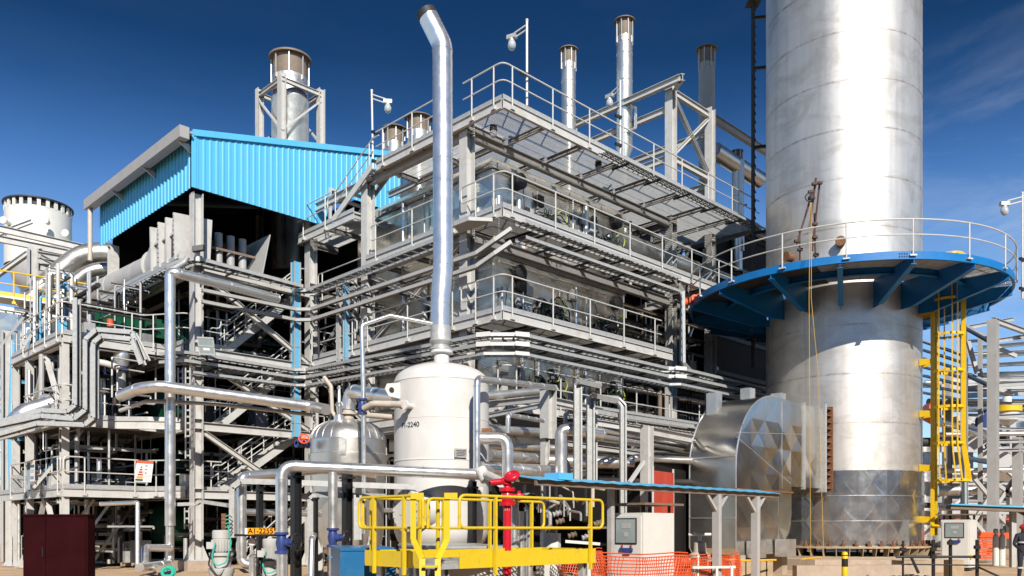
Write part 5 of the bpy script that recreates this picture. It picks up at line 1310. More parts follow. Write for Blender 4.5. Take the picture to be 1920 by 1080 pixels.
b = MB(); b.box(p.x - .36, p.x - .301, p.y - .012, p.y + .008, p.z - .07, p.z + .07); b.build('white_edge', 'paper', t)
lettering('A1-2255', .165, p + V((0, -.014, 0)), V((1, 0, 0)), Z, 'maroon', t)
t = T('pressure_gauge', 'round pressure gauge on a stem below the orange number plate', 'gauge', P(473, 1080, 19.4))
b = MB(); c = P(473, 1016, 19.4); b.lathe([(0, .03), (.085, .03), (.1, .02), (.1, -.04), (0, -.04)], c, 20, ax=V((0, -1, 0))); b.build('dial', 'galv', t)
b = MB(); b.lathe([(0, .0), (.08, .0)], c - V((0, .032, 0)), 20, ax=V((0, -1, 0))); b.bar(c - V((0, .036, 0)), c - V((.04, .036, -.05)), .008, .003); b.build('face', 'paper', t)
b = MB(); b.tube(c - Z * .09, c - Z * .3, .025, 8); b.tube(c - Z * .2, c - Z * .27, .06, 8); b.tube(c - Z * .35, V((c.x, c.y, 0)), .075, 12); b.build('stem', 'alu', t)
def motor(label, px, Y, ytop, r, fan=True, hoses=True):
    c = G(px, Y); zt_ = CAMH + (HY - ytop) / F * Y
    t = T('pump_motor', label, 'pump motor', c)
    b = MB(); b.lathe([(r * 1.35, 0), (r * 1.35, zt_ - 1.05), (r * 1.5, zt_ - 1.0), (r * 1.5, zt_ - .9), (r * 1.1, zt_ - .88), (r * 1.1, zt_ - .62), (r * 1.4, zt_ - .6), (r * 1.4, zt_ - .53)], c, 20); b.build('pump', 'motor', t)
    b = MB(); b.lathe([(r * .9, zt_ - .53), (r, zt_ - .5), (r, zt_ - .2), (r * 1.04, zt_ - .19), (r * 1.04, zt_ - .03), (r * .9, zt_), (0, zt_)], c, 20)
    for k in range(20):
        a = 2 * math.pi * k / 20; d_ = V((math.cos(a), math.sin(a), 0)); b.obox(c + d_ * (r + .012) + Z * (zt_ - .36), d_ * .016, d_.cross(Z) * .006, Z * .13)
    b.build('motor', 'motor', t)
    b = MB(); b.obox(c + V((-r * 1.0, -r * .6, zt_ - .36)), (.09, 0, 0), (0, .06, 0), (0, 0, .08)); b.build('terminal_box', 'motor', t)
    if hoses:
        b = MB(); b.path([c + V((-.05, -r - .06, zt_ - .3)), c + V((-.1, -r - .15, zt_ - .6)), c + V((0, -r - .2, zt_ - .85)), c + V((.22, -r - .1, zt_ - .75)), c + V((.3, -r, zt_ - .3)), c + V((.22, -r, zt_ + .12))], .018, 6, .15); b.build('earth_cable', 'teal', t)
        b = MB(); b.path([c + V((-.12, -r - .08, zt_ - .45)), c + V((-.18, -r - .15, zt_ - .8)), c + V((.05, -r - .15, zt_ - 1.1)), c + V((.15, -r - .05, zt_ - .9))], .02, 6, .12); b.build('cable', 'black', t)
motor('grey vertical pump motor with teal earth cable beside the footing of the tall column', 415, 20, 994, .2)
motor('second grey pump motor standing right of the pressure gauge', 508, 20.4, 1010, .19)
t = T('junction_box', 'brown terminal strip with small cables above the grey pump motor', 'junction box', P(420, 1000, 20.3))
b = MB()
for k in range(5): p = P(420, 966 + k * 7, 20.3); b.obox(p, (.05, 0, 0), (0, .04, 0), (0, 0, .04))
b.build('box', 'rust', t)
b = MB()
for k in range(4): b.path([P(423, 968 + k * 7, 20.2), P(430, 966 + k * 7, 20.2), P(435, 970 + k * 7, 20.4)], .012, 5)
b.build('cable', 'teal', t)

# ------------------------------------------------------------------ pipes against the left bay
pipe('tall silver downpipe standing in front of the left bay', [P(319, 985, 31), P(319, 512, 31), P(331, 512, 31), P(430, 536, 33), P(520, 560, 35)], .19, 'alu', .38, 18, 1.6)
pipe('thinner foot of the tall silver downpipe bending to the left at the ground', [P(318.5, 980, 31), P(318.5, 1056, 31), P(300, 1060, 29.5), P(262, 1064, 28)], .15, 'alu', .3, 14, 1.2)
pipe('small square pipe loop beside the foot of the tall downpipe', [P(320, 1027, 30.7), P(272, 1027, 30), P(272, 1058, 29.6), P(300, 1068, 28.5)], .13, 'alu', .12, 12, 1)
pipe('thin upright silver pipe under the lowest floor of the left bay', [P(190, 945, 30.5), P(258, 942, 29.5), P(258, 1064, 29)], .075, 'alu', .08, 12, 1.5)
pipe('diagonal grey pipe stub entering the top elbow of the tall downpipe', [P(352, 482, 32), P(346, 492, 32), P(312, 512, 31.5)], .1, 'galv', .2, 12, 0)
pipe('long fat silver pipe running across the stairs of the left bay', [P(227, 742, 30.8), P(262, 728, 30), P(300, 724, 30), P(590, 763, 32.6), P(612, 768, 31.5)], .205, 'alu', .5, 20, 1.5)
pipe('thin grey pipe under the long fat pipe', [P(225, 770, 31), P(275, 752, 30.6), P(400, 757, 31.6), P(585, 778, 33)], .075, 'galv', .3, 12, 2)
for lab, pts, Y in [('Outermost', [(-40, 826), (73, 794), (162, 797), (178, 784), (178, 644), (193, 631), (250, 637), (268, 684)], 31.2),
                    ('Middle', [(-40, 806), (80, 780), (142, 786), (163, 769), (163, 638), (184, 619), (250, 624), (276, 676)], 31.5),
                    ('Innermost', [(0, 792), (82, 770), (129, 772), (144, 760), (144, 560)], 31.8)]:
    tray('%s of three bent cable channels folding round the left end column' % lab, [P(x, y, Y) for x, y in pts], w=.3, h=.16, rung=.4, wd=V((0, 1, 0)), cable=False, name='cable_channel', cat='cable channel')
pipe('short fat silver pipe bending at the far left under the channels', [P(22, 800, 33), P(45, 775, 33), P(100, 757, 33.5)], .36, 'alu', .5, 18, .8)
# small vessel on the second floor
t = T('receiver', 'small domed silver receiver with orange hose on the second floor', 'receiver', P(228, 740, 34))
c = P(228, 730, 34)
b = MB(); b.lathe([(.26, .9), (.3, 1.0), (.31, 1.4), (.31, 1.75), (.24, 1.98), (.1, 2.08), (0, 2.1)], c, 24); b.build('dome', 'alu', t)
b = MB(); b.lathe([(.16, 0), (.16, .7), (.2, .72), (.2, .9)], c, 18); b.build('neck', 'galv', t)
b = MB(); b.lathe([(.2, .7), (.24, .75), (.24, .9), (.2, .95)], c, 18); b.torus(c + V((-.45, -.2, .75)), .2, .03, V((1, -.6, 0)), 16, 6); b.build('valve', 'valve', t)
b = MB(); b.path([P(180, 678, 33.5), P(200, 682, 33.4), P(224, 690, 33.6)], .13, 10, .1); b.build('wrap', 'wrap', t)
b = MB(); b.path([P(150, 672, 33.5), P(184, 680, 33.5)], .12, 10); b.build('hose', 'orange', t)
t = T('tube_barrier', 'thin white tube frame in front of the silver receiver', 'frame', P(215, 745, 33))
for (x0, y0) in ((210, 670), (220, 690)):
    b = MB(); b.path([P(x0, 745, 33), P(x0, y0, 33), P(x0 + 50, y0 + 8, 34)], .035, 8, .05); b.build('tube', 'rail', t)
t = T('floodlight', 'square grey floodlight on the corner column of the left bay', 'floodlight', P(388, 655, 32.6))
c = P(387, 649, 32.6); x = V((.97, .25, 0)); y = V((-.05, -.2, .98)); nrm = x.cross(y)
b = MB(); b.obox(c + nrm * .0, x * .3, y * .34, nrm * .1); b.build('housing', 'galv', t)
b = MB(); b.obox(c + nrm * .105, x * .25, y * .28, nrm * .004); gl = b.build('glass', 'screen', t)
b = MB(); b.obox(c + nrm * .112 - y * .12, x * .12, y * .045, nrm * .004); b.build('lamp_tube', 'paper', gl)
b = MB(); b.obox(c + nrm * .115, x * .3, y * .02, nrm * .006); b.obox(c + nrm * .11 + y * .31, x * .3, y * .03, nrm * .012); b.obox(c + nrm * .11 - y * .31, x * .3, y * .03, nrm * .012); b.build('guard', 'galv', t)
b = MB(); b.bar(c - Z * .3 - nrm * .1, c - Z * .55 - nrm * .3, .08, .05); b.build('bracket', 'black', t)
t = T('floodlight', 'small black floodlight clamped on the column in front of the intake hood', 'floodlight', P(370, 470, 32.8))
b = MB(); b.obox(P(372, 466, 32.6), (.2, .05, .05), (0, .1, 0), (0, 0, .1)); b.build('housing', 'black', t)
b = MB(); b.tube(P(371, 472, 32.8), P(371, 490, 32.8), .09, 10); b.build('stem', 'cab', t)
# strips of cable ladder beside the column
for k, (px, y0, y1) in enumerate([(339, 690, 790), (353, 690, 860)]):
    tray('%s galvanised upright cable ladder left of the tall column' % ('Shorter', 'Longer')[k], [P(px, y1, 32.9), P(px, y0, 32.9)], w=.2, h=.1, rung=.25, wd=V((1, 0, 0)), cable=False)
tray('short upright cable ladder low on the tall column', [P(351, 992, 32.8), P(351, 952, 32.8)], w=.2, h=.1, rung=.25, wd=V((1, 0, 0)), cable=False)
tray('long perforated channel running at the foot level of the left bay stairs', [P(330, 946, 31.5), P(368, 945, 31.5), P(376, 940, 31.5), P(430, 948, 31), P(440, 950, 28)], w=.18, h=.12, rung=.2, cable=False, name='cable_channel', cat='cable channel')
# notice boards
def board(label, px, py, Y, w, h, rot, tilt, bands):
    c = P(px, py, Y); x = V((math.cos(rot), math.sin(rot), -tilt)).normalized(); y = V((0.12 * (1 if tilt else 0), 0, 1)).normalized(); n_ = x.cross(y).normalized()
    t = T('notice_board', label, 'notice board', c - Z * h / 2)
    b = MB(); b.obox(c, x * w / 2, y * h / 2, n_ * .006); b.build('board', 'paper', t)
    for (m, x0, x1, y0, y1) in bands:
        b = MB(); b.obox(c + x * w * (x0 + x1 - 1) / 2 + y * h * (y0 + y1 - 1) / 2 + n_ * .009, x * w * (x1 - x0) / 2, y * h * (y1 - y0) / 2, n_ * .003); b.build('print_band', m, t)
txt = [('steel2', .1, .9, .1 + k * .055, .12 + k * .055) for k in range(6)]
board('white notice board with green heading on the left guardrail', 61, 883, 32.6, .48, .8, -.75, 0, [('green', .06, .94, .66, .8), ('sign', .3, .7, .88, .93)] + [('steel2', .08, .92, .42 + k * .06, .45 + k * .06) for k in range(3)] + [('valve', .1 + k * .2, .2 + k * .2, .1, .25) for k in range(4)])
board('tilted notice board with orange heading and coloured pyramid on the lowest floor guardrail', 270, 884, 32.2, .62, .80, .1, .05, [('orange', 0, 1, .88, 1), ('green', .05, .5, .04, .13), ('sign', .1, .48, .16, .26), ('redp', .15, .46, .30, .38), ('redp', .2, .43, .42, .5), ('redp', .24, .4, .54, .62), ('redp', .28, .37, .66, .74)] + [('orange', .55, .68, .4 + k * .17, .46 + k * .17) for k in range(3)] + [('steel2', .55, .95, .08 + k * .06, .1 + k * .06) for k in range(5)])
# locker made up in place of a flat maroon block
t = T('locker', 'made-up dark maroon locker in place of a flat dark block, lower left', 'locker', G(104, 22))
c = G(104, 22); zt_ = CAMH + 23 / F * 22
b = MB(); b.box(c.x - .84, c.x + .84, c.y, c.y + .4, 0.05, zt_); b.build('body', 'maroon', t)
b = MB(); b.box(c.x - .78, c.x - .25, c.y - .02, c.y, .12, zt_ - .06); b.box(c.x - .23, c.x + .78, c.y - .02, c.y, .12, zt_ - .06); dr = b.build('door', 'maroon', t)
b = MB(); b.box(c.x - .32, c.x - .29, c.y - .06, c.y - .02, .9, 1.15); b.build('handle', 'black', dr)
b = MB(); b.box(c.x - .86, c.x + .86, c.y - .03, c.y + .42, zt_, zt_ + .04); b.box(c.x - .84, c.x + .84, c.y + .02, c.y + .38, 0, .05); b.build('rim', 'maroon', t)
t = T('hose_reel', 'dark teal hose reel lying on the dirt beside the downpipe foot', 'hose reel', P(310, 1078, 24))
b = MB(); c = P(314, 1073, 24); b.torus(c, .14, .05, V((.3, -1, .3)), 16, 8); b.torus(c + V((.05, .06, .02)), .12, .05, V((.3, -1, .3)), 16, 8); b.build('coil', 'teal', t)
b = MB(); b.tube(c - V((.25, 0, .06)), c + V((.1, 0, .0)), .05, 8); b.build('handle', 'black', t)
for k, (px, Y, w) in enumerate([(48, 33, .7), (100, 36, .7)]):
    pass
t = T('timber', 'pale timber bearers lying behind the tall column footing', 'timber', G(300, 36))
b = MB(); b.bar(G(230, 37, .1), G(330, 36, .1), .25, .2, Z); b.bar(G(345, 36, .12), G(430, 37, .12), .4, .24, Z); b.build('plank', 'tan', t)
# ------------------------------------------------------------------ pipe rack right of the vessel
t = T('steel_rack', 'beige column and beam rack carrying silver pipes right of the white vessel', 'pipe rack', G(1028, 25.5))
b = MB(); b.ib(P(1028, 822, 25.5), P(1028, 729, 25.5), .36, .36, UD, .024); b.obox(P(1028, 729, 25.5), UD * .22, VD * .22, Z * .015); b.build('column', 'steel', t)
b = MB(); b.ib(G(1022, 25.6), P(1022, 822, 25.6), .2, .2, UD, .02); b.build('column', 'steel', t)
b = MB(); b.ib(G(1213, 26.5), P(1213, 799, 26.5), .3, .3, UD, .024); b.build('column', 'steel', t)
for p, q, w, h, m in [(P(1222, 809, 26.7), P(1298, 824, 29.5), .2, .26, 'steel'), (P(1038, 752, 25.8), P(1130, 772, 28), .2, .2, 'steel'), (P(905, 782, 27), P(1018, 760, 25.7), .12, .14, 'galv'), (P(1100, 790, 26.5), P(1300, 822, 30), .16, .2, 'steel'), (P(905, 760, 28.5), P(1015, 748, 26.5), .14, .2, 'steel2'), (P(1050, 830, 27.5), P(1205, 852, 30), .14, .18, 'steel2')]:
    b = MB(); b.ib(p, q, w, h, t=.014); b.build('beam', m, t)
b = MB(); b.bar(P(1218, 850, 26.6), P(1180, 905, 26.0), .1, .1); b.build('brace', 'steel', t)
b = MB(); b.bar(P(1165, 905, 27), P(1165, 880, 27), .1, .1); b.build('brace', 'steel', t)
# silver pipes in and around the rack
ep = pipe('fat silver pipe with upright elbow and rounded end in the rack', [P(1052, 903, 23.2), P(1052, 806, 23.2), P(1075, 806, 23.2), P(1126, 814, 24)], .17, 'alu', .3, 18, .9)
b = MB(); b.sphere(P(1126, 814, 24), .172, 16, 10); b.build('end_cap', 'alu', ep)
pipe('silver elbow pipe at the right flank of the white vessel', [P(902, 822, 20.6), P(951, 822, 20.6), P(952, 905, 20.6)], .145, 'alu', .24, 18, .6)
pipe('slim silver pipe rising from the elbow and turning into the rack', [P(952, 812, 20.8), P(953, 778, 20.8), P(1018, 789, 24)], .06, 'alu', .1, 12, .8)
pipe('fat silver pipe low across the rack with blue reflection', [P(900, 879, 21.2), P(1034, 885, 24.0)], .19, 'alu', 0, 20, .8)
pipe('fat silver pipe with taped end across the rack behind the elbow', [P(915, 853, 23), P(1000, 861, 26), P(1015, 863, 26.3)], .17, 'alu', 0, 18, .9)
pipe('long fat silver pipe ending in a taper in the middle of the rack', [P(985, 862, 27), P(1150, 868, 27.5)], .2, 'stainless', 0, 18, 1.1)
b = MB(); b.lathe([(.2, 0), (.2, .12), (.12, .34), (.12, .7)], P(1150, 868, 27.5), 18, ax=(P(1150, 868, 27.5) - P(985, 862, 27))); tag(b.build('pipe_reducer', 'stainless'), 'tapered reducer on the long fat pipe in the rack', 'pipe reducer')
pipe('silver pipe rising left to right behind the white rack column', [P(1175, 868, 28), P(1192, 858, 28), P(1300, 864, 30)], .13, 'alu', .3, 16, 1.3)
for k, (x0, y0, Y0, x1, y1, Y1, r, m, lab) in enumerate([(1125, 806, 27, 1300, 838, 31, .12, 'alu', 'topmost'), (1120, 818, 28.5, 1300, 846, 32, .16, 'stainless', 'second'), (905, 835, 28, 1200, 848, 31, .13, 'alud', 'third'), (1050, 838, 29, 1300, 857, 32.5, .14, 'stainless', 'fourth'), (905, 805, 27, 1040, 812, 29, .15, 'alud', 'leftmost'), (905, 744, 27.5, 1012, 733, 28.5, .14, 'stainless', 'highest'), (905, 900, 25, 1300, 905, 30, .12, 'dim', 'lowest'), (1030, 885, 27, 1110, 888, 28.2, .15, 'alu', 'short blue-tinted')]):
    pipe('%s of the parallel silver pipes crossing the rack' % lab, [P(x0, y0, Y0), P(x1, y1, Y1)], r, m, 0, 14, 1.4)
pipe('rust-topped flange stub at the right edge of the white vessel', [P(903, 812, 20.9), P(922, 812, 20.9)], .12, 'rust', 0, 14, 0)
for k, (pts, Y, w) in enumerate([([(1083, 905), (1083, 724), (1090, 717), (1128, 722)], 22.6, .2), ([(1107, 905), (1107, 750), (1114, 742), (1160, 749)], 23.2, .2), ([(1168, 975), (1168, 762), (1158, 750), (1128, 746)], 24.8, .17), ([(1115, 905), (1115, 770)], 24, .1), ([(1066, 905), (1066, 876), (1060, 862), (1060, 778), (1066, 771)], 23.6, .07)]):
    tray('%s upright cable channel rising from behind the blue canopy' % ('Leftmost tall', 'Second tall', 'Right hand long', 'Thin middle', 'Kinked slim')[k], [P(x, y, Y) for x, y in pts], w=w, h=.12, rung=.25, wd=V((1, .25, 0)), cable=False, name='cable_channel', cat='cable channel')
tray('horizontal perforated tray linking the upright channels in the rack', [P(1112, 772, 24.4), P(1160, 781, 25.2), P(1295, 800, 29)], w=.25, h=.12, rung=.2, cable=False)
# clutter boxes, black backing sheet in place of shade under the rack
t = T('dark_backing', 'black backing sheet standing in for shade under the pipe rack', 'wall', W(5, 1.8, 0))
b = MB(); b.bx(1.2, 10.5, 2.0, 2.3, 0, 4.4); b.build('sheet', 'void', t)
b = MB()
for k in range(6): b.bx(1.2 + k * 1.8, 1.3 + k * 1.8, 1.92, 2.0, 0, 4.4)
b.build('post', 'dark', t)
t = T('manifold', 'clutter of small valves and copper tubes under the pipe rack', 'manifold', G(1090, 22))
rr = random.Random(21)
for k in range(16):
    x = rr.uniform(1010, 1140); y = rr.uniform(935, 1010); Y = rr.uniform(21, 23)
    b = MB(); b.path([P(x, y, Y), P(x, y - rr.uniform(10, 40), Y), P(x + rr.uniform(-40, 40), y - rr.uniform(10, 40), Y + .5)], rr.choice((.02, .03, .05)), 8, .08); b.build('tube', rr.choice(('creamp', 'galv', 'alud', 'dark', 'galv')), t)
for k in range(7):
    b = MB(); p = P(rr.uniform(1010, 1140), rr.uniform(940, 1010), 21.5); b.lathe([(.03, -.12), (.08, -.1), (.05, -.05), (.09, 0), (.05, .05), (.08, .1), (.03, .12)], p, 10, ax=V((1, 0, .3))); b.build('valve', rr.choice(('galv', 'brown', 'valve')), t)
for k, (px, r, y0) in enumerate([(964, .1, 945), (977, .085, 960), (992, .085, 955)]):
    pipe('%s of three upright silver pipes behind the red monitor' % ('left', 'middle', 'right')[k], [G(px, 18.3), P(px, y0, 18.3)], r, 'alu', 0, 14, .7)
valve('black handwheel valve behind the yellow guardrail right of the red monitor', P(992, 940, 18.2), Z, .8, V((.2, -1, 0)), body='galv', wr=.13)
pipe('white insulated post behind the yellow guardrail', [G(1032, 19.5), P(1032, 1000, 19.5)], .24, 'cab', 0, 8, 0)

# ------------------------------------------------------------------ red monitor
t = T('fire_monitor', 'bright red fire monitor standpipe lettered 017 behind the yellow guardrail', 'fire monitor', G(951, 16.4))
c = G(951, 16.4)
def mz(py): return CAMH + (HY - py) / F * 16.4
b = MB(); b.lathe([(.078, 0), (.078, mz(945))], c, 20); b.build('standpipe', 'red', t)
b = MB()
for z in (mz(945), mz(918)): b.lathe([(.08, -.035), (.15, -.035), (.15, -.005), (.155, -.004), (.155, .03), (.08, .03)], c + Z * z, 20)
b.lathe([(.085, mz(945)), (.12, mz(938)), (.13, mz(930)), (.085, mz(921))], c, 18); b.tube(c + Z * mz(932), c + V((.32, -.02, mz(930))), .055, 10); b.tube(c + V((.2, -.02, mz(930))), c + V((.26, -.02, mz(930))), .1, 12); b.build('valve_body', 'red', t)
b = MB(); b.lathe([(.08, mz(918)), (.06, mz(912)), (.1, mz(908)), (.08, mz(904))], c, 16); b.path([c + V((-.32, 0, mz(905))), c + V((-.12, 0, mz(903))), c + V((.08, -.03, mz(897)))], .065, 12, .1); b.torus(c + V((.09, -.05, mz(893))), .11, .055, V((-.3, -.55, .8)), 20, 10); b.tube(c + V((.0, -.02, mz(895))), c + V((.2, -.05, mz(891))), .06, 10); b.build('nozzle', 'red', t)
b = MB()
for k in range(12):
    a = 2 * math.pi * k / 12; q = c + V((math.cos(a), math.sin(a), 0)) * .125
    for z in (mz(945), mz(918)): b.tube(q + Z * (z - .05), q + Z * (z + .045), .014, 6)
b.build('bolts', 'red', t)
b = MB(); vs, fs = text_mesh('017', .09, .001); b.add([c + V((math.sin(q.x / .08) * .081, -math.cos(q.x / .08) * .081, mz(955) + q.y)) for q in vs], fs); b.build('lettering', 'paper', t)

# ------------------------------------------------------------------ yellow step-over platform
K = G(830, 13.4); K.z = 1.12
def Kp(u, v, z=0): return K + UD * u + VD * v + Z * z
t = T('step_platform', 'yellow painted step-over platform with looped guardrails in the foreground', 'platform', V((K.x, K.y, 0)))
b = MB(); 
def kbox(b, u0, u1, v0, v1, z0, z1): b.obox(Kp((u0 + u1) / 2, (v0 + v1) / 2, (z0 + z1) / 2), UD * (u1 - u0) / 2, VD * (v1 - v0) / 2, Z * (z1 - z0) / 2)
for k in range(46): kbox(b, .05 + k * .083, .058 + k * .083, .02, 1.35, -.03, 0)
for k in range(10): kbox(b, .05, 3.8, .05 + k * .14, .056 + k * .14, -.03, -.004)
for k in range(9): kbox(b, .05, 1.2, 1.4 + k * .083, 1.408 + k * .083, -.03, 0)
b.build('deck', 'galv', t)
for (u0, u1, v0, v1) in [(.35, 3.8, -.012, .0), (3.8, 3.812, -.0, 1.4), (.3, 3.8, 1.4, 1.412), (-.012, 0, .45, 2.1), (0, 1.3, 2.1, 2.112), (1.3, 1.312, 1.412, 2.1)]:
    b = MB(); kbox(b, u0, u1, v0, v1, -.13, .14); b.build('kick_plate', 'yellow', t)
def krail(pts, post, loops=True, h=1.06):
    P_ = [Kp(a, c) for a, c in pts]; d_ = (P_[-1] - P_[0]).normalized()
    b = MB(); full = [P_[0] + Z * h * .5, P_[0] + Z * h, P_[-1] + Z * h, P_[-1] + Z * h * .5]
    b.path(full + [P_[0] + Z * h * .5, P_[0] + Z * h * .75], .026, 10, .13, 5); g = b.build('guardrail', 'yellow', t)
    for f in post:
        p = P_[0].lerp(P_[-1], f); b = MB(); b.bar(p - Z * .25, p + Z * h, .06, .045, d_); b.build('post', 'yellow', g)
krail([(.30, -.06), (3.95, -.06)], (.22, .9)); krail([(-.06, .42), (-.06, 2.2)], (.28, .75))
krail([(.9, 1.47), (3.95, 1.47)], (.12, .5, .88)); krail([(-.0, 2.17), (1.5, 2.17)], (.12, .85)); krail([(1.38, 1.6), (1.38, 2.15)], (.3,))
b = MB()
cd = (UD - VD).normalized()     # across the gap at the cut corner, facing the camera
for px, lean in ((775, 1), (838, -1)):
    p0 = P(px, 1012, 13.3); p1 = P(px, 926, 13.3); p2 = P(px + lean * 17, 1048, 13.0); p3 = P(px + lean * 17, 1110, 12.9)
    b = MB(); w_ = .09
    b.bar(p0, p1 , .09, .02, V((0, 1, 0))); b.bar(p0, p2, .09, .02, V((0, 1, 0))); b.bar(p2, p3, .09, .02, V((0, 1, 0)))
    q = P(px + (14 if lean > 0 else 14), 930, 13.3); b.bar(P(px - 5, 930, 13.27), q + V((.05, -.03, 0)), .02, .1, Z); b.build('grab_post', 'yellow', t)
b = MB()
for k in range(3): b.bar(P(792, 1062 + k * 22, 12.95), P(821, 1062 + k * 22, 12.95), .16, .03, Z)
b.build('step', 'yellow', t)
for (u, v) in ((.2, .2), (3.6, .15), (3.6, 1.25), (.2, 1.9), (1.15, 1.9)):
    b = MB(); b.ib(Kp(u, v, -1.12), Kp(u, v, -.04), .12, .12, UD); b.build('leg', 'galv', t)
b = MB(); kbox(b, .0, 3.8, .02, .08, -.13, -.035); kbox(b, .02, .08, .0, 2.1, -.13, -.035); b.build('edge_beam', 'galv', t)
# blue box and grey box
t = T('blue_bin', 'blue steel bin half hidden behind the yellow platform', 'bin', G(640, 17))
a0, a1 = P(620, 1023, 17.6), V((0, 0, 0)); zt_ = a0.z; a1 = V((-3.08, 15.15, zt_)); d_ = (a1 - a0); n_ = d_.cross(Z).normalized() * -1
if n_.x < 0: n_ = -n_
q = [a0, a1, a1 + n_ * 1.0, a0 + n_ * 1.0]
b = MB(); b.prism([V((p.x, p.y, .08)) for p in q], Z * (zt_ - .12)); b.build('body', 'bluebox', t)
b = MB(); c = sum(q, V((0, 0, 0))) / 4; b.prism([c + (p - c) * 1.015 - Z * .045 for p in q], Z * .05); b.build('lid', 'bluebox', t)
b = MB(); p = a0.lerp(a1, .3) - Z * .22 - n_ * .03; dd = d_.normalized(); b.path([p - dd * .09, p - dd * .09 - n_ * .07, p + dd * .09 - n_ * .07, p + dd * .09], .016, 8, .03); b.build('handle', 'bluebox', t)
b = MB(); b.prism([V((p.x, p.y, 0)) for p in [c + (p - c) * .9 for p in q]], Z * .08); b.build('base', 'dark', t)
t = T('grey_crate', 'flat light grey crate behind the yellow platform posts', 'crate', G(800, 17))
a0 = P(748, 1020, 18.6); zt_ = a0.z
q = [a0, V((-1.3, 15.9, zt_)), V((.1, 16.6, zt_)), V((-.9, 19.4, zt_))]
b = MB(); b.prism([V((p.x, p.y, .05)) for p in q], Z * (zt_ - .09)); b.build('body', 'steel2', t)
b = MB(); c = sum(q, V((0, 0, 0))) / 4; b.prism([c + (p - c) * 1.02 - Z * .04 for p in q], Z * .045); b.build('lid', 'galv', t)

# ------------------------------------------------------------------ blue canopy and cabinets
t = T('canopy', 'low blue corrugated canopy on grey posts in front of the mirror duct', 'canopy', G(1290, 22))
e0 = P(1012, 899, 16.6); zc = e0.z
L_ = 9.9; b = MB(); n_ = int(L_ / .25); vs = []
for i in range(n_ + 1):
    for k, (o, zz_) in enumerate(((0, 0), (.75, .12))):
        vs.append(e0 + UD * (L_ * i / n_) + VD * o + Z * (zz_ + (.008 if i % 2 else -.008)))
b.add(vs, [(2 * i, 2 * i + 2, 2 * i + 3, 2 * i + 1) for i in range(n_)]); b.add([p - Z * .008 for p in vs], [(2 * i + 1, 2 * i + 3, 2 * i + 2, 2 * i) for i in range(n_)]); b.build('sheet', 'blue', t)
b = MB(); b.bar(e0 + VD * .12 - Z * .06, e0 + UD * L_ + VD * .12 - Z * .06, .06, .1, Z); b.bar(e0 + VD * .65 + Z * .03, e0 + UD * L_ + VD * .65 + Z * .03, .06, .1, Z); b.build('purlin', 'brown', t)
b = MB(); b.obox(e0 + UD * .95 + VD * .35 + Z * .11, UD * .22, VD * .2, Z * .07); b.build('flashing', 'blue', t)
for s_ in (6.75, 8.7):
    p = e0 + UD * s_ + VD * .15
    b = MB(); b.bar(V((p.x, p.y, 0)), p - Z * .1, .19, .14, UD); b.build('post', 'steel2', t)
    b = MB()
    for q in (-1, 1): b.bar(p - Z * .55, p - Z * .1 + UD * q * .48, .07, .07)
    b.build('knee_brace', 'steel2', t)
p = e0 + UD * 3.0 + VD * .6; b = MB(); b.bar(V((p.x, p.y, 0)), p + Z * .1, .12, .12, UD); b.build('post', 'steel2', t)

def cabinet(label, px, Y, du, dv, ztop, win):
    c = G(px, Y); t = T('cabinet', label, 'cabinet', c)
    def Cp(u, v, z): return c + UD * u + VD * v + Z * z
    b = MB(); b.obox(Cp(du / 2, dv / 2, ztop / 2 + .05), UD * du / 2, VD * dv / 2, Z * (ztop / 2 - .05)); b.build('body', 'cab', t)
    b = MB(); b.obox(Cp(du / 2, dv / 2, .05), UD * (du / 2 - .04), VD * (dv / 2 - .04), Z * .05); b.build('plinth', 'dark', t)
    b = MB(); b.obox(Cp(-.01, dv / 2, ztop / 2 + .05), UD * .012, VD * (dv / 2 - .05), Z * (ztop / 2 - .12)); d = b.build('door', 'cab', t)
    b = MB(); b.obox(Cp(-.03, dv * .52, ztop - .42), UD * .012, VD * dv * .34, Z * .3); wf = b.build('window', 'black', d)
    b = MB(); b.obox(Cp(-.045, dv * .52, ztop - .42), UD * .004, VD * dv * .31, Z * .27); b.build('pane', 'screen', wf)
    b = MB(); b.obox(Cp(-.052, dv * .5, ztop - .30), UD * .004, VD * dv * .14, Z * .06); b.obox(Cp(-.052, dv * .5, ztop - .5), UD * .004, VD * dv * .06, Z * .05); b.build('display', 'steel2', wf)
    b = MB(); b.obox(Cp(-.05, dv * .5, ztop - .85), UD * .02, VD * dv * .2, Z * .04); b.obox(Cp(-.05, dv * .47, ztop - .92), UD * .02, VD * dv * .1, Z * .03); b.build('handle', 'valve', d)
    b = MB()
    for q in (.36, .64): b.obox(Cp(-.03, dv * q, ztop - .77), UD * .015, VD * .02, Z * .025)
    b.build('lamp', 'redp', d)
    b = MB(); b.obox(Cp(du / 2 + .02, dv / 2, ztop + .2), UD * (du / 2 + .16), VD * (dv / 2 + .16), Z * .025); r = b.build('rain_roof', 'brown', t)
    for u in (.08, du - .08):
        for v in (.08, dv - .08): b = MB(); b.bar(Cp(u, v, ztop), Cp(u, v, ztop + .18), .06, .06); b.build('stay', 'dark', r)
    return t
cabinet('white control cabinet with window and rain roof beside the orange netting', 1206, 19.2, 1.22, .9, 2.0, 0)
cabinet('second white control cabinet behind the scaffold rail right of the chimney', 1818, 33.0, .9, 1.05, 1.98, 0)
t = T('red_panel', 'tall red painted panel behind the white rack column', 'panel', G(1242, 25.5))
b = MB(); p, q = P(1224, 985, 25.3), P(1262, 985, 26.6); b.bar(V((p.x, p.y, 2.45)), V((q.x, q.y, 2.45)), .06, 1.86, Z); b.build('sheet', 'redp', t)
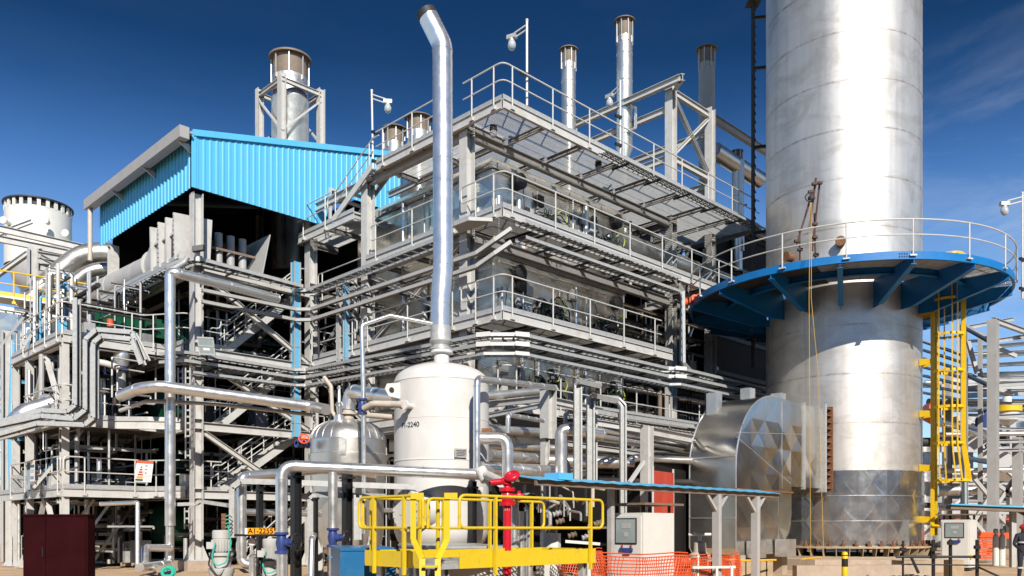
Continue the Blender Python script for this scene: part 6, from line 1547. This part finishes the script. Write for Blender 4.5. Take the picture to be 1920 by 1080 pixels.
b = MB(); b.bar(V((p.x, p.y, .8)), V((p.x, p.y, 3.5)), .06, .06); b.bar(V((q.x, q.y, 0)), V((q.x, q.y, 3.5)), .06, .06); b.bar(V((p.x, p.y, 0)), V((p.x, p.y, .8)), .06, .06); b.build('frame', 'steel2', t)
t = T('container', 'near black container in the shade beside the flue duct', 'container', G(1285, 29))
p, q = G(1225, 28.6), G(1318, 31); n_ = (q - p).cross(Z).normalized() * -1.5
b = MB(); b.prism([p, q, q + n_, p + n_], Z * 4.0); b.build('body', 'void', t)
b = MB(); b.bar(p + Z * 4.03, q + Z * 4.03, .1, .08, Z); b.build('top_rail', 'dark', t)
# small light grey box by the duct
pass
# ------------------------------------------------------------------ orange netting
def net(label, pts, zlo, zhi, sp=.065, r=.010, sag=.03):
    pts = [V(p) for p in pts]; b = MB(); L = sum((pts[i + 1] - pts[i]).length for i in range(len(pts) - 1)); n = int(L / sp)
    def at(s):
        for i in range(len(pts) - 1):
            l = (pts[i + 1] - pts[i]).length
            if s <= l + 1e-6: return pts[i].lerp(pts[i + 1], s / l)
            s -= l
        return pts[-1]
    m = int((zhi - zlo) / sp)
    def q(i, k):
        p = at(L * i / n); w = .05 * math.sin(i * .35 + k * .4); z = zlo + (zhi - zlo) * k / m - sag * abs(math.sin(i * .12)) * k / m
        return V((p.x + w, p.y + w, z))
    for i in range(n + 1):
        b.path([q(i, k) for k in range(0, m + 1, 2)], r, 4, 0)
    for k in range(m + 1):
        b.path([q(i, k) for i in range(0, n + 1, 2)], r * 1.25, 4, 0)
    tag(b.build('barrier_net', 'orange'), label, 'safety net')
net('orange safety netting hung in front of the white control cabinet', [G(1132, 17.2), G(1200, 16.9), G(1292, 17.6)], .25, 1.15)
net('orange safety netting sagging left of the white control cabinet', [G(1046, 18.8), G(1085, 18.2), G(1132, 19.4)], .2, 1.2)
net('orange safety netting in front of the duct foot by the grey post', [G(1262, 20.5), G(1330, 21.5), G(1388, 23)], .1, 1.0)
t = T('barrier_post', 'white angled barrier post holding the netting left of the cabinet', 'barrier', G(1105, 17.6))
b = MB(); b.path([G(1104, 17.6), P(1104, 1058, 17.6), P(1114, 1036, 17.6)], .045, 8, .05); b.build('post', 'cab', t)
b = MB(); b.bar(P(1060, 1015, 18), P(1125, 1020, 18), .05, .06); b.build('rail', 'cab', t)
t = T('tube_barrier', 'white tube barrier frame behind the orange netting by the duct', 'barrier', G(1330, 21))
b = MB(); b.bar(P(1298, 1064, 20.9), P(1378, 1063, 21.5), .06, .06); b.build('rail', 'cab', t)
for px in (1308, 1344, 1372): b = MB(); b.bar(G(px, 21.2), P(px, 1040 if px == 1308 else 1062, 21.2), .06, .06); b.build('post', 'cab', t)
# hand pump and small machine behind the net
t = T('pump', 'small cream pump with white fittings behind the orange netting', 'pump', G(1330, 22))
c = G(1312, 22.5); b = MB(); b.lathe([(.22, 0), (.22, .8), (.28, .85), (.28, .95), (.18, 1.0), (.16, 1.25), (0, 1.3)], c, 14); b.tube(c + Z * .8 - V((.5, 0, 0)), c + Z * .8 + V((.5, 0, 0)), .07, 10); b.build('body', 'creamp', t)
b = MB(); b.tube(c + Z * 1.3, c + Z * 1.5, .05, 8); b.tube(c + Z * 1.48 - V((.3, 0, 0)), c + Z * 1.48 + V((.3, 0, 0)), .04, 8); b.build('lever', 'cab', t)
# ------------------------------------------------------------------ chimney foot clutter
t = T('bollard', 'yellow and black banded bollard in front of the chimney', 'bollard', G(1584, 24))
b = MB(); c = G(1584, 24); b.lathe([(.085, 0), (.085, .93), (.06, .97), (0, .98)], c, 16); b.build('post', 'yellow2', t)
for z0_, z1_ in ((.55, .78), (.86, .89), (0, .2)): b = MB(); b.lathe([(.087, z0_), (.087, z1_)], c, 16); b.build('band', 'black', t)
b = MB(); b.path([P(1330, 1046, 25), P(1395, 1051, 25.5), P(1455, 1050, 26)], .03, 8, .2); b.path([P(1502, 1049, 27), P(1540, 1045, 28)], .03, 8); tag(b.build('rope', 'rope'), 'yellow twisted rope strung along the foot of the flue duct', 'rope')
t = T('scaffold_rail', 'dark scaffold tube rail with couplers in front of the chimney ladder', 'scaffold', G(1760, 24))
for px in (1693, 1750, 1782, 1832): b = MB(); b.tube(G(px, 24), P(px, 1012 if px != 1693 else 1014, 24), .05 if px != 1693 else .03, 8); b.build('standard', 'black', t)
for (x0, y0, d0, x1, y1, d1, r_) in ((1680, 1044, 23.9, 1838, 1044, 24, .035), (1690, 1058, 23.9, 1838, 1060, 24, .02), (1709, 1046, 23.8, 1722, 1074, 23.5, .04), (1836, 1064, 24, 1875, 1082, 22, .03)): b = MB(); b.tube(P(x0, y0, d0), P(x1, y1, d1), r_, 8); b.build('ledger', 'black', t)
for px, y in ((1750, 1030), (1782, 1018), (1832, 1026), (1750, 1044), (1832, 1044), (1693, 1030)): b = MB(); b.obox(P(px, y, 23.9), (.07, 0, 0), (0, .06, 0), (0, 0, .05)); b.build('coupler', 'black', t)
t = T('concrete_block', 'tan concrete blocks behind the dark scaffold rail', 'block', G(1760, 26))
b = MB(); c = G(1722, 27); b.box(c.x - .5, c.x + .45, c.y, c.y + .8, 0, .6); b.build('block', 'tan', t); b = MB(); c = G(1796, 27); b.box(c.x - .2, c.x + .2, c.y, c.y + .5, 0, .62); b.build('block', 'tan', t)
b = MB(); p0, p1 = G(1490, 25.5), G(1740, 26); b.bar(p0 + Z * .26, p1 + Z * .26, .3, .52, Z); tag(b.build('concrete_kerb', 'conc'), 'low pale concrete upstand in front of the chimney plinth', 'kerb')
t = T('cable_heap', 'heap of black cables and scrap on the ground in front of the chimney', 'cable heap', G(1705, 22.8))
rr = random.Random(4); b = MB()
for k in range(60):
    x = rr.gauss(0, .42); p = G(1710, 22.8) + V((x, rr.gauss(0, .25), .04 + max(0, .34 - abs(x) * .35) * rr.random()))
    b.path([p, p + V((rr.gauss(0, .22), rr.gauss(0, .15), rr.uniform(0, .12))), p + V((rr.gauss(0, .3), rr.gauss(0, .2), rr.uniform(-.02, .05)))], rr.uniform(.015, .035), 5, .12)
b.build('cable', 'dark', t)
t = T('timber_stack', 'olive timber blocks under the flue duct end', 'timber', G(1425, 26.5))
b = MB(); 
for k in range(5): p = G(1392 + k * 13, 26.5); b.box(p.x - .09, p.x + .09, p.y, p.y + .5, 0, .62)
b.build('block', 'tan', t)
# ------------------------------------------------------------------ right hand pipe rack and beyond
t = T('pipe_rack', 'grey steel pipe rack with stacked trays at the right edge behind the chimney ladder', 'pipe rack', G(1862, 42))
def rcol(px, y0, Y, w, m='steel2'):
    b = MB(); b.ib(G(px, Y), P(px, y0, Y), w, w, UD, .03); b.build('column', m, t)
rcol(1862, 600, 42, .44); rcol(1808, 612, 48, .32); rcol(1908, 820, 44, .42); rcol(1838, 622, 46, .2); rcol(1990, 590, 44, .42); rcol(1778, 690, 52, .35)
for (x0, y0, Y0, x1, y1, Y1, h) in [(1808, 612, 48, 1862, 642, 42, .24), (1862, 600, 42, 1950, 632, 44, .26), (1808, 700, 48, 1862, 724, 42, .24), (1862, 640, 42, 1960, 625, 46, .22), (1862, 722, 42, 1960, 716, 46, .24), (1808, 615, 48, 1900, 598, 52, .22), (1808, 728, 48, 1900, 718, 52, .2), (1862, 782, 42, 1960, 776, 46, .22), (1808, 858, 48, 1866, 868, 42, .26), (1862, 828, 42, 1960, 826, 46, .2), (1808, 742, 48, 1960, 735, 55, .3), (1862, 845, 42, 1960, 842, 46, .16), (1808, 906, 48, 1960, 905, 50, .2), (1808, 930, 48, 1960, 930, 50, .18)]:
    b = MB(); b.ib(P(x0, y0, Y0), P(x1, y1, Y1), .2, h, t=.016); b.build('beam', 'steel2', t)
for k in range(8):
    b = MB(); b.ib(P(1815, 640 + k * 23, 51), P(1975, 632 + k * 25, 55), .2, .16, t=.014); b.build('beam', 'steel2', t)
for k in range(5):
    b = MB(); b.ib(P(1836, 652 + k * 17, 47), P(1970, 640 + k * 19, 50), .5, .2, t=.014); b.build('cable_tray', 'galv', t)
for k in range(7):
    b = MB(); b.ib(P(1730, 640 + k * 16, 52), P(1812, 668 + k * 14, 47), .2, .14, t=.014); b.build('cable_tray', 'galv', t)
for (x0, y0, x1, y1) in [(1862, 728, 1900, 738), (1812, 880, 1858, 935), (1866, 905, 1905, 935), (1812, 1000, 1858, 925), (1812, 960, 1858, 1015), (1866, 960, 1905, 1000), (1866, 650, 1905, 668), (1815, 640, 1832, 700), (1900, 900, 1870, 945)]:
    b = MB(); b.bar(P(x0, y0, 44.5), P(x1, y1, 44.5), .18, .18); b.build('brace', 'steel2', t)
for k, (y, r, m) in enumerate([(880, .16, 'alud'), (917, .3, 'alud'), (950, .15, 'alud'), (973, .1, 'redp'), (812, .14, 'alud')]):
    b = MB(); b.path([P(1760, y + 3, 50), P(1980, y, 48)], r, 12, 0, bands=2); b.build('pipe', m, t)
for k in range(3): 
    b = MB(); b.path([P(1832 + k * 8, 800, 50), P(1832 + k * 8, 786 - k * 7, 50), P(1837 + k * 8, 784 - k * 7, 50), P(1838 + k * 8, 800, 50)], .12, 8, .1); b.build('hoop_pipe', 'valve', t)
b = MB(); b.path([P(1762, 790, 50), P(1806, 800, 50), P(1862, 820, 46)], .24, 14, .6, bands=2); b.build('pipe', 'stainless', t)
t = T('crane_boom', 'white crane boom with large numerals sloping behind the right pipe rack', 'crane', P(1880, 960, 58))
a0, a1 = P(1800, 795, 58), P(1950, 925, 55)
b = MB(); b.bar(a0, a1, .9, 1.25, Z); b.build('boom', 'paper', t)
b = MB(); b.bar(P(1858, 852, 56) - Z * .95, P(1950, 925, 55) - Z * 1.0, .8, .6, Z); b.build('underside', 'brown', t)
dx = (a1 - a0).normalized(); up = V((dx.z * -1, 0, dx.x)).normalized()
nn = dx.cross(Z).normalized()
if nn.y > 0: nn = -nn
upv = nn.cross(dx).normalized()
if upv.z < 0: upv = -upv
c = P(1852, 848, 56.5); b0 = a0 + dx * ((c - a0).dot(dx)) + nn * .47
lettering('500', .75, b0, dx, upv, 'black', t)
lettering('5A', .6, b0 - dx * 2.1 + upv * .0, dx, upv, 'black', t)
q = b0 + dx * 2.0; b = MB(); b.obox(q, dx * .36, upv * .36, nn * .006); b.build('mark', 'black', t)
b = MB(); b.obox(q + nn * .008, dx * .31, upv * .31, nn * .006); b.build('mark_field', 'paper', t)
b = MB(); b.obox(q + nn * .016, dx * .16, upv * .16, nn * .006); b.build('mark_centre', 'sign', t)
t = T('flare_drum', 'distant yellow-collared drum seen between the right rack columns', 'drum', P(1888, 790, 60))
c = P(1888, 775, 60); b = MB(); b.lathe([(.2, -.9), (.7, -.5), (.8, 0), (.8, .1)], c, 20); b.lathe([(.35, .55), (.5, .7), (.3, .8), (.3, 1.1), (.15, 1.3), (.25, 1.5), (0, 1.5)], c, 18); b.build('body', 'cab', t)
b = MB(); b.lathe([(.8, .05), (.95, .1), (.95, .5), (.3, .55)], c, 20); b.build('collar', 'yellow2', t)
t = T('orange_tank', 'orange wedge-shaped tank behind the caged ladder', 'tank', P(1752, 800, 52))
b = MB(); b.prism([P(1742, 760, 52), P(1742, 780, 52), P(1765, 792, 52), P(1764, 770, 52), P(1750, 752, 52)], V((.2, 1.5, 0))); b.build('body', 'orange', t)
b = MB(); b.prism([P(1760, 795, 52), P(1802, 800, 52), P(1795, 780, 52)], V((0, 1, 0))); b.build('foot', 'paper', t)
t = T('ground_tarp', 'bright orange ribbed barrier sheet on the ground behind the gas bottles', 'barrier', G(1850, 45))
b = MB()
for k in range(9): b.bar(P(1836, 1006 + k * 5, 40), P(1868, 1006 + k * 5, 40.5), .06, .09, Z)
b.bar(P(1838, 1003, 40.2), P(1915, 1005, 41), .06, .28, Z); b.build('slat', 'orange', t)
for k, px in enumerate((1867, 1879)):
    t = T('gas_bottle', '%s of two pale gas bottles standing by the right rack column' % ('left', 'right')[k], 'gas bottle', G(px, 37))
    b = MB(); c = G(px, 37); b.lathe([(.13, 0), (.13, 1.2), (.1, 1.33), (.05, 1.38), (.05, 1.42)], c, 16); b.build('body', 'cab', t)
    b = MB(); b.lathe([(.09, 1.4), (.1, 1.45), (.1, 1.58), (.06, 1.62), (0, 1.62)], c, 12); b.build('valve_cap', 'galv', t)
t = T('blue_canopy', 'thin blue edged canopy roof at the right edge behind the second cabinet', 'canopy', G(1860, 36))
b = MB(); p, q = P(1778, 946, 36), P(1960, 953, 35); b.bar(p, q, 1.2, .06, Z); b.build('sheet', 'blue', t)
b = MB(); b.bar(p - Z * .12, q - Z * .12, 1.0, .16, Z); b.build('purlin', 'brown', t)
b = MB(); b.bar(G(1899, 35.5), P(1899, 952, 35.5), .2, .2); b.build('post', 'steel2', t)
b = MB(); b.bar(P(1960, 985, 35.5), P(1905, 955, 35.5), .14, .14); b.build('knee_brace', 'dark', t)
# tall galvanised post right of the ladder
t = T('steel_post', 'tall pale galvanised post right of the yellow caged ladder', 'post', G(1808, 36.5))
b = MB(); b.ib(G(1811, 36.5), P(1806, 608, 36.5), .17, .2, V((1, .3, 0)), .02); b.build('post', 'galv', t)
b = MB(); b.obox(G(1811, 36.5) + Z * .02, (.2, 0, 0), (0, .2, 0), (0, 0, .02)); b.build('foot', 'galv', t)

# ------------------------------------------------------------------ person at the right edge
def person(px, Y, label):
    c = G(px, Y); t = T('person', label, 'person', c)
    J = {'pel': (0, 0, .98), 'sp': (0, .01, 1.18), 'ch': (0, .02, 1.36), 'nk': (0, .0, 1.50), 'hd0': (0, -.02, 1.58), 'hd1': (0, -.03, 1.70),
         'hl': (-.10, 0, .93), 'kl': (-.12, -.03, .50), 'al': (-.13, .02, .09), 'tl': (-.15, -.14, .04),
         'hr': (.10, 0, .93), 'kr': (.12, -.01, .50), 'ar': (.14, .04, .09), 'tr': (.17, -.12, .04),
         'sl': (-.19, .02, 1.42), 'el': (-.30, .0, 1.14), 'wl': (-.24, -.20, .99), 'sr': (.19, .02, 1.42), 'er': (.27, .04, 1.13), 'wr': (.25, -.04, .88)}
    E = [('pel', 'sp'), ('sp', 'ch'), ('ch', 'nk'), ('nk', 'hd0'), ('hd0', 'hd1'), ('pel', 'hl'), ('hl', 'kl'), ('kl', 'al'), ('al', 'tl'), ('pel', 'hr'), ('hr', 'kr'), ('kr', 'ar'), ('ar', 'tr'),
         ('ch', 'sl'), ('sl', 'el'), ('el', 'wl'), ('ch', 'sr'), ('sr', 'er'), ('er', 'wr')]
    R = {'pel': .15, 'sp': .145, 'ch': .16, 'nk': .06, 'hd0': .085, 'hd1': .09, 'hl': .105, 'kl': .075, 'al': .055, 'tl': .04, 'hr': .105, 'kr': .075, 'ar': .055, 'tr': .04, 'sl': .075, 'el': .055, 'wl': .04, 'sr': .075, 'er': .055, 'wr': .04}
    # fingers
    for s, w, dirv in (('l', J['wl'], (.25, -.5, -.6)), ('r', J['wr'], (0, -.15, -1))):
        d_ = V(dirv).normalized(); pm = V(w) + d_ * .075; J['p' + s] = tuple(pm); R['p' + s] = .035; E.append(('w' + s, 'p' + s)); sd_ = d_.cross(V((1, 0, 0))).normalized()
        for k in range(4):
            a = pm + sd_ * (k - 1.5) * .02 + d_ * .01; ln = (.07, .085, .08, .062)[k]
            J['f%s%da' % (s, k)] = tuple(a + d_ * ln * .5); J['f%s%db' % (s, k)] = tuple(a + d_ * ln * .9 + V((0, .012, .01)))
            R['f%s%da' % (s, k)] = .010; R['f%s%db' % (s, k)] = .008; E += [('p' + s, 'f%s%da' % (s, k)), ('f%s%da' % (s, k), 'f%s%db' % (s, k))]
        a = V(w) + d_ * .03 + sd_ * .04; J['t' + s + 'h'] = tuple(a); R['t' + s + 'h'] = .012; J['t' + s + 'g'] = tuple(a + d_ * .045 + sd_ * .012); R['t' + s + 'g'] = .009; E += [('w' + s, 't' + s + 'h'), ('t' + s + 'h', 't' + s + 'g')]
    names = list(J); me = bpy.data.meshes.new('body'); me.from_pydata([J[k] for k in names], [(names.index(a), names.index(b_)) for a, b_ in E], [])
    ob = bpy.data.objects.new('body', me); C.objects.link(ob); ob.parent = t
    sk_ = ob.modifiers.new('skin', 'SKIN'); sk_.use_smooth_shade = True
    if not me.skin_vertices: me.skin_vertices.new(name='')
    for i, k in enumerate(names):
        r = R[k]; me.skin_vertices[0].data[i].radius = (r * (1.25 if k in ('ch', 'sp', 'pel') else 1), r * (.8 if k in ('ch', 'sp', 'pel') else 1))
        me.skin_vertices[0].data[i].use_root = (k == 'pel')
    ob.modifiers.new('sub', 'SUBSURF').levels = 2; ob.modifiers['sub'].render_levels = 2
    me.materials.append(M['cloth']); me.materials.append(M['skin'])
    b = MB(); c0_ = c + V((0, -.03, 1.635)); b.sphere(c0_, .098, 20, 14, (.82, .98, 1.18)); b.sphere(c0_ + V((0, -.1, -.01)), .018, 8, 6, (.8, 1.2, 1.5))
    for s in (-1, 1): b.sphere(c0_ + V((s * .082, .01, -.01)), .026, 8, 6, (.4, .8, 1.2))
    b.build('face', 'skin', t)
    b = MB()
    for s in (-1, 1): b.sphere(c0_ + V((s * .032, -.088, .014)), .010, 8, 6)
    b.obox(c0_ + V((0, -.09, -.055)), (.025, 0, 0), (0, .006, 0), (0, 0, .005)); b.build('eyes_and_mouth', 'dark', t)
    b = MB(); b.sphere(c + V((0, -.02, 1.68)), .125, 20, 12, (.95, 1.12, .85)); b.lathe([(.10, 0), (.155, -.005), (.155, .008), (.1, .012)], c + V((0, -.05, 1.655)), 20); b.build('helmet', 'hat', t)
    b = MB(); b.lathe([(.205, 0), (.205, .05)], c + V((0, .01, 1.18)), 20); b.lathe([(.10, 0), (.10, .05)], c + V((-.12, -.02, .38)), 14); b.lathe([(.10, 0), (.10, .05)], c + V((.125, 0, .38)), 14); b.build('reflective_strip', 'reflect', t)
    b = MB()
    for s in (-1, 1): b.sphere(c + V((s * .14, -.06, .06)), .1, 12, 8, (.62, 1.45, .7))
    b.build('boots', 'black', t)
    return t
person(1919, 26.5, 'person in dark overalls with pale reflective strips and a red helmet')

# ------------------------------------------------------------------ unseen building added behind the viewpoint to darken reflections and sky fill
t = T('added_building', 'long unseen building added behind the viewpoint to darken reflections', 'building', V((0, -13, 0)))
b = MB(); b.box(-45, 45, -26, -13, 0, 16.6); b.build('wall', 'greyrail', t)
b = MB(); b.box(-45.4, 45.4, -26.4, -12.8, 16.6, 16.85); b.build('roof', 'steel2', t)
b = MB()
for k in range(19): b.box(-45 + k * 5 - .15, -45 + k * 5 + .15, -13, -12.8, 0, 16.6)
b.build('column', 'steel2', t)

t = T('added_tower', 'dark unseen building added out of view to the right for reflections', 'building', V((48, 2, 0)))  # unseen tower, added to be mirrored in the flue duct
b = MB(); b.box(44, 64, -12, 58, 0, 9); b.build('wall', 'dim', t)
b = MB(); b.box(43.8, 64.2, -12.2, 58.2, 9, 9.4); b.build('roof', 'steel2', t)
rr = random.Random(3)
for k in range(17):
    y = -11 + k * 4.2; b = MB(); b.box(43.4, 43.9, y, y + rr.uniform(.4, 2.6), rr.uniform(0, 3), rr.uniform(4, 12)); b.build('bay', rr.choice(('yellow2', 'steel', 'brown', 'galv', 'rust', 'dark')), t)  # coloured blocks added to vary the reflection in the duct
t = T('shed', 'low pale shed far behind the left pipe rack', 'shed', V((-60, 85, 0)))
b = MB(); b.box(-95, -22, 82, 92, 0, 5.6); b.build('wall', 'steel2', t)
b = MB(); b.box(-95.5, -21.5, 81.5, 92.5, 5.6, 5.9); b.build('roof', 'greyrail', t)
t = T('shed', 'long grey shed far behind the right pipe rack', 'shed', V((80, 95, 0)))
b = MB(); b.box(36, 110, 90, 100, 0, 5.2); b.build('wall', 'greyrail', t)
b = MB(); b.box(35.5, 110.5, 89.5, 100.5, 5.2, 5.5); b.build('roof', 'steel2', t)

t = T('process_unit', 'distant grey process frame with stacked floors and pipes behind the right pipe rack', 'steelwork', V((44, 72, 0)))
rr = random.Random(17)
for k in range(5):
    for y in (68, 78):
        b = MB(); x = 35 + k * 5.2; b.box(x - .25, x + .25, y - .25, y + .25, 0, 13.5 - (k % 2) * 2); b.build('column', 'steel2', t)
for z in (3, 5.5, 8, 10.5, 13):
    b = MB(); b.box(34.5, 57, 67.8, 68.2, z - .25, z + .2); b.build('beam', 'steel2', t)
    for j in range(3):
        zz_ = z + rr.uniform(.4, 1.6); b = MB(); b.tube(V((33 + rr.uniform(0, 4), 70, zz_)), V((58, 71, zz_)), rr.uniform(.12, .4), 12); b.build('pipe', rr.choice(('alud', 'stainless', 'steel2', 'dark')), t)
for k in range(8):
    x = 35 + k * 2.6; b = MB(); b.bar(V((x, 68, rr.choice((0, 3, 5.5)))), V((x + 3, 68, rr.choice((5.5, 8)))), .2, .2); b.build('brace', 'steel', t)
for k in range(5):
    x = 35 + rr.uniform(0, 20); b = MB(); b.tube(V((x, 73, 0)), V((x, 73, rr.uniform(6, 11))), rr.uniform(.5, 1.1), 18); b.build('vessel', rr.choice(('cab', 'alud', 'motor')), t)
